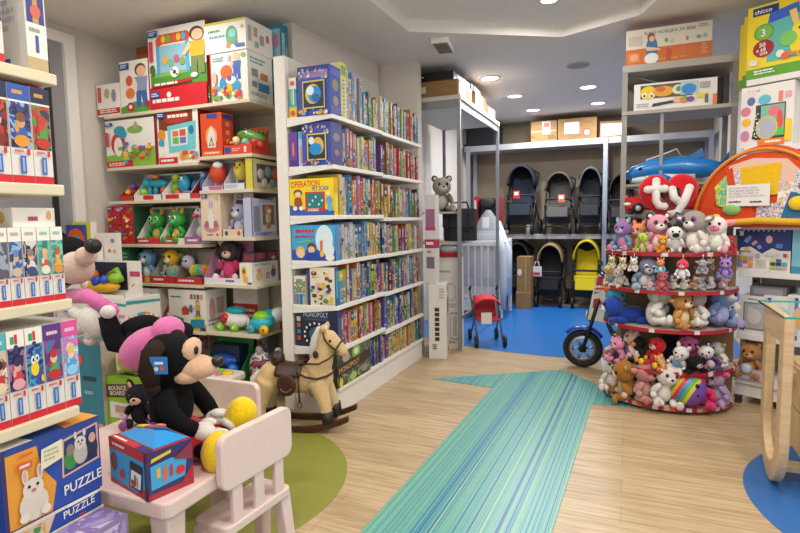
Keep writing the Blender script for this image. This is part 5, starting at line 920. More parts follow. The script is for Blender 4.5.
for i, (c, r, hh) in enumerate((('#c83a6a', .05, .26), ('#d8c03a', .046, .31), ('#c83a6a', .044, .35), ('#d83a8a', .04, .39))): MB().lathe([(r*.8, hh-.05), (r, hh), (0, hh)], P(c, .35)).build('cup', t)
MB().rbox(-.05, .05, -.05, .05, 0, .345, .02, W0).build('box_base', t)
carton('white card with rows of small toy pictures standing behind the digger pack', on_y(98, 260, SY0+.3).x, on_y(119, 260, SY0+.3).x, SY0+.3, SY0+.33, .836, on_y(108, 233, SY0+.3).z, W0, blobs(61, .1, .1, .9, .9, 18, ['#c85a5a', '#8a8a98', '#d8b08a', '#b83a4a', '#5a6a8a'], .07, .4))
carton('yellow and white toy pack with a lime ball, left of the stacking cups', on_y(74, 250, SY0+.28).x, on_y(92, 250, SY0+.28).x, SY0+.28, SY0+.33, .836, on_y(84, 222, SY0+.28).z, W0, [('r', 0, .72, 1, 1, '#d8d42c'), ('l', .2, .78, .8, .9, 1, '#4a4a2a'), ('e', .5, .5, .25, .12, '#9ab42c'), ('r', .1, .1, .9, .3, '#c8c4bc')])
carton('blue and orange toy pack behind the end of the puzzle shelf', on_y(60, 245, SY0+.2).x, on_y(78, 245, SY0+.2).x, SY0+.26, SY0+.3, .836, on_y(70, 225, SY0+.2).z, '#3a4a9a', [('e', .5, .75, .5, .2, '#d8602c'), ('e', .5, .72, .3, .12, '#3a9fd0'), ('r', .1, .1, .9, .4, '#5a4a9a'), ('l', .2, .15, .8, .35, 2, '#b8b0d8')])
# ---------------------------------------------------------------- rocking horse
def rocking_horse():
    t = thing('rocking_horse', 'cream plush rocking horse with brown saddle and bridle on dark wooden rockers', 'rocking horse', (-1.975, 2.94, 0), math.radians(14))
    t.scale = (.87, 1, 1)
    CR = FUR('#d3b483', 45); DK = P('#3c2419', .4); BR = P('#3a241c', .45); WH = FUR('#dcd6cc', 50)
    b = MB(); E_ = b.ell
    E_((0, 0, .315), (.22, .1, .092), CR); E_((-.2, 0, .325), (.115, .1, .105), CR); E_((.16, 0, .335), (.115, .095, .11), CR)
    b.tube([(.15, 0, .37), (.2, 0, .45), (.225, 0, .53), (.23, 0, .585)], [.095, .078, .064, .058], CR, 14)
    b.tube([(.205, 0, .605), (.255, 0, .585), (.31, 0, .54), (.345, 0, .512)], [.05, .062, .05, .04], CR, 14); E_((.35, 0, .508), (.045, .04, .036), CR); E_((.215, 0, .60), (.055, .05, .05), CR)
    for q in (-1, 1):
        b.tube([(.17, q*.05, .31), (.215, q*.07, .22), (.245, q*.085, .13), (.255, q*.09, .085)], [.07, .052, .042, .04], CR, 12)
        b.tube([(-.22, q*.05, .31), (-.26, q*.07, .21), (-.275, q*.085, .13), (-.27, q*.09, .075)], [.085, .06, .046, .044], CR, 12)
    fused(b, .011, 5).build('body', t)
    for q in (-1, 1):
        pts = []
        for i in range(17): x = -.42+.84*i/16; pts.append((x, q*.115, .018+.085*(abs(x)/.42)**2.2))
        b = MB(); w = .017; vs = []; 
        for x, y, z in pts: vs += [(x, y-w, z-.018), (x, y+w, z-.018), (x, y+w, z+.02), (x, y-w, z+.02)]
        fs = [(3, 2, 1, 0), (64, 65, 66, 67)]
        for i in range(16): fs += [(i*4+j, i*4+(j+1) % 4, i*4+4+(j+1) % 4, i*4+4+j) for j in range(4)]
        b.add(vs, fs, WOOD('#35190f', '#4d281a', (3, 30, 30), .35, 'dark_stained_wood')); b.build('rocker', t, bevel=.006)
        MB().tube([(.252, q*.09, .135), (.258, q*.092, .075), (.26, q*.098, .045)], [.044, .046, .03], P('#221915', .5), 12).build('boot', t)
        MB().tube([(-.274, q*.09, .1), (-.272, q*.092, .06), (-.27, q*.1, .045)], [.046, .047, .03], P('#221915', .5), 12).build('boot', t)
    for x in (-.27, .255): MB().box(x-.018, x+.018, -.11, .11, .028, .048, DK).build('crossbar', t)
    MB().tube([(.215, -.045, .645), (.222, -.05, .672), (.23, -.048, .69)], [.024, .02, .004], CR, 8).build('ear', t); MB().tube([(.215, .045, .645), (.222, .05, .672), (.23, .048, .69)], [.024, .02, .004], CR, 8).build('ear', t)
    b = MB(); b.tube([(.235, 0, .66), (.185, 0, .64), (.15, 0, .58), (.125, 0, .5), (.11, 0, .45)], [.02, .036, .038, .034, .015], WH, 10); b.build('mane', t)
    b = MB(); b.tube([(-.30, 0, .36), (-.345, 0, .31), (-.355, 0, .2), (-.345, 0, .09)], [.02, .036, .034, .016], WH, 10); b.build('tail', t)
    for q in (-1, 1):
        MB().ell((.272, q*.052, .583), (.013, .007, .013), P('#181210', .1)).build('eye', t)
    s = MB(); s.lathe([(.0, .0)], BR) if 0 else None
    # saddle draped over the back
    prof = []; b = MB(); nx = 9; na = 13; vs = []
    for i in range(nx):
        x = -.14+.2*i/(nx-1)
        for j in range(na):
            a = math.radians(-72+144*j/(na-1)); vs.append((x, math.sin(a)*.113, .317+math.cos(a)*.1+.012*(abs(i-4)/4)**2))
    fs = [(i*na+j, i*na+j+1, (i+1)*na+j+1, (i+1)*na+j) for i in range(nx-1) for j in range(na-1)]
    b.add(vs, fs, BR, True); sd = b.build('saddle', t); md = sd.modifiers.new('thick', 'SOLIDIFY'); md.thickness = .01
    for q in (-1, 1):
        b = MB(); b.ell((-.045, q*.116, .305), (.075, .012, .072), P('#44291f', .4)); b.tube([(-.045+.042*math.cos(a), q*.13, .30+.036*math.sin(a)) for a in [math.radians(200+20*i) for i in range(8)]], .005, P('#7a5544', .35), 6); b.build('saddle_flap', sd)
        b = MB(); b.tube([(.045, q*.105, .36), (.05, q*.118, .28), (.055, q*.12, .2)], .007, BR, 6); b.tube([(.055+.014*math.cos(a), q*.121, .18+.02*math.sin(a)) for a in [i*.7 for i in range(9)]], .004, P('#6a6260', .3, 1), 6, closed=True); b.build('stirrup', sd)
    b = MB(); b.tube([(-.15, 0, .41), (-.16, 0, .46), (-.175, 0, .49)], [.05, .055, .03], BR, 12); b.ell((-.16, 0, .465), (.035, .06, .035), BR); b.build('cantle', sd)
    ring = lambda c, u, v, r1, r2, n=20: [Vector(c)+Vector(u)*r1*math.cos(2*math.pi*i/n)+Vector(v)*r2*math.sin(2*math.pi*i/n) for i in range(n)]
    br = MB(); R_ = .0065
    br.tube(ring((.322, 0, .535), (0, 1, 0), Vector((.55, 0, .83)), .052, .052), R_, BR, 6, True)      # noseband
    br.tube(ring((.235, 0, .605), (0, 1, 0), Vector((-.35, 0, .94)).normalized(), .062, .064), R_, BR, 6, True)   # headband
    for q in (-1, 1): br.tube([(.235, q*.062, .595), (.28, q*.06, .55), (.325, q*.052, .52)], R_, BR, 6); br.ell((.325, q*.054, .52), (.012, .006, .012), P('#8a8078', .3, 1))
    br.build('bridle', t)
    b = MB(); b.tube(ring((.19, 0, .44), (0, 1, 0), Vector((-.9, 0, .45)).normalized(), .092, .1), .007, BR, 6, True) if 0 else None
    for q in (-1, 1):
        b.tube([(.325, q*.056, .515), (.27, q*.085, .475), (.2, q*.1, .445), (.12, q*.085, .44), (.03, q*.05, .425)], .006, BR, 6)
        b.tube([(.03, q*.1, .385), (.1, q*.108, .36), (.18, q*.108, .35), (.25, q*.075, .36), (.275, 0, .365)], .0075, BR, 6)
    b.build('reins', t)
    MB().ell((.17, -.076, .50), (.022, .008, .026), BR).build('badge', t)
    return t
rocking_horse()
# ---------------------------------------------------------------- storeroom end: racks, prams, cartons
STEEL = P('#8f9195', .4, .4); STEELD = P('#85888c', .4, .5); BOARD = P('#cfcac2', .5); KRAFT = WOOD('#86653c', '#9c7a4e', (6, 6, 40), .8, 'kraft_cardboard')
BY0, BY1 = 8.47, 8.92
t = thing('storage_rack', 'long grey steel rack with prams along the rear wall', 'rack', (-.5, 8.7, 0)); off = (.5, -8.7, 0)
for z, th in ((1.085, .07), (2.485, .09)): MB().box(-2.42, 1.05, BY0, BY1, z-th, z, P('#a9a9aa', .5)).build('shelf', t, off, bevel=.004)
for x in (-2.38, -.335, 1.0):
    for y in (BY0-.03, BY1-.04): MB().box(x, x+.06, y, y+.04, 0, 2.486, P('#9ea3b0', .4, .3)).build('post', t, off)
def bp(u, v, y=8.5): return on_y(u, v, y)
def kraft(label, u0, u1, vt, zb, y, depth, art=(), mat=None, name='carton', **k):
    a, c = bp(u0, vt, y), bp(u1, vt, y); return carton(label, a.x, c.x, y, y+depth, zb, (a.z+c.z)/2, mat or KRAFT, art, name=name, cat='carton', **k)
TAPE = '#c8a878'
kraft('brown carton with a red and white label on the upper rear shelf, left one', 531, 557, 121, 2.486, 8.5, .35, [('r', .44, .36, .74, .95, '#e8e2da'), ('r', .48, .66, .72, .92, '#b84a44'), ('l', .65, .1, .95, .3, 2, '#5a3f22'), ('l', .04, .15, .2, .3, 1, '#5a3f22'), ('r', .0, .48, 1, .52, TAPE)])
kraft('larger brown carton with a white sheet and a red tag on the upper rear shelf', 558, 597, 118, 2.486, 8.48, .38, [('r', .17, .28, .55, .82, '#dfe0e2'), ('l', .2, .35, .5, .75, 4, '#b0b2b6'), ('e', .75, .32, .1, .2, '#c8403a'), ('e', .75, .3, .07, .13, '#e8e4de')])
kraft('brown carton with a large white sheet behind the steel post on the upper rear shelf', 600, 625, 121, 2.486, 8.5, .35, [('r', .05, .1, .95, .85, '#e0e2e2'), ('l', .1, .2, .9, .75, 4, '#c0c4c6')])
WHEEL = P('#1b1b1e', .6); ALU = P('#7f8286', .35, .6); BLK = P('#1a1b20', .7)
def pram(label, u, zb, vtop, width_px, hood, pad, legw=.9, y=8.62, basket='#2a2a2e', tagc=None, cover=None, frame='#2a2b2f', inner=None):
    """pram seen from the front; photo column u, base height zb, top row vtop"""
    x = bp(u, 236, y).x; H = bp(u, vtop, y).z-zb; W = bp(u+width_px/2, 236, y).x-bp(u-width_px/2, 236, y).x
    t = thing('pram', label, 'pram', (x, y, zb), 0, 'prams along the rear wall'); w = W/2; FR = P(frame, .4, .4)
    b = MB()
    for s in (-1, 1):
        b.tube([(s*w*.62, -.26, .12), (s*w*.66, -.1, H*.38), (s*w*.7, .1, H*.62), (s*w*.72, .2, H*.86)], .013, FR, 8)
        b.tube([(s*w*.8, .18, .13), (s*w*.7, 0, H*.36), (s*w*.64, -.16, H*.46)], .012, FR, 8)
    b.tube([(-w*.72, .2, H*.86), (-w*.5, .22, H*.9), (w*.5, .22, H*.9), (w*.72, .2, H*.86)], .014, BLK, 8)
    b.tube([(-w*.62, -.26, .12), (w*.62, -.26, .12)], .01, FR, 8); b.build('frame', t)
    for s in (-1, 1):
        for yy, r, xx in ((-.26, .085, .62), (.18, .12, .82)):
            wq = MB().lathe([(r*.72, -.02), (r, -.018), (r, .018), (r*.72, .02)], WHEEL, (0, 0, 0), 18, M=Matrix.Translation((s*w*xx, yy, r)) @ Matrix.Rotation(math.pi/2, 4, 'Y')).build('wheel', t)
            MB().lathe([(0, .012), (r*.3, .014), (r*.74, .006), (r*.74, -.006), (r*.3, -.014), (0, -.012)], ALU, n=12, M=Matrix.Translation((s*w*xx, yy, r)) @ Matrix.Rotation(math.pi/2, 4, 'Y')).build('rim', wq)
    b = MB(); vs = [(sx*w*q, yy, z) for z, q, y0, y1 in ((.16, .52, -.16, .14), (.30, .62, -.22, .18)) for sx, yy in ((-1, y0), (1, y0), (1, y1), (-1, y1))]
    b.add(vs, [(3, 2, 1, 0), (0, 1, 5, 4), (1, 2, 6, 5), (2, 3, 7, 6), (3, 0, 4, 7)], P(basket, .8)); b.build('basket', t)
    PD = P(pad, .85)
    b = MB(); b.rbox(-w*.6, w*.6, -.22, .05, H*.38, H*.45, .05, PD); b.build('seat', t, bevel=.015)
    b = MB(); b.box(-w*.56, w*.56, -.03, .03, 0, H*.42, PD, Matrix.Translation((0, .06, H*.43)) @ Matrix.Rotation(math.radians(-14), 4, 'X')); b.build('backrest', t, bevel=.03)
    b = MB(); b.box(-w*.5, w*.5, -.02, .02, -H*.16, 0, PD, Matrix.Translation((0, -.24, H*.42)) @ Matrix.Rotation(math.radians(-12), 4, 'X')); b.build('leg_rest', t, bevel=.012)
    # hood: part of an ellipsoid shell, open to the front
    b = MB(); vs = []; n, m = 14, 7
    for j in range(m+1):
        e = math.radians(-8+ (98)*j/m)
        for i in range(n+1):
            a = math.pi*i/n; vs.append((math.cos(a)*w*.68, .14-math.sin(e)*.34+.04, H*.68+math.sin(a)*H*.31*(1 if 1 else 0)*(.86+.14*math.cos(e))))
    fs = [(j*(n+1)+i, j*(n+1)+i+1, (j+1)*(n+1)+i+1, (j+1)*(n+1)+i) for j in range(m) for i in range(n)]
    b.add(vs, fs, P(hood, .8), True); h = b.build('hood', t); sd = h.modifiers.new('thick', 'SOLIDIFY'); sd.thickness = .02
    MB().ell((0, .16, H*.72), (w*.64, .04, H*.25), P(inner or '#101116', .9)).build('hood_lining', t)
    MB().tube([(-w*.62, -.1, H*.5), (-w*.56, -.26, H*.54), (w*.56, -.26, H*.54), (w*.62, -.1, H*.5)], .016, BLK, 8).build('bumper_bar', t)
    if tagc:
        g = MB(); g.box(-.05, .05, -.004, 0, -.07, .05, P(tagc, .5)); g.box(-.035, .03, -.006, -.004, -.02, .03, P('#e6e2de', .5)); g.build('tag', t, (tagx(tagc)*w, -.275, H*.56))
    return t
def tagx(c): return -.12 if c == '#c8302c' else .2
pram('navy pram with a red tag, leftmost on the upper rear shelf', 522, 1.086, 163, 40, '#1b2031', '#262d3d', tagc='#c8302c')
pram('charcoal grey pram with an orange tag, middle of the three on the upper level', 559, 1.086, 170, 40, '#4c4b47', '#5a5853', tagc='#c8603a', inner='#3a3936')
pram('black pram with a grey hood beside the steel post on the upper level', 590, 1.086, 165, 34, '#55575e', '#2a2b30', tagc=None)
pram('dark pram half hidden behind the steel post and the plush stand', 620, 1.086, 172, 34, '#26262a', '#3a2f32', tagc='#b8302c')
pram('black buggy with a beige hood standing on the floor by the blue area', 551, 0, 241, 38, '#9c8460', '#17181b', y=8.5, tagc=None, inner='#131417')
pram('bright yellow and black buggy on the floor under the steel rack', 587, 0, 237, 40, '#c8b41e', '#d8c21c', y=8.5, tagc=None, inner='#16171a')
pram('black buggy hidden behind the cot and cartons under the steel rack', 519, 0, 240, 34, '#1c1d22', '#1c1d22', y=8.6)
t = thing('gift_bag', 'white and red bag hanging on the beige hooded buggy', 'bag', (bp(537, 272, 8.2).x, 8.19, bp(537, 276, 8.2).z))
MB().box(-.07, .07, -.03, .03, 0, .14, P('#d8d4d8', .5)).build('bag', t); MB().box(-.05, .05, -.035, -.03, .02, .06, P('#b83a44', .5)).build('print', t)
MB().tube([(-.04, 0, .14), (-.02, 0, .22), (.02, 0, .22), (.04, 0, .14)], .006, P('#d8d4d8', .5), 6).build('handle', t)
t = thing('bottle_box', 'small white bottle box on the edge of the pram shelf', 'box', (bp(529, 232, 8.48).x, 8.52, 1.086)); MB().tube([(0, 0, 0), (0, 0, .19)], .05, P('#d4d4d0', .5), 14).build('body', t); MB().tube([(0, 0, .19), (0, 0, .21)], .045, P('#a8a8a4', .5), 14).build('lid', t)
t = thing('carry_cot', 'black padded carry cot on the upper shelf behind the metal rack', 'carry cot', (bp(483, 120, 8.5).x, 8.68, 2.486))
MB().rbox(-.34, .26, -.17, .17, 0, .30, .1, BLK).build('shell', t, bevel=.02); MB().tube([(-.3, -.12, .29), (-.2, -.14, .38), (.12, -.14, .38), (.22, -.12, .29)], .012, BLK, 8).build('handle', t); MB().box(-.34, -.28, -.175, .0, .04, .26, P('#6a6c72', .6)).build('side_pocket', t)

# metal rack standing out from the left wall
RX0, RX1, RY0, RY1 = -2.28, -1.53, 5.22, 6.98
t = thing('metal_rack', 'tall grey metal rack with an open frame past the white pillar', 'rack', ((RX0+RX1)/2, (RY0+RY1)/2, 0)); off = (-(RX0+RX1)/2, -(RY0+RY1)/2, 0)
for x in (RX0, RX1-.035):
    for y in (RY0, RY1-.035): MB().box(x, x+.035, y, y+.035, 0, 2.555, STEEL).build('post', t, off)
MB().box(RX0-.01, RX1+.005, RY0-.005, RY1+.005, 2.515, 2.56, P('#c4bfb8', .5)).build('shelf', t, off, bevel=.003)
MB().box(RX0, RX1-.046, RY0+.04, RY0+.62, 1.085, 1.115, P('#b4b0aa', .5)).build('shelf', t, off)
MB().box(RX0, RX1-.046, RY0+.05, RY0+.5, 1.40, 1.42, P('#b4b0aa', .5)).build('shelf', t, off)
MB().box(RX1-.03, RX1-.01, RY0+.04, RY1-.04, 2.44, 2.515, STEEL).build('rail', t, off)
MB().box(RX0+.04, RX1-.04, RY0+.01, RY0+.03, 2.44, 2.515, STEEL).build('rail', t, off)
for y in (RY0+.02, RY1-.03): MB().box(RX1-.035, RX1-.01, RY0+.04, RY1-.04, .32, .35, STEELD).build('rail', t, off) if y < 6 else None
def kx(label, x0, x1, y0, y1, z0, z1, mat, art=(), right=(), **k): return carton(label, x0, x1, y0, y1, z0, z1, mat, art, right=right, name='carton', cat='carton', **k)
kx('brown carton with a white strip label lying at the front of the metal rack top', RX0+.02, -1.56, RY0+.03, RY0+.55, 2.561, 2.72, KRAFT, [('r', .05, .35, .42, .68, '#cfc4b0'), ('l', .08, .4, .36, .62, 2, '#6a5a44'), ('r', .44, .3, .52, .7, '#dcd6ca'), ('r', 0, .9, 1, .94, '#9a6c38')], [('r', .1, .1, .6, .9, '#e4ddd0'), ('l', .15, .2, .55, .8, 4, '#8a7a64')])
kx('flat black box with white lettering on the front brown carton of the metal rack', RX0+.01, -1.60, RY0+.02, RY0+.62, 2.7215, 2.80, P('#17171a', .4), [('l', .1, .35, .6, .68, 1, '#d8d4cc')], [('r', .2, .1, .9, .9, '#cfc8bc')])
kx('second brown carton with a torn white label, farther back on the metal rack', RX0+.05, -1.56, RY0+.70, RY0+1.20, 2.561, 2.74, KRAFT, (), [('r', .1, .2, .6, .8, '#dcd4c4')])
kx('black box lying on the second brown carton of the metal rack', RX0+.1, -1.6, RY0+.68, RY0+1.1, 2.7415, 2.82, P('#1c1c20', .4), (), [('r', .3, .1, .95, .9, '#b8b0a4')])
kx('third brown carton at the far end of the metal rack top', RX0+.05, -1.57, RY0+1.25, RY1-.05, 2.561, 2.70, KRAFT, (), [('r', .2, .2, .8, .8, '#c8a06a')])
# plush on the rack, bag, tall cartons
plush('large grey and cream plush donkey sitting on the metal rack beside the game shelf', (on_y(441, 190, RY0+.2).x, RY0+.22, 1.421), .40, dict(body='#8f877c', head='#a39c92', belly='#c8c0b4', muzzle='#cdc6ba', ear='#2b2a2c', foot='#c8c0b4', hand='#8f877c'), 'round', 'sit', .5)
t = thing('bag', 'black canvas changing bag with a flap standing on the metal rack', 'bag', (on_y(468, 230, RY0+.2).x-.1, RY0+.27, 1.116)); HB = .33
MB().rbox(-.17, .17, -.07, .07, 0, HB, .04, P('#24252a', .8)).build('body', t, bevel=.012); MB().rbox(-.172, .172, -.085, -.068, HB*.42, HB+.005, .006, P('#2d2e33', .8)).build('flap', t, bevel=.006)
for x in (-.1, .1): MB().box(x-.012, x+.012, -.09, -.084, HB*.3, HB*.9, P('#17171a', .5)).build('strap', t)
MB().tube([(-.09, 0, HB), (-.07, 0, HB+.07), (.07, 0, HB+.07), (.09, 0, HB)], .01, BLK, 8).build('handle', t)
tl, tr = on_y(425, 240, 4.93).x, on_y(437, 240, 4.93).x
zj = on_y(430, 283, 4.93).z
wl, wr = on_y(427, 320, 4.9).x, on_y(452, 320, 4.9).x
o = carton('tall white and pink carton standing on the white carton beside the game shelf', tl+.01, tr, 4.90, 5.0, zj+.002, on_y(431, 195, 4.93).z, '#d8d4d0', [('r', .1, .62, .9, .84, '#a06a8a'), ('r', .05, .6, .95, .64, '#c83a7a'), ('r', 0, .40, 1, .5, '#b02a52'), ('l', .1, .42, .9, .48, 1, W0), ('r', .15, .17, .85, .30, '#7a6a80'), ('l', .2, .33, .6, .38, 1, '#8a8a8a')], right=[('r', 0, .4, 1, .5, '#b02a52')], name='carton', cat='carton')
def white_carton():
    w = (wr-wl); o = carton('white carton with dark sideways lettering standing on the floor by the game shelf', -.085, .085, -.16, .16, 0, zj, '#dcd8d0', [*[('r', .34, .24+.066*i, .60, .29+.066*i, '#2a2a2c') for i in range(7)], ('l', .2, .12, .5, .2, 3, '#3a3a3c'), ('l', .6, .8, .9, .95, 4, '#b0aca6')], right=[('p', [(.3, .28), (.85, .33), (.85, .82), (.3, .78)], '#8a8f96'), ('p', [(.36, .32), (.8, .36), (.8, .58), (.36, .55)], '#c8ccd0'), ('r', .45, .6, .72, .74, '#4a4f58'), ('l', .1, .88, .8, .95, 2, '#77757a'), ('l', .6, .04, .95, .1, 1, '#3a3a3c')], rotz=math.radians(14), name='carton', cat='carton'); o.location = (-1.70, 5.02, 0)
    return o
white_carton()
pl, pr = on_y(437, 300, 5.30).x, on_y(462, 300, 5.30).x
carton('large flat white panel box with line drawings leaning behind the grey post', pl-.1, pr, 5.30, 5.36, 0, .955, '#dcd8d0', [('l', .35, .82, .75, .86, 1, '#9a9690'), ('e', .68, .62, .15, .10, '#b0aca4'), ('e', .68, .62, .13, .086, '#dcd8d0'), ('r', .66, .1, .92, .40, '#a8a49c'), ('r', .68, .12, .9, .38, '#dcd8d0'), ('r', .74, .14, .84, .36, '#b8b4ac'), ('l', .45, .05, .9, .09, 1, '#9a9690'), ('l', .5, .45, .9, .5, 2, '#b0aca4')], name='carton', cat='carton')
t = thing('cloth_bundle', 'red cloth in a clear bag on the white panel box under the rack shelf', 'cloth', ((pl+pr)/2, 5.33, .956)); MB().rbox(-.16, .125, -.06, .06, 0, .05, .03, FUR('#a8202c')).build('cloth', t, bevel=.015); MB().ell((-.0, -.0, .085), (.13, .055, .055), P('#aab4ba', .15)).build('bag', t)
# cot
cx0, cx1 = -1.88, -1.30
t = thing('baby_cot', 'white slatted baby cot with a white net canopy beside the metal rack', 'cot', ((cx0+cx1)/2+.0, 7.35, 0)); WC = P('#dddad8', .4)
cw, cd, ctop = .30, .30, 1.06
a = on_y(506, 265, 7.1); t.location = (a.x-cw-.06, 7.36, 0)
for sx in (-1, 1):
    for sy in (-1, 1): MB().box(sx*cw-.025, sx*cw+.025, sy*cd-.025, sy*cd+.025, .06, ctop, WC).build('post', t, bevel=.006)
    for sy in (-1, 1): MB().ell((sx*cw, sy*cd, .035), (.03, .03, .035), P('#c8c8cc', .3)).build('castor', t)
for z in (ctop-.05, .30): MB().box(-cw, cw, -cd-.015, -cd+.015, z-.03, z+.02, WC).build('rail', t); MB().box(-cw, cw, cd-.015, cd+.015, z-.03, z+.02, WC).build('rail', t); MB().box(cw-.015, cw+.015, -cd, cd, z-.03, z+.02, WC).build('rail', t); MB().box(-cw-.015, -cw+.015, -cd, cd, z-.03, z+.02, WC).build('rail', t)
for i in range(6): MB().box(-cw+.06+i*.09, -cw+.08+i*.09, -cd-.008, -cd+.008, .3, ctop-.06, WC).build('slat', t)
MB().box(-cw+.03, cw-.03, -cd+.03, cd-.03, .30, .44, P('#c9c6cc', .8)).build('mattress', t, bevel=.02)
MB().box(-cw+.02, cw-.02, -cd+.03, -cd+.045, .44, ctop-.08, P('#b8b4bc', .8)).build('bumper', t)
MB().box(-cw, cw, -cd-.02, -cd, .10, .26, WC).build('drawer', t)
b = MB(); vs = []; n = 20
for z, rx, ry in ((1.46, .03, .03), (1.36, .10, .10), (1.12, .22, .24), (.85, .30, .32), (.55, .31, .33)):
    for i in range(n): aa = 2*math.pi*i/n; k_ = 1+.07*math.sin(aa*6+z*5); vs.append((rx*k_*math.cos(aa)+.06, ry*k_*math.sin(aa), z))
b.add(vs, [(j*n+i, j*n+(i+1) % n, (j+1)*n+(i+1) % n, (j+1)*n+i) for j in range(4) for i in range(n)], CLEAR('#dfe6ec', .28, .6), True); b.build('net_canopy', t)
b = MB(); b.tube([(.26, -.28, 1.18), (.32, -.31, .9), (.335, -.30, .45), (.33, -.3, .14)], [.03, .055, .05, .035], P('#bcc4cc', .7), 12); b.tube([(.2, .0, 1.3), (.33, .0, .9), (.34, .0, .3)], [.03, .06, .05], P('#cfd8e0', .7), 12); b.build('drape', t)
# brown cartons by the cot
c0, c1 = on_y(516, 290, 7.95), on_y(530.5, 290, 7.95)
carton('brown carton on the floor beside the white cot, lower of two', c0.x, c1.x, 7.95, 8.25, 0, on_y(523, 291, 7.95).z, KRAFT, [('r', 0, .9, 1, .94, TAPE)], name='carton', cat='carton')
zc = on_y(523, 291, 7.95).z
carton('brown carton with a round white sticker stacked on the lower one beside the cot', c0.x+.01, c1.x, 7.96, 8.24, zc+.001, on_y(523, 257, 7.95).z, KRAFT, [('e', .2, .55, .16, .1, '#e0dcd4'), ('r', .62, 0, .66, 1, TAPE)], name='carton', cat='carton')
# small red buggy
def buggy():
    p = on_z(484, 347); t = thing('doll_buggy', 'small red folding buggy with black wheels beside the grey post', 'buggy', (p.x-.02, p.y+.2, 0), math.radians(25)); FR = P('#5a5c60', .35, .6)
    b = MB()
    for s in (-1, 1): b.tube([(s*.13, -.2, .06), (s*.14, -.02, .28), (s*.15, .16, .52), (s*.15, .2, .56)], .010, FR, 8); b.tube([(s*.14, .2, .06), (s*.13, 0, .27), (s*.13, -.1, .36)], .009, FR, 8); b.tube([(s*.15, .2, .56), (s*.15, .15, .6)], .014, BLK, 8)
    b.build('frame', t)
    for s in (-1, 1):
        for yy in (-.2, .2):
            wq = MB().lathe([(.03, -.016), (.06, -.014), (.06, .014), (.03, .016)], WHEEL, n=14, M=Matrix.Translation((s*.15, yy, .06)) @ Matrix.Rotation(math.pi/2, 4, 'Y')).build('wheel', t); MB().ell((s*.15, yy, .06), (.02, .03, .03), ALU).build('hub', wq)
    b = MB(); b.box(-.12, .12, -.14, .06, -.012, .012, P('#c01c24', .7), Matrix.Translation((0, 0, .27))); b.build('seat', t, bevel=.01)
    b = MB(); b.box(-.12, .12, -.012, .012, 0, .24, P('#a8181f', .7), Matrix.Translation((0, .07, .28)) @ Matrix.Rotation(math.radians(-25), 4, 'X')); b.build('backrest', t, bevel=.01)
    b = MB(); vs = []
    for j in range(5):
        e = math.radians(20*j)
        for i in range(9): a = math.pi*i/8; vs.append((math.cos(a)*.14, .12-math.sin(e)*.2, .42+math.sin(a)*.1*math.cos(e*.6)))
    b.add(vs, [(j*9+i, j*9+i+1, (j+1)*9+i+1, (j+1)*9+i) for j in range(4) for i in range(8)], P('#c8202a', .7), True); o = b.build('hood', t); m = o.modifiers.new('thick', 'SOLIDIFY'); m.thickness = .01
    MB().box(-.09, .02, -.17, -.165, .24, .36, P('#ded8d4', .5)).build('label_card', t)
buggy()
# car seat in its red box and the white folded frame, on a low table behind the cot
t = thing('low_bench', 'low grey bench behind the cot carrying the boxed car seat', 'bench', (-1.98, 7.95, 0)); MB().box(-.3, .34, -.2, .2, 1.12, 1.16, P('#9a9a9c', .5)).build('top', t)
for sx in (-.27, .31):
    for sy in (-.17, .17): MB().box(sx-.02, sx+.02, sy-.02, sy+.02, 0, 1.12, STEELD).build('leg', t)
def carseat():
    x = on_y(488, 200, 7.9).x; t = thing('car_seat', 'black child car seat between red and white card sides, behind the metal rack', 'car seat', (x, 7.92, 1.1605))
    b = MB(); b.rbox(-.13, .13, -.05, .10, 0, .48, .05, BLK); b.build('shell', t, bevel=.03)
    b = MB(); b.rbox(-.12, .12, -.15, .05, 0, .13, .05, P('#2a2b30', .8)); b.build('seat', t, bevel=.02)
    MB().ell((0, -.06, .40), (.11, .05, .08), P('#2e2f34', .8)).build('headrest', t)
    for s, c in ((-1, '#d8d4d0'), (1, '#b01c2a')): 
        o = MB().box(s*.165-.02, s*.165+.02, -.12, .1, 0, .5, P('#b01c2a', .5)).build('side_card', t); MB().box(s*.165-.014, s*.165+.014, -.124, -.12, .05, .45, P(c, .5)).build('print', o)
    MB().box(-.05, .05, -.17, -.155, .05, .2, P('#d8d0d0', .5)).build('tag', t)
carseat()
# lit shelf glimpsed through the rack
x0 = on_y(437, 150, 8.5).x
carton('red and orange printed box on the upper rear shelf seen through the metal rack', on_y(438, 150, 8.55).x, on_y(456, 150, 8.55).x, 8.55, 8.8, 2.486, 2.62, '#d8c8b8', [('r', .1, .2, .45, .8, '#c83a3a'), ('r', .5, .1, .95, .9, '#c8945a')])
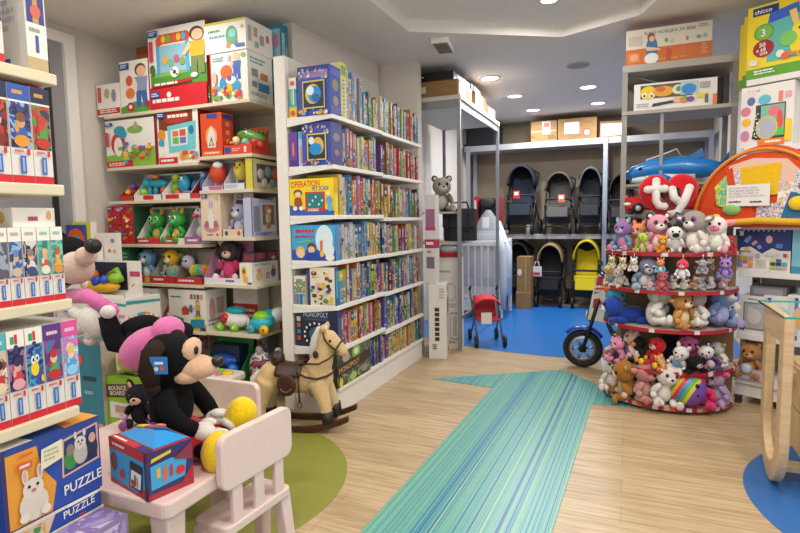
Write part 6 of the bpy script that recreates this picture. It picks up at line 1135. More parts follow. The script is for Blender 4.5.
# ---------------------------------------------------------------- half round plush stand
SXc, SYc, SR = .29, 4.42, .445
TZ = [1.095, .838, .575, .29, .045]
t = thing('plush_stand', 'half round stand of five shelves with red and white edges, full of plush toys', 'stand', (SXc, SYc, 0)); off = (-SXc, -SYc, 0)
def half(r, z0, z1, m): 
    n = 36; ps = [(SXc+r*math.cos(math.pi+math.pi*i/n), SYc+r*.98*math.sin(math.pi+math.pi*i/n)) for i in range(n+1)]; return MB().prism(ps, z0, z1, m)
for i, z in enumerate(TZ):
    b = half(SR-.012, z-.018, z, P('#c9bfb4', .4)); s = b.build('shelf', t, off)
    b = MB(); n = 40; cols = ['#a81824', '#a81824', '#a81824', '#a81824', '#a81824', '#a81824', '#d8d0c8', '#a81824']
    for k in range(n):
        a0, a1 = math.pi+math.pi*k/n, math.pi+math.pi*(k+1)/n; q = []
        for r in (SR-.012, SR): q += [(SXc+r*math.cos(a), SYc+r*.98*math.sin(a), zz) for zz in (z-.020, z+.004) for a in (a0, a1)]
        m = cols[(k*7+i*3) % 8] if i < 4 else ['#a81824', '#b89a80', '#c8502c', '#a81824', '#8a2f3a', '#d8d0c8'][k % 6]
        b.add(q, [(4, 5, 7, 6), (1, 0, 2, 3), (2, 6, 7, 3), (0, 1, 5, 4)], m)
    b.build('edge_strip', s)
MB().box(SXc-.32, SXc+.43, SYc+.005, SYc+.025, 0, 1.2, P('#8d6a45', .6)).build('back_panel', t, off)
MB().tube([(SXc, SYc-.03, .02), (SXc, SYc-.03, 1.15)], .022, STEELD, 10).build('pole', t, off)
half(SR-.05, 0, .025, P('#4a4440', .6)).build('base', t, off)
# heart sign
hp = on_y(668, 197, SYc-.06)
t = thing('heart_sign', 'big red padded heart sign with two white letters above the plush stand', 'sign', (hp.x, SYc-.06, 1.0965))
n = 48; pts = []; HSC = .0122
for i in range(n):
    a = 2*math.pi*i/n; pts.append((HSC*16*math.sin(a)**3, HSC*1.12*(13*math.cos(a)-4*math.cos(2*a)-1.7*math.cos(3*a)-.7*math.cos(4*a))))
zc = hp.z-1.0965
b = MB(); vs = []
for yy, k in ((.05, .9), (.03, 1.0), (-.0, 1.0), (-.03, .93), (-.045, .75), (-.05, .4)): vs += [(x*k, yy, zc+z*k+.01) for x, z in pts]
fs = [tuple(range(n))] + [(j*n+i, j*n+(i+1) % n, (j+1)*n+(i+1) % n, (j+1)*n+i) for j in range(5) for i in range(n)] + [tuple(range(6*n-1, 5*n-1, -1))]
fs = [tuple(reversed(f)) for f in fs]
b.add(vs, fs, FUR('#c4141f', 80), True); h = b.build('heart', t)
WL = FUR('#ded9d4', 80); b = MB()
L_ = lambda pl, r=.028: b.tube([(x*.9, -.055, zc+z*.9) for x, z in pl], r, WL, 10)
def caps(pl, r=.028): L_(pl, r); [b.ell((x*.9, -.055, zc+z*.9), (r, r, r), WL) for x, z in (pl[0], pl[-1])]
caps([(-.09, .125), (-.09, -.03), (-.065, -.07), (-.03, -.075)]); caps([(-.15, .06), (-.03, .065)])
caps([(.025, .055), (.04, -.01), (.075, -.04)]); caps([(.145, .065), (.115, -.03), (.07, -.12), (.01, -.14)])
b.build('lettering', h)
MB().tube([(0, .03, 0), (0, .03, zc-.1)], .012, STEELD, 8).build('post', t)
# the plush toys, tier by tier : photo column, depth, height, colours
def sitp(label, u, y, tier, H, c, ear='round', pose='sit', rz=0, **k):
    z = TZ[tier]; v = 266.5
    for _ in range(4): v += (on_y(u, v, y).z-z)/(on_y(u, v, y).z-on_y(u, v+1, y).z)
    g = random.Random(int(u*31+H*1000)); jit = 0 if tier == 0 else 1
    if jit and 'tilt' not in k: k['tilt'] = (g.uniform(-.25, .3), g.uniform(-.38, .38))
    p = on_y(u, v, y); return plush(label, (p.x, y, z+.001+.009*jit*(1 if pose == 'sit' else 0)), H, c, ear, pose, rz-.25+g.uniform(-1.05, 1.05)*(1 if jit else .45), 'plush toys on the half round stand', **k)
D = dict
sitp('rainbow coloured plush pony at the left end of the top plush shelf', 623, 4.28, 0, .24, D(body='#7a9ab8', head='#8a6aa8', belly='#c87aa8', muzzle='#b8a8d0', ear='#4a9ab0', foot='#c8809a'), 'pointy', hair='#c85a9a')
sitp('small lime and blue plush beside the rainbow pony on the top plush shelf', 643, 4.12, 0, .15, D(body='#9ac43a', head='#a8cc3a', belly='#d8b0b0', muzzle='#d88a6a', ear='#4a9ad0', foot='#d8806a'), 'round')
sitp('orange plush with a peach face behind the small lime one', 639, 4.30, 0, .22, D(body='#d8783a', head='#d88a5a', belly='#d8a88a', ear='#d8703a'), 'pointy')
sitp('pink and white plush cat with dark eyes on the top plush shelf', 657, 4.18, 0, .29, D(body='#d88aa0', head='#dc94a8', belly='#e8e0e0', muzzle='#ece4e4', ear='#3a2f34', foot='#d88aa0', eyewhite='#8a6a98'), 'round')
sitp('small orange plush lion sitting in front of the pink cat', 662, 4.04, 0, .13, D(body='#d8882c', head='#d8882c', muzzle='#e8c48a', ear='#c8702c'), 'round', hair='#b8601c')
sitp('black and white striped plush zebra on the top plush shelf', 674, 4.08, 0, .2, D(body='#dcdad8', head='#dcdad8', muzzle='#2a2a2e', ear='#2a2a2e', foot='#2a2a2e', belly='#b8b4b4', hand='#b86a8a'), 'pointy', hair='#222226')
sitp('dark purple plush bat behind the zebra on the top plush shelf', 684, 4.28, 0, .27, D(body='#3a2f4a', head='#42355a', muzzle='#8a6a98', ear='#4a3a60'), 'pointy')
sitp('grey and white plush dog with purple eyes, largest on the top plush shelf', 694, 4.13, 0, .315, D(body='#d8d0c8', head='#9a9088', belly='#e4dcd4', muzzle='#e4dcd6', ear='#8a8078', foot='#dcd0cc', hand='#dcd4cc', eyewhite='#7a4a9a'), 'side')
sitp('cream plush unicorn with a yellow horn and a pink nose on the top plush shelf', 715, 4.16, 0, .27, D(body='#e4d8d8', head='#e8d8d8', belly='#d4e0c8', muzzle='#d87a94', ear='#d89aa8', foot='#d8a0a8', nose='#c84a6a'), 'side', hair='#d8b02c', chub=1.15)
sitp('small red plush at the right end of the top plush shelf', 729, 4.30, 0, .12, D(body='#c8303a', head='#cc3a44', muzzle='#d88080'), 'none')
# clip toys hanging under the top shelf
def clip(label, u, vt, y, H, c, ear='round', rz=0, **k):
    H *= .72; p = on_y(u, vt, y); t = plush(label, (p.x, y, TZ[0]-.035-H*.9), H, c, ear, 'hang', rz-.25, 'clip plush toys hanging under the top shelf', **k)
    MB().tube([(0, 0, H*.85), (0, .01, H*.9+.02), (0, .012, H*.9+.034)], .004, P('#b8b8bc', .3, 1), 6).build('clip', t)
yf = lambda u: SYc-.98*math.sqrt(max(.0004, (SR+.02)**2-(on_y(u, 250, 4.1).x-SXc)**2))
for u, lb, H, c, e in ((612, 'cream and green clip plush owl, leftmost under the top shelf', .13, D(body='#d8d0b0', head='#d8d0a8', muzzle='#8a9a4a', ear='#b8a88a', eyewhite='#5a8a3a'), 'pointy'), (623, 'cream and brown clip plush owl, second from the left under the top shelf', .13, D(body='#d8ccb8', head='#dccfb8', muzzle='#b88a5a', ear='#c8a070', eyewhite='#a87a3a'), 'round'),
        (634, 'white clip plush owl with grey eyes under the top shelf', .14, D(body='#d8d4d0', head='#dcd8d4', muzzle='#d8d0b0', ear='#c8a8c8', eyewhite='#8ab04a'), 'pointy'), (661, 'orange, blue and white clip plush owl under the top shelf', .14, D(body='#5ab0c8', head='#d8703a', belly='#d8d4d0', muzzle='#e0a83a', ear='#d8502c', eyewhite='#e8e8e8'), 'pointy'),
        (683, 'hot pink and white clip plush with a long cap under the top shelf', .2, D(body='#dcd8d8', head='#d83a5a', belly='#e0dcdc', muzzle='#e4b0b8', ear='#d83a5a', foot='#4a4a50'), 'none'), (703, 'grey clip plush elephant under the top shelf', .15, D(body='#9a98a0', head='#a09ea8', muzzle='#b8b4b8'), 'side'), (711, 'small brown clip plush bear under the top shelf', .11, D(body='#7a6a60', head='#80706a', muzzle='#b8a898'), 'round'),
        (726, 'purple and blue clip plush pony with big eyes at the right under the top shelf', .2, D(body='#8a6ab8', head='#a07ac8', belly='#a888cc', muzzle='#b890d0', ear='#6a4aa0', foot='#4a8ab8', eyewhite='#2a2048'), 'pointy')):
    clip(lb, u, 255, yf(u)-.012, H, c, e, hair='#d8408a' if u == 726 else ('#c83050' if u == 683 else None))
# second tier
sitp('cream and yellow plush chick at the left end of the second plush shelf', 612, 4.30, 1, .16, D(body='#d8d0c4', head='#d8c86a', muzzle='#e0a03a', belly='#8a9ab0'), 'none')
sitp('white and pink plush rabbit beside the cream chick on the second plush shelf', 622, 4.20, 1, .15, D(body='#dcd4cc', head='#dcd4cc', muzzle='#d8b0b0', ear='#d8a8b0'), 'round')
sitp('black plush with a yellow face behind the white rabbit on the second plush shelf', 628, 4.30, 1, .24, D(body='#2a2420', head='#2a2420', muzzle='#d8a02c', ear='#2a2420', belly='#3a302a'), 'round')
sitp('purple winged grey plush owl standing on the second plush shelf', 641, 4.12, 1, .25, D(body='#8fa0b0', head='#7a7a98', belly='#d8d4d4', muzzle='#c8b8c8', ear='#6a3a88', inner='#6a3a88', foot='#9ab0c0', eyewhite='#d8d8e0'), 'pointy')
sitp('red and pink plush crab on the second plush shelf', 661, 4.08, 1, .14, D(body='#c85a6a', head='#d85a6a', belly='#d88a8a', muzzle='#d89aa0', ear='#a8242c'), 'round', chub=1.2)
for i, (u, c1, c2, lb) in enumerate(((650, '#d8c8c0', '#d8a8a0', 'pale cream round plush between the owl and the crab'), (673, '#d8d4d0', '#c8b8b0', 'white round plush right of the red crab'), (683, '#dcd4c4', '#a8c0a8', 'cream and green round plush on the second plush shelf'), (693, '#d8c0a8', '#d88a70', 'beige round plush on the second plush shelf'),
        (703, '#b8b4b8', '#8a8a98', 'grey round plush on the second plush shelf'), (712, '#d8d0d0', '#9aa8c0', 'white and blue round plush on the second plush shelf'), (721, '#cfa8a8', '#d8c8c8', 'dusty pink round plush at the right end of the second plush shelf'))):
    sitp(lb, u, 4.08+.02*(i % 2)+(.06 if u > 705 else 0)+(.05 if u > 718 else 0), 1, .098, D(body=c1, head=c1, muzzle=c2, ear=c2, belly=c2), 'round' if i % 2 else 'side', chub=1.3)
sitp('brown plush hedgehog lying behind the round plush toys', 703, 4.28, 1, .26, D(body='#6a5446', head='#7a6252', muzzle='#b89a80', ear='#6a5446'), 'round', 'lie', .9, tilt=(0, 0))
# third tier
sitp('big royal blue plush fish at the left end of the third plush shelf', 622, 4.24, 2, .32, D(body='#1f3f9a', head='#2448a8', muzzle='#d8dce0', ear='#1f3f9a', belly='#2a4aa0', foot='#c8b43a', nose='#1f3f9a'), 'none', 'lie', -.9, chub=1.1, tilt=(0, 0))
sitp('teal and orange plush behind the blue fish on the third plush shelf', 616, 4.35, 2, .29, D(body='#3a9aa8', head='#3a9aa8', muzzle='#d8602c', ear='#d8602c'), 'round')
sitp('white fluffy plush dog turned away on the third plush shelf', 655, 4.10, 2, .34, D(body='#dcd8d0', head='#d0ccc4', belly='#e0dcd4', muzzle='#d8d4cc', ear='#c8c4bc', foot='#dedad2'), 'droop', 'sit', .9)
sitp('tan plush fawn with big ears on the third plush shelf', 682, 4.10, 2, .27, D(body='#c8964a', head='#c08a48', belly='#e0c898', muzzle='#e8d8b8', ear='#a8743a', inner='#d8b890', foot='#b87a4a'), 'side', hair='#8a5a2c')
sitp('grey and white plush cat with a red collar on the third plush shelf', 699, 4.14, 2, .30, D(body='#d4d0cc', head='#a8a49e', belly='#e0dcd8', muzzle='#d0c8c4', ear='#9a968f', foot='#dcd8d4', hand='#d8d4d0', nose='#c86a78'), 'pointy', extra=lambda t, h, H: MB().tube([(.13*H*math.cos(i*.6)*1.1, .0+.13*H*math.sin(i*.6)*1.1, .47*H) for i in range(11)], .02*H*1.5, P('#c8242c', .6), 8).build('collar', t))
sitp('blue grey plush donkey with long ears on the third plush shelf', 718, 4.22, 2, .32, D(body='#7a8ec0', head='#7f94c8', belly='#98a8d0', muzzle='#c8c4d0', ear='#6a7ab0', foot='#9a90b8', hand='#8a98c8'), 'droop', 'sit', .35, hair='#22222a', long_nose=.05)
sitp('white plush mitten shaped lamb hanging over the right end of the third plush shelf', 730, 4.31, 2, .19, D(body='#dcd4c8', head='#dcd4c8', muzzle='#d8ccc0', ear='#d0c8bc'), 'none')
# fourth tier
sitp('white plush duck with yellow feet at the left end of the fourth plush shelf', 610, 4.25, 3, .21, D(body='#d8d4d0', head='#d8d0c8', muzzle='#e0b02c', ear='#d8b83a', foot='#e0c01c', belly='#c8b8b0', hand='#d85a4a'), 'round')
sitp('pink and black plush pig beside the white duck on the fourth plush shelf', 619, 4.16, 3, .2, D(body='#c87a98', head='#d88aa4', muzzle='#e0a8b8', ear='#2a2428', belly='#3a2f34'), 'round')
sitp('pale pink plush bear with lilac feet on the fourth plush shelf', 629, 4.20, 3, .25, D(body='#d8b8b8', head='#d8b0b0', muzzle='#e4d0c8', ear='#a88ab8', foot='#a88ab8', belly='#8a6a9a'), 'round')
sitp('dark plush penguin with an orange beak on the fourth plush shelf', 639, 4.14, 3, .22, D(body='#25252b', head='#25252b', belly='#d8d4d0', muzzle='#e0902c', foot='#e0902c', ear='#25252b'), 'none')
sitp('red plush monster with yellow feet on the fourth plush shelf', 655, 4.08, 3, .23, D(body='#c81c24', head='#c01c24', belly='#d02c34', muzzle='#d8a0a0', ear='#a8141c', foot='#e4c01c', hand='#e4c01c'), 'none')
sitp('black plush mole with a peach snout behind the red monster', 668, 4.22, 3, .29, D(body='#202024', head='#202024', muzzle='#d8a488', ear='#202024', foot='#d8a020'), 'round', rz=.5)
sitp('small orange plush tiger in front on the fourth plush shelf', 662, 4.03, 3, .11, D(body='#d88a2c', head='#d89a3a', muzzle='#e8d8b8', ear='#c8702c'), 'round')
sitp('white plush kitten on the fourth plush shelf', 676, 4.08, 3, .2, D(body='#dcd8d8', head='#dcd8d8', muzzle='#e0d0d0', ear='#d0c4c4', belly='#6aa0c8'), 'pointy')
sitp('black plush dog lying at the front of the fourth plush shelf', 691, 4.06, 3, .2, D(body='#1f1c1e', head='#1f1c1e', muzzle='#b8aaa0', ear='#1a1719', foot='#2a2628'), 'droop', 'lie', .3, tilt=(0, 0))
sitp('bright pink plush flamingo sitting behind the black dog', 699, 4.20, 3, .26, D(body='#c85a94', head='#d86aa0', muzzle='#d87aa8', ear='#c84a88', foot='#d86aa0'), 'none')
sitp('maroon plush bear at the back of the fourth plush shelf', 689, 4.33, 3, .36, D(body='#6a1424', head='#7a1a2c', muzzle='#8a2a3c', ear='#6a1424'), 'round')
sitp('purple and white plush husky near the right end of the fourth plush shelf', 713, 4.14, 3, .2, D(body='#5a3a68', head='#d8d4d4', belly='#d8d4d4', muzzle='#c8a8c8', ear='#3a2a48'), 'pointy')
sitp('white and green plush sheep at the right end of the fourth plush shelf', 724, 4.22, 3, .2, D(body='#d8d4cc', head='#d8d4cc', muzzle='#a8b878', ear='#9aa868'), 'side')
# bottom tier
sitp('white plush poodle leaning out at the left end of the lowest plush shelf', 612, 4.22, 4, .28, D(body='#dcd4ce', head='#e0dad4', muzzle='#d8c8c0', ear='#dcd8d4', foot='#d8c8c0'), 'droop', 'sit', -.5)
sitp('golden brown plush monkey on the lowest plush shelf', 627, 4.16, 4, .32, D(body='#a8742c', head='#a06a24', belly='#dcc0a0', muzzle='#d8b890', ear='#a87430', hand='#d8b8a0'), 'round', rz=-.3)
sitp('pink spotted plush giraffe with a lime patch on the lowest plush shelf', 643, 4.08, 4, .3, D(body='#c08a88', head='#b87a7a', belly='#c8988c', muzzle='#c88a80', ear='#c08a80', foot='#b86a70', hand='#c09088'), 'side', hair='#b0d83a')
sitp('white fluffy plush cat on the lowest plush shelf', 662, 4.06, 4, .31, D(body='#dedad4', head='#d8d2cc', belly='#e4e0dc', muzzle='#dcd0c8', ear='#c8bcb0', foot='#dcc8c4', hand='#dedad4'), 'pointy')
sitp('black and white plush panda behind the purple egg on the lowest plush shelf', 673, 4.24, 4, .33, D(body='#26262a', head='#d8d4d0', muzzle='#d8d4d0', ear='#222226', eyewhite='#222226'), 'round')
def egg():
    u = 687; y = 4.07; z = TZ[4]; p = on_y(u, 398, y); t = thing('plush_egg', 'purple plush egg with rainbow sequin stripes on the lowest plush shelf', 'soft toy', (p.x, y, z+.001), -.3)
    r = .118; n, k = 26, 16; C_ = Vector((0, 0, r*1.02)); A = Matrix.Rotation(math.radians(-62), 3, 'Y') @ Matrix.Rotation(.3, 3, 'Z')
    cols = ['#7a4ab0']*6 + ['#d8c83a', '#5aa84a', '#2f7fb8', '#c8323a', '#d8a83a', '#5aa84a', '#d8d4d0', '#d8d4d0', '#d8d4d0', '#d8d4d0']
    b = MB()
    for j in range(k):
        t0, t1 = math.pi*j/k, math.pi*(j+1)/k; vs = []
        for tt in (t0, t1):
            for i in range(n): a = 2*math.pi*i/n; vs.append(C_+A @ Vector((r*math.sin(tt)*math.cos(a), r*math.sin(tt)*math.sin(a), -r*1.0*math.cos(tt))))
        b.add(vs, [(i, (i+1) % n, n+(i+1) % n, n+i) for i in range(n)], P(cols[j], .35), True)
    e = b.build('shell', t)
    for q in (-1, 1): MB().ell(C_+Vector((.075, -.075, .02+q*.03)), (.014, .014, .016), P('#181818', .2)).build('eye', e)
egg()
sitp('hot pink plush octopus beside the purple egg on the lowest plush shelf', 706, 4.12, 4, .29, D(body='#d8286a', head='#b81c58', belly='#e04a84', muzzle='#d85a8c', ear='#c82060', foot='#e03a7a'), 'round', rz=.5)
sitp('lilac plush hippo with pink ears at the right end of the lowest plush shelf', 721, 4.19, 4, .28, D(body='#a890b8', head='#b8a0c4', belly='#c0b0cc', muzzle='#c8a8c0', ear='#d86a98', inner='#d84a84', foot='#b8a0c0'), 'side', chub=1.1, rz=.5)
# ---------------------------------------------------------------- balance motorbike behind the stand
def bike():
    p = on_y(582.5, 350, 5.0); t = thing('motorbike', 'childrens blue and white motorbike with a silver front wheel behind the plush stand', 'motorbike', (p.x, 5.02, 0)); R_ = .172
    TY_ = P('#17171a', .7); SI = P('#a9abb0', .3, .8); BL = P('#1a35b0', .25); WH = P('#dcd8d8', .3); RD = P('#c02830', .35)
    def wheel(x):
        tor = []; b = MB(); n, m = 28, 10; vs = []
        for i in range(n):
            a = 2*math.pi*i/n
            for j in range(m): q = 2*math.pi*j/m; rr_ = R_-.028+.028*math.cos(q); vs.append((x+rr_*math.cos(a), .034*math.sin(q), R_+rr_*math.sin(a)))
        b.add(vs, [(i*m+j, i*m+(j+1) % m, ((i+1) % n)*m+(j+1) % m, ((i+1) % n)*m+j) for i in range(n) for j in range(m)], TY_, True); w_ = b.build('wheel', t)
        b = MB(); b.lathe([(.092, -.022), (.12, -.02), (.122, .02), (.092, .022)], SI, n=24, M=Matrix.Translation((x, 0, R_)) @ Matrix.Rotation(math.pi/2, 4, 'X'))
        for i in range(6): a = i*math.pi/3; b.tube([(x+.02*math.cos(a), 0, R_+.02*math.sin(a)), (x+.108*math.cos(a+.12), 0, R_+.108*math.sin(a+.12))], [.014, .011], SI, 8)
        b.lathe([(0, -.03), (.03, -.028), (.034, .028), (0, .03)], P('#3a3c40', .3, .6), n=16, M=Matrix.Translation((x, 0, R_)) @ Matrix.Rotation(math.pi/2, 4, 'X')); b.build('rim', w_)
    wheel(0); wheel(.62)
    b = MB()
    for s in (-1, 1): b.tube([(0, s*.05, R_), (.06, s*.05, .36), (.13, s*.05, .62)], [.015, .016, .018], P('#26272b', .35, .5), 10)
    b.build('fork', t)
    b = MB(); vs = []
    for i in range(10):
        a = math.radians(35+ 100*i/9); 
        for yy, dr in ((-.045, 0), (-.02, .016), (.02, .016), (.045, 0)): vs.append(((R_+.012+dr)*math.cos(a), yy, R_+(R_+.012+dr)*math.sin(a)))
    b.add(vs, [(i*4+j, (i+1)*4+j, (i+1)*4+j+1, i*4+j+1) for i in range(9) for j in range(3)], BL, True); o = b.build('mudguard', t); m = o.modifiers.new('t', 'SOLIDIFY'); m.thickness = .008
    b = MB(); b.ell((.06, 0, .47), (.035, .05, .055), P('#1c1d20', .3)); b.ell((.032, 0, .475), (.014, .04, .042), P('#b8bcc0', .1)); b.build('headlight', t)
    b = MB(); pl = [(.04, .44), (.20, .42), (.235, .60), (.21, .78), (.12, .84), (.075, .66)]
    b.add([(x, -.055, z) for x, z in pl]+[(x, .055, z) for x, z in pl], [tuple(range(6)), tuple(range(11, 5, -1))]+[(i, 6+i, 6+(i+1) % 6, (i+1) % 6) for i in range(6)], WH)
    b.face((.04, -.056, .42), (1, 0, 0), (0, 0, 1), .2, .42, [('p', [(.25, .6), (.8, .7), (.75, .95), (.4, .98)], '#c02830'), ('p', [(.2, .3), (.6, .4), (.5, .52), (.25, .5)], '#c02830'), ('l', .3, .62, .8, .8, 2, '#e8e4e0'), ('e', .7, .3, .1, .06, '#c86a6a')]); b.build('fairing', t, bevel=.006)
    b = MB(); b.tube([(.15, 0, .62), (.17, 0, .84)], .016, SI, 8); b.tube([(.19, -.2, .83), (.15, -.08, .86), (.15, .08, .86), (.19, .2, .83)], .012, P('#26272b', .3, .6), 8)
    for s in (-1, 1): b.tube([(.19, s*.2, .83), (.22, s*.27, .82)], .017, TY_, 8)
    b.build('handlebar', t)
    for s in (-1, 1): MB().ell((.14, s*.15, .93), (.012, .045, .03), P('#1a1a1e', .3)).build('mirror', t)
    b = MB(); b.tube([(.16, 0, .58), (.3, 0, .46), (.45, 0, .42), (.62, 0, .46)], [.05, .07, .06, .04], BL, 12); b.tube([(.15, 0, .55), (.28, 0, .24), (.45, 0, .2), (.62, 0, R_)], .02, P('#2a2b30', .4, .4), 10); b.build('body', t)
    b = MB(); b.rbox(.3, .66, -.06, .06, .47, .52, .05, P('#1a1a1e', .6)); b.build('seat', t, bevel=.02)
    MB().box(.26, .46, -.05, .05, .2, .36, P('#4a4c52', .4, .5)).build('engine', t, bevel=.02)
    MB().tube([(.38, .06, 0.004), (.36, .05, .2)], .01, P('#2a2b30', .4), 8).build('kickstand', t)
bike()
# ---------------------------------------------------------------- grey rack behind the plush stand
GR_ = P('#8f8b86', .45, .2); GX0, GX1, GY0, GY1 = -.055, .745, 4.75, 5.22
t = thing('grey_rack', 'grey metal rack with a deep top compartment behind the plush stand', 'rack', ((GX0+GX1)/2, (GY0+GY1)/2, 0)); off = (-(GX0+GX1)/2, -(GY0+GY1)/2, 0)
for x in (GX0, GX1-.04):
    for y in (GY0, GY1-.04): MB().box(x, x+.04, y, y+.04, 0, 2.475, GR_).build('post', t, off)
for z, th in ((2.53, .055), (2.175, .03)): MB().box(GX0, GX1, GY0-.004, GY1, z-th, z, P('#a39d95', .5)).build('shelf', t, off, bevel=.003)
for z in (1.60, 1.36, 1.19): MB().box(GX0+.04, GX1-.04, GY0+.01, GY1-.04, z-.018, z, P('#9a958e', .5)).build('shelf', t, off)
MB().box(GX0+.04, GX1-.04, GY1-.03, GY1-.02, 2.20, 2.47, P('#6f6b66', .6)).build('back_panel', t, off)
MB().box(GX0+.28, GX0+.305, GY0+.02, GY0+.045, 1.60, 2.145, GR_).build('post', t, off)
MB().tube([(GX0+.03, GY0+.06, 2.47), (GX1-.2, GY0+.2, 2.30)], .006, STEELD, 6).build('brace', t, off); MB().tube([(GX0+.02, GY1-.1, 2.2), (GX0+.02, GY0+.06, 2.45)], .008, STEELD, 6).build('brace', t, off)
a, c = on_y(626, 48, GY0+.05), on_y(712, 38, GY0+.05); zt = on_y(670, 26, GY0+.05).z
art = [('r', 0, 0, 1, 1, '#d8d0c2'), ('r', 0, 0, 1, .46, '#c8692c'), ('t', 'SLING NOSILJKA ZA BEBE', .22, .8, .11, '#5a6a7a', .6), ('r', .03, .55, .2, .82, '#bfb8ac'), ('r', .03, .1, .17, .36, '#cf8048'), ('e', .1, .23, .05, .1, '#dca070'), ('l', .22, .06, .9, .16, 1, '#d8884a'), ('e', .31, .42, .07, .34, '#3f6fa4'), ('e', .31, .16, .085, .15, '#dce0dc'), ('e', .3, .75, .045, .12, '#8a5a34'), ('e', .31, .70, .03, .08, '#e0b898'), ('p', [(.24, .5), (.4, .42), (.42, .36), (.25, .38)], '#e0b898'), ('e', .48, .62, .02, .06, '#7a9a5a'), ('e', .55, .58, .025, .05, '#c8b89a'), ('e', .72, .6, .015, .06, '#9a8a78'), ('e', .85, .6, .025, .05, '#4a9a9a'), ('e', .92, .62, .02, .06, '#8ab0a0'), ('l', .85, .85, .98, .95, 2, '#9a948a'), ('p', [(.48, .08), (.52, .08), (.53, .36), (.49, .4)], '#c84a3a'), ('l', .88, .12, .96, .42, 5, '#dca078')]
carton('long orange and cream baby sling box on top of the grey rack', a.x, c.x, GY0+.04, GY0+.30, 2.531, zt, '#b8602c', art, right=[('r', 0, 0, 1, 1, '#cfc6b8')], left=[('r', 0, .46, 1, 1, '#d8d0c2')])
a, c = on_y(634, 100, GY0+.02), on_y(717, 92, GY0+.02); zt = on_y(676, 81, GY0+.02).z
art = [('r', .08, .42, .72, .93, '#5a4a30'), ('e', .18, .64, .1, .26, '#e0c01c'), ('e', .13, .56, .03, .1, W0), ('e', .13, .54, .015, .05, K_), ('e', .22, .54, .03, .1, W0), ('e', .22, .52, .015, .05, K_), ('e', .36, .66, .13, .2, '#d8982c'), ('e', .33, .74, .06, .1, '#c8602c'), ('e', .54, .68, .07, .18, '#d8d4c0'), ('e', .55, .7, .035, .1, '#5a8a4a'), ('r', .57, .46, .78, .95, '#a8c0c4'), ('e', .67, .66, .09, .2, '#1f7fc8'), ('p', [(.22, .1), (.5, .2), (.5, .3), (.24, .22)], '#2a2a2c'), ('e', .55, .3, .07, .12, '#d8b090'), ('e', .62, .28, .06, .12, '#d87a2c'), ('e', .69, .28, .05, .1, '#6a3a9a'), ('e', .62, .36, .03, .06, '#5ab04a'), ('r', .76, .3, .9, .46, '#e0c02c'), ('l', .8, .62, .96, .88, 3, '#8a8a8c'), ('r', .86, .1, .9, .4, '#5a5a60'), ('r', .95, 0, 1, .4, '#d8703a'), ('l', .03, .1, .2, .26, 2, '#9a9aa0')]
carton('white baby gym box with yellow and blue toys inside the grey rack top', a.x, c.x, GY0+.015, GY0+.16, 2.176, zt, '#dedad4', art)
carton('dark grey board leaning at the back of the top compartment of the grey rack', GX0+.38, GX1-.06, GY0+.30, GY0+.36, 2.176, 2.42, '#2a2a2e', [('r', .05, .2, .95, .5, '#3a3a40')])
# shark shaped blue inflatable on the rail shelf and the red car below
def jet():
    t = thing('inflatable_shark', 'big blue inflatable shark on the grey rack above the red heart', 'toy', (.33, GY0+.10, 1.6015), 0)
    B1 = P('#2078c0', .25); B2 = P('#cfd8dc', .3); b = MB()
    b.tube([(-.36, -.02, .06), (-.30, -.02, .085), (-.15, 0, .12), (.05, .0, .125), (.22, .0, .11), (.36, .0, .10)], [.02, .05, .082, .09, .075, .04], B1, 16); b.build('body', t)
    b = MB(); b.tube([(-.3, -.05, .03), (-.1, -.05, .04), (.15, -.04, .045)], [.02, .04, .03], B2, 12); b.build('belly', t)
    for pl in ([(.08, .19), (.2, .27), (.22, .19)], [(.3, .12), (.40, .25), (.395, .10)], [(.3, .1), (.40, .01), (.38, .1)]):
        b = MB(); b.add([(x, -.012, z) for x, z in pl]+[(x, .012, z) for x, z in pl], [(0, 1, 2), (5, 4, 3), (0, 3, 4, 1), (1, 4, 5, 2), (2, 5, 3, 0)], P('#1f5f98', .3)); b.build('fin', t, bevel=.004)
    for s in (-1,): 
        b = MB(); b.ell((-.1, -.10, .05), (.09, .05, .015), B1, (.5, 0, .4)); b.build('fin', t)
    MB().ell((-.24, -.09, .12), (.012, .008, .014), P('#101014', .15)).build('eye', t)
    MB().tube([(-.2, -.02, .19), (-.05, .0, .24), (.02, .0, .27), (.05, .02, .22)], .006, P('#d8d8d8', .3), 6).build('string', t)
jet()
def redcar():
    t = thing('toy_car', 'large red toy car on the grey rack behind the heart sign', 'toy', (.33, GY0+.09, 1.3615)); RD = P('#c0161e', .2)
    b = MB(); b.rbox(-.37, .37, -.10, .10, .03, .14, .05, RD, n=4); b.build('body', t, bevel=.02)
    b = MB(); b.rbox(-.24, .26, -.085, .085, .14, .20, .04, RD); b.build('cabin', t, bevel=.025)
    b = MB(); b.box(-.17, .19, -.088, -.086, .152, .188, P('#15171c', .1)); b.build('window', t)
    for x in (-.25, .25):
        for y in (-.10, .10): 
            wq = MB().tube([(x, y-.02, .045), (x, y+.02, .045)], .045, P('#161618', .6), 16).build('wheel', t); MB().ell((x, y-.021, .045), (.022, .005, .022), P('#b8bcc0', .3, .6)).build('hub', wq)
    MB().ell((-.33, -.1, .08), (.03, .01, .014), P('#e4e0d4', .1)).build('headlight', t)
    MB().ell((-.02, -.06, .21), (.03, .03, .02), P('#d8c8b8', .4)).build('figure', t)
redcar()
t = thing('toy_bag', 'bag of red and black toys on the lowest board of the grey rack', 'bag', (.05, GY0+.12, 1.1915)); MB().ell((0, 0, .07), (.12, .09, .07), BUSY(['#a01c24', '#2a2226', '#c83a3a', '#3a3236', '#b8a8a0'], 16)).build('bag', t); MB().ell((0, -.02, .145), (.03, .02, .02), P('#b8a8a0', .4)).build('tie', t)
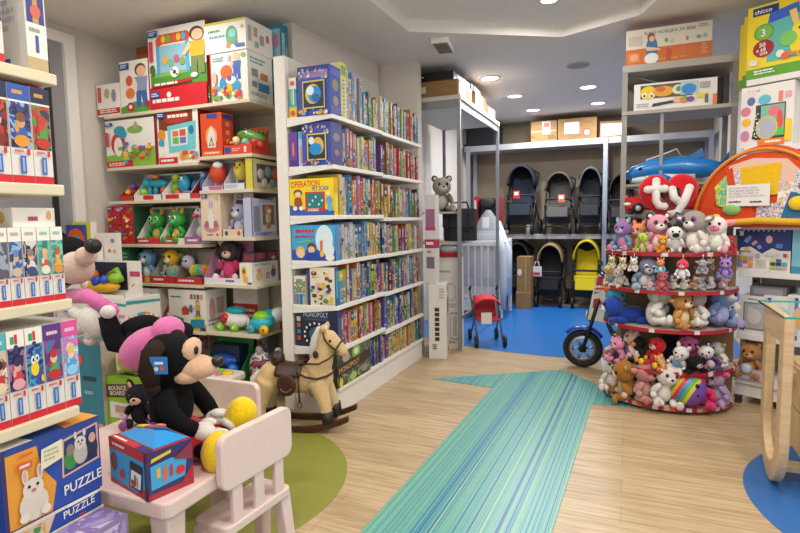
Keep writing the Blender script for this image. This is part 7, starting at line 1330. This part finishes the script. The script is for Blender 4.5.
# ---------------------------------------------------------------- right hand bay, turned towards the room
def rbx(u, v, off_=0.0):
    p = on_plane(u, v, RO+RN*off_, RN); d = p-RO; return d.dot(RD), p.z
def rb_place(s, d): return RO + RD*s - RN*d      # s along the bay, d into the bay
t = thing('baby_shelf', 'white baby goods shelving turned towards the room at the right edge', 'shelf', tuple(RO), RA)
WS = P('#dcdad6', .4); SLOT = P('#77757a', .4, .4)
for z in (2.258, 1.80, 1.258, .952, .508, .19): MB().box(.0, 1.35, .0, .40, z-(.018 if 1.2 < z < 1.3 else .04), z, WS).build('shelf', t, bevel=.003)
MB().box(0, 1.35, .41, .43, .1, 2.62, P('#a19b93', .6)).build('back_panel', t)
b = MB(); b.box(-.045, -.003, .37, .41, .02, 2.62, SLOT); 
for i in range(60): b.box(-.034, -.014, .368, .370, .08+.042*i, .10+.042*i, P('#1d1c1e', .6))
b.build('upright', t)
MB().box(-.003, 1.35, .02, .40, .06, .15, WS).build('base', t); MB().box(0, .04, .0, .04, 0, .06, P('#3a3a3c', .4)).build('foot', t); MB().box(1.2, 1.24, .0, .04, 0, .06, P('#3a3a3c', .4)).build('foot', t)
b = MB(); b.prism([(-.0, .0), (.004, .0), (.004, .0)], 0, 0, WS) if 0 else None
def rbox_(label, u0, u1, vt, z, depth, side, art, off_=.01, sw=None, **k):
    s0, _ = rbx(u0, (vt), -off_); s1, _ = rbx(u1, vt, -off_); _, zt = rbx((u0+u1)/2, vt, -off_)
    if sw: s1 = s0+sw
    w = s1-s0; p = rb_place((s0+s1)/2, off_+depth/2)
    o = carton(label, -w/2, w/2, -depth/2, depth/2, 0, zt-z, side, art, rotz=RA, **k); o.location = (p.x, p.y, z); return o
YL = '#e4cc1c'
art = [('r', 0, 0, 1, .14, '#5a9a2c'), ('r', .06, .86, .36, .97, '#1c2f6a'), ('t', 'chicco', .08, .885, .06, W0, .25), ('p', [(.24, .2), (1, .2), (1, .88), (.28, .84)], '#5ab0a8'), ('p', [(.24, .72), (.6, .78), (.58, .92), (.26, .86)], '#2f5fc0'), ('e', .72, .82, .1, .09, '#c8342c'), ('e', .2, .62, .12, .115, '#5a9a3c'), ('e', .2, .62, .1, .095, '#76b04a'), ('t', '3', .165, .565, .1, W0, .08), ('e', .2, .40, .125, .12, '#9a1c24'), ('t', '50', .15, .42, .06, W0, .1), ('t', 'a 68', .12, .36, .05, W0, .16), ('t', 'cm', .16, .31, .04, W0, .1),
       ('e', .66, .36, .16, .16, '#e8cc24'), ('e', .66, .56, .14, .12, '#ecd43a'), ('p', [(.54, .62), (.6, .62), (.56, .84), (.48, .82)], '#e8cc24'), ('p', [(.72, .62), (.78, .62), (.86, .82), (.78, .85)], '#e8cc24'), ('p', [(.55, .65), (.58, .65), (.55, .79), (.51, .79)], '#e8b0a8'), ('e', .61, .57, .02, .02, K_), ('e', .72, .57, .02, .02, K_), ('e', .665, .52, .03, .02, '#d87a7a'), ('e', .48, .46, .1, .1, '#7ac05a'), ('e', .9, .5, .1, .12, '#c8b8d8'), ('e', .4, .28, .05, .05, '#e0dcd4'), ('e', .46, .24, .05, .05, '#d8602c'), ('l', .5, .2, .96, .28, 1, '#c87a2c'), ('l', .1, .04, .4, .11, 2, W0), ('r', .04, .18, .14, .26, '#d8d4c8')]
def tall_yellow():
    s0, _ = rbx(748, 40, -.02); _, zt = rbx(775, 2, -.02)
    for i, (dd, lb, ar) in enumerate(((.01, 'large yellow box with a yellow bunny picture, front of the highest right shelf', art), (.135, 'second large yellow box stacked behind the bunny one on the right shelf', [('r', 0, 0, 1, .14, '#5a9a2c')]), (.255, 'third large yellow box stacked behind the bunny one against the wall', [('r', 0, 0, 1, .14, '#5a9a2c')]))):
        w = .50; dp = .115; o = carton(lb, -w/2, w/2, -dp/2, dp/2, 0, min(zt, 2.80)-2.259-.01*i, YL, ar, left=[('r', 0, 0, 1, .1, '#5a9a2c'), ('r', .2, .2, .8, .5, '#c83a2c' if i else '#d8c01c'), ('r', .3, .55, .7, .8, '#3a6a3a' if i else '#e4cc1c')], rotz=RA); p = rb_place(s0+w/2-.07*i, dd+dp/2); o.location = (p.x, p.y, 2.259)
tall_yellow()
art = [('p', [(0, 0), (.1, 0), (.3, .95), (0, .9)], '#d8d0d0'), ('l', .12, .86, .46, .95, 1, '#d83a4a'), ('e', .1, .6, .1, .08, '#c8708a'), ('e', .2, .76, .08, .07, '#5a6a9a'), ('e', .12, .42, .09, .07, '#e0a82c'), ('e', .1, .2, .09, .09, '#b87a9a'), ('e', .46, .76, .12, .08, '#5ab0c8'), ('r', .72, .7, .8, .86, '#d87a7a'), ('r', .84, .74, .96, .84, '#d8a0a0'), ('r', .30, .12, .86, .68, '#3a3a40'), ('p', [(.24, .14), (.4, .12), (.4, .64), (.3, .5)], '#26262c'), ('r', .4, .16, .84, .66, '#7ab09a'), ('e', .66, .56, .12, .08, '#d86a7a'), ('e', .76, .4, .06, .16, '#d84a4a'), ('e', .74, .22, .1, .06, '#4ac04a'), ('e', .52, .30, .21, .19, '#c8c04a'), ('e', .52, .30, .185, .165, '#a8aab8'), ('r', .86, .06, .98, .4, '#e4c41c'), ('r', .36, .02, .86, .12, '#e07a1c'), ('l', .5, .04, .84, .1, 1, W0)] + blobs(71, .26, .14, .38, .6, 22, ['#e8e4e0'], .012, 1)
rbox_('white box with a round mirror toy picture, front of the second right shelf', 742, 795, 84, 1.801, .10, '#dedad6', [('t', 'bright', .13, .88, .07, '#d83a4a', .32)]+[a_ for i, a_ in enumerate(art) if i != 1], off_=.012)
rbox_('larger white box standing behind the round mirror toy box on the right shelf', 749, 830, 79, 1.801, .14, '#e2dfdc', [('l', .05, .88, .3, .95, 1, '#d83a4a'), ('e', .6, .9, .25, .05, '#5a5a60')], off_=.125)
# folded play mat
def playmat():
    s0, z0 = rbx(693, 222, .10); s1, _ = rbx(838, 222, .10); _, zt = rbx(757, 150, .10); zb = 1.2585
    r = (s1-s0)/2; h = zt-zb; p = rb_place((s0+s1)/2, -.07); t = thing('play_mat', 'large orange patchwork baby play mat folded to a half circle on the right shelf', 'play mat', (p.x, p.y, zb), RA)
    n = 40; arc = lambda k, m_=n: [(r*k*math.cos(math.pi*i/m_), max(0, h*k*math.sin(math.pi*i/m_))) for i in range(m_+1)]
    OR = FUR('#cf4a1c', 60)
    def slab(pts, y0, y1, m): 
        k = len(pts); b = MB(); b.add([(x, y0, z) for x, z in pts]+[(x, y1, z) for x, z in pts], [tuple(range(k)), tuple(range(2*k-1, k-1, -1))]+[(i, k+i, k+(i+1) % k, (i+1) % k) for i in range(k)], m); return b
    slab(arc(.97), -.03, .03, OR).build('mat', t, bevel=.01)
    MB().tube([(x, -.035, z+.012) for x, z in arc(.985)], .012, P('#d8801c', .4), 8).build('rim', t)
    MB().tube([(x*.98, .03, z+.02) for x, z in arc(1.0)], .014, P('#c83a18', .4), 8).build('rim', t)
    pan = lambda pts, m, k, nm: slab([(x*r, z*h) for x, z in pts], -.038-.002*k, -.03, m).build(nm, t)
    pan([(-.5, .55), (-.45, .82), (-.1, .90), (.35, .86), (.62, .62), (.58, .5), (-.1, .55)], P('#d8b0a0', .8), 0, 'panel')
    pan([(-.30, .40), (-.28, .78), (.28, .82), (.26, .42)], FUR('#e0b41c', 50), 1, 'panel'); pan([(-.42, .45), (-.40, .72), (-.28, .76), (-.26, .42)], BUSY(['#e4e0dc', '#5a8ac0', '#e4e0dc', '#c85a6a'], 60), 2, 'panel')
    pan([(-.62, .30), (-.66, .55), (-.46, .72), (-.36, .50), (-.45, .25)], BUSY(['#8ab04a', '#d8d03a', '#5ab0a0', '#9ac46a'], 20), 2, 'panel'); pan([(-.44, .5), (-.5, .75), (-.40, .8), (-.33, .5)], OR, 3, 'panel')
    pan([(.24, .30), (.26, .62), (.46, .55), (.48, .3)], BUSY(['#b8b4c8', '#d8a04a', '#c8c4d0', '#e0dcd8'], 30), 2, 'panel'); pan([(.3, .12), (.42, .45), (.66, .36), (.7, .12)], P('#1f5f8a', .8), 3, 'panel'); pan([(.44, .46), (.5, .7), (.72, .55), (.62, .36)], BUSY(['#e4e0dc', '#2f7fb0', '#e4e0dc', '#5ab0c8'], 70), 4, 'panel')
    pan([(-.05, .06), (-.02, .3), (.82, .34), (.88, .08)], BUSY(['#e0dcd8', '#4a7ab8', '#e4e0dc', '#c83a5a', '#3aa08a'], 60), 1, 'panel')
    pan([(.5, .5), (.6, .66), (.84, .5), (.86, .36), (.66, .36)], OR, 5, 'panel')
    MB().ell((.52*r, -.055, .3*h), (.05, .02, .045), FUR('#e4c01c', 60)).build('star', t); MB().ell((-.38*r, -.05, .24*h), (.06, .02, .04), FUR('#8ab86a', 60)).build('leaf', t)
    pan([(-.9, .02), (-.5, .0), (-.05, .02), (-.1, .28), (-.6, .24), (-.86, .3)], FUR('#d0441a', 60), 3, 'panel')
    MB().tube([(-.95*r, -.04, .02), (-.5*r, -.05, -.0+.03), (0, -.05, .045), (.8*r, -.05, .03)], .022, FUR('#d8a82c', 60), 8).build('edge_roll', t)
    b = MB(); b.box(-.17*r-.12, -.17*r+.14, -.062, -.059, h*.28, h*.56, P('#d8d6d2', .5)); b.face((-.17*r-.12, -.0625, h*.28), (1, 0, 0), (0, 0, 1), .26, h*.28, [('l', .06, .4, .94, .9, 4, '#b8b6b4'), ('l', .06, .14, .36, .26, 1, '#2a2a2c'), ('l', .56, .12, .94, .24, 1, '#2a2a2c')]); b.build('price_sheet', t)
playmat()
art = [('r', 0, 0, 1, 1, '#24356e'), ('p', [(0, 0), (1, 0), (1, .5), (.8, .5), (.68, .56), (.5, .42), (.3, .58), (.12, .56), (.04, .42), (0, .3)], '#dcd8d0'), ('r', .08, .84, .15, .95, '#dce0e6'), ('e', .62, .76, .06, .09, '#e0a8a8'), ('p', [(.16, .72), (.26, .86), (.32, .8), (.22, .66)], '#6f8fd0'), ('p', [(.3, .66), (.38, .74), (.42, .68), (.34, .6)], '#c88aa0'), ('p', [(.4, .6), (.46, .64), (.5, .56), (.44, .52)], '#6f9fd8'), ('p', [(.74, .56), (.74, .66), (.86, .66), (.86, .56)], '#4f74c0'),
       ('e', .22, .52, .05, .05, '#c8b86a'), ('l', .08, .42, .34, .5, 1, '#8a8a7a')] + [('r', .06+.1*(i % 3), .27-.09*(i//3), .15+.1*(i % 3), .35-.09*(i//3), ['#d8902c', '#8ab04a', '#c88ab8', '#6a8ad0', '#d84a5a', '#e0a03a', '#8a7ac0', '#d8d0c0', '#c88a7a'][i]) for i in range(9)] + [('r', .66+.1*(i % 3), .24-.08*(i//3), .75+.1*(i % 3), .31-.08*(i//3), ['#c8c84a', '#2f5fb0', '#c8d8e0', '#3a3a6a', '#3a2f3a', '#4aa0a8', '#a8c04a', '#8ab0a0', '#d8a0a0'][i]) for i in range(9)] + [('e', .6+.09*i, .4, .03, .04, ['#b8c0d0', '#c0d0c8', '#c8c0d0'][i]) for i in range(3)] + [('r', .88, .36, .95, .44, '#b83a4a'), ('l', .4, .1, .6, .3, 3, '#c0bcb4'), ('r', .4, .34, .47, .42, '#8aa0c0')]
art += [('e', .08+.09*i, .96, .015, .02, '#d8d4c0') for i in range(10)]
rbox_('navy and white box with coloured squares, right shelf below the orange play mat', 736, 792, 229, .953, .2, '#24356e', art)
rbox_('pale blue box at the picture edge beside the navy blanket box', 793, 850, 229, .953, .2, '#7ab8cc', [('r', 0, 0, 1, .16, '#3a8aa8'), ('e', .3, .6, .14, .14, '#d8e0dc'), ('e', .4, .35, .12, .1, '#e0a04a'), ('e', .2, .62, .05, .05, '#c84a4a')])
rbox_('grey folded blanket pack lying behind the white boxes on the right shelf', 746, 768, 283, .697, .14, '#77777c', [('r', .1, .2, .9, .8, '#8a8a90')], off_=.2) if 0 else None
for i, (u0, u1, lb) in enumerate(((739, 763, 'white baby box with a grey comforter in its window and blue corner ribbons'), (764, 787, 'white baby box partly hidden behind the light wooden table end'), (788, 815, 'white and blue baby box at the picture edge behind the glass'))):
    o = rbox_(lb, u0, u1, 296, .509, .18, '#dcdad4', [('r', .16, .12, .84, .84, '#77777a'), ('r', .2, .16, .8, .8, '#a8a8a8'), ('e', .5, .48, .22, .2, '#c8c4c0'), ('e', .4, .62, .12, .1, '#c4c0bc'), ('l', .3, .88, .7, .95, 1, '#5a8ab0'), ('p', [(.04, .1), (.2, .08), (.24, .2), (.08, .24)], '#1f3fb4'), ('r', .88, 0, 1, .3, '#1f48b8'), ('r', .9, .6, 1, 1, '#1f48b8')] if i == 0 else [('r', .9, 0, 1, 1, '#1f48b8'), ('e', .5, .5, .3, .25, '#a8c4c8' if i == 1 else '#d8a86a'), ('r', .1, .1, .4, .3, '#b8d0d0')], sw=.20 if i < 2 else None)
p = rb_place(.12, .3)
for i, (s_, lb, h_, c) in enumerate(((.17, 'grey folded blanket pack lying on the white baby boxes, left one', .07, '#6a6a6e'), (.45, 'grey blue folded blanket pack lying on the white baby boxes, right one', .08, '#6f787e'))):
    z_ = [o for o in bpy.data.objects if o.get('label', '').startswith('white baby box with a grey comforter')][0]; zz_ = .509+z_.dimensions.z
    p = rb_place(s_, .12); o = carton(lb, -.11, .11, -.08, .08, 0, h_, P(c, .6), [('r', .1, .2, .9, .8, P('#8a8a8e', .4))], rotz=RA, name='blanket_pack', cat='blanket'); bpy.context.view_layer.update(); o.location = (p.x, p.y, .509+max(v.co.z for v in z_.data.vertices)+.001)
def bearbox():
    s0, _ = rbx(733, 355, -.0); s1, _ = rbx(764, 355, 0); _, zt = rbx(748, 334, 0); w = s1-s0; d = .14; p = rb_place((s0+s1)/2, d/2-.02); h = min(zt, .46)-.19
    t = thing('packaged_toy', 'tan plush bear with a grey disc in an open lilac box, low right shelf', 'packaged toy', (p.x, p.y, .1905), RA)
    b = MB(); b.box(-w/2, w/2, d/2-.004, d/2, 0, h, '#a8a2b2'); b.box(-w/2, w/2, -d/2, d/2-.004, 0, .004, '#8f8a96'); b.box(-w/2, w/2, -d/2, -d/2+.004, .004, h*.28, '#b8aec4'); b.face((-w/2, -d/2, 0), (1, 0, 0), (0, 0, 1), w, h*.28, [('l', .1, .25, .45, .75, 1, '#4a3a8a'), ('r', .7, .2, .92, .8, '#c8a090')]); b.face((-w/2, d/2-.004, 0), (1, 0, 0), (0, 0, 1), w, h, [('l', .2, .86, .7, .94, 1, '#5a4a8a')]); b.build('carton', t)
    m = MB(); plush_mesh(m, (0, .01, .006), h*1.0, dict(body='#a8743c', head='#b07c42', belly='#b07c42', muzzle='#c89a64', ear='#a06c36', foot='#a8743c'), 'round'); m.ell((0, -.075, h*.28), (.042, .012, .042), P('#9aa0a8', .3)); m.ell((0, -.084, h*.28), (.03, .008, .03), P('#b8c4cc', .2)); m.build('toy', t)
bearbox()
# ---------------------------------------------------------------- light wooden table with a glass top
LWD = WOOD('#c3a47c', '#d4b992', (3, 3, 24), .45, 'light_maple'); LWD2 = WOOD('#bf9f76', '#cfb38a', (24, 3, 3), .45, 'light_maple_boards')
t = thing('glass_table', 'light wooden table with a rounded loop end and a glass top at the right edge', 'table', (1.15, 3.19, 0)); off = (-1.15, -3.19, 0)
def loop(x0, x1):
    y0, y1, zt, r = 2.93, 3.47, .865, .27; w = .105; yc = (y0+y1)/2
    out = [(y0, zt), (y0, r)]+[(yc+r*math.cos(math.pi+math.pi*i/20), r+r*math.sin(math.pi+math.pi*i/20)) for i in range(1, 20)]+[(y1, r), (y1, zt)]
    r2 = r-w; inn = [(y0+w, zt-.13), (y0+w, r)]+[(yc+r2*math.cos(math.pi+math.pi*i/20), r+r2*math.sin(math.pi+math.pi*i/20)) for i in range(1, 20)]+[(y1-w, r), (y1-w, zt-.13)]
    n = len(out); b = MB(); vs = [(x+(y-2.93)*.055, y, z+.0005) for x in (x0, x1) for pl in (out, inn) for y, z in pl]
    o0, i0, o1, i1 = 0, n, 2*n, 3*n; fs = []
    for i in range(n-1):
        fs += [(o0+i+1, o0+i, i0+i, i0+i+1), (o1+i, o1+i+1, i1+i+1, i1+i), (o0+i, o0+i+1, o1+i+1, o1+i), (i0+i+1, i0+i, i1+i, i1+i+1)]
    e = n-1
    fs += [(o0, o0+e, i0+e, i0), (o1+e, o1, i1, i1+e), (o0+e, o0, o1, o1+e), (i0, i0+e, i1+e, i1)]
    b.add(vs, fs, LWD); b.build('loop_leg', t, off, bevel=.008)
loop(.675, .718); loop(1.575, 1.618)
MB().box(.675, 1.68, 2.93, 3.48, .867, .877, CLEAR('#9fd8c8', .07, .02)).build('glass_top', t, off)
b = MB(); b.box(.673, .6745, 2.93, 3.48, .867, .877, P('#2c4f4a', .1)); b.box(.675, 1.68, 2.9285, 2.9295, .867, .877, P('#2f9a8a', .1)); b.box(.675, 1.68, 3.4805, 3.4815, .867, .877, P('#2f9a8a', .1)); b.build('glass_edge', t, off)
c_ = MB().box(.80, 1.50, 3.02, 3.40, .17, .60, LWD2).build('cabinet', t, off, bevel=.004)
for z0, z1 in ((.18, .375), (.385, .59)):
    MB().box(.805, 1.495, 3.005, 3.02, z0, z1, LWD2).build('drawer', c_, (0, 0, 0), bevel=.003); MB().box(.788, .80, 3.03, 3.39, z0, z1, LWD2).build('side_board', c_, (0, 0, 0), bevel=.003)
MB().box(.75, 1.575, 3.16, 3.24, .05, .085, LWD2).build('stretcher', t, off, bevel=.004)
MB().box(.75, .80, 3.17, 3.23, .52, .56, LWD2).build('bracket', t, off); MB().box(1.5, 1.575, 3.17, 3.23, .52, .56, LWD2).build('bracket', t, off)
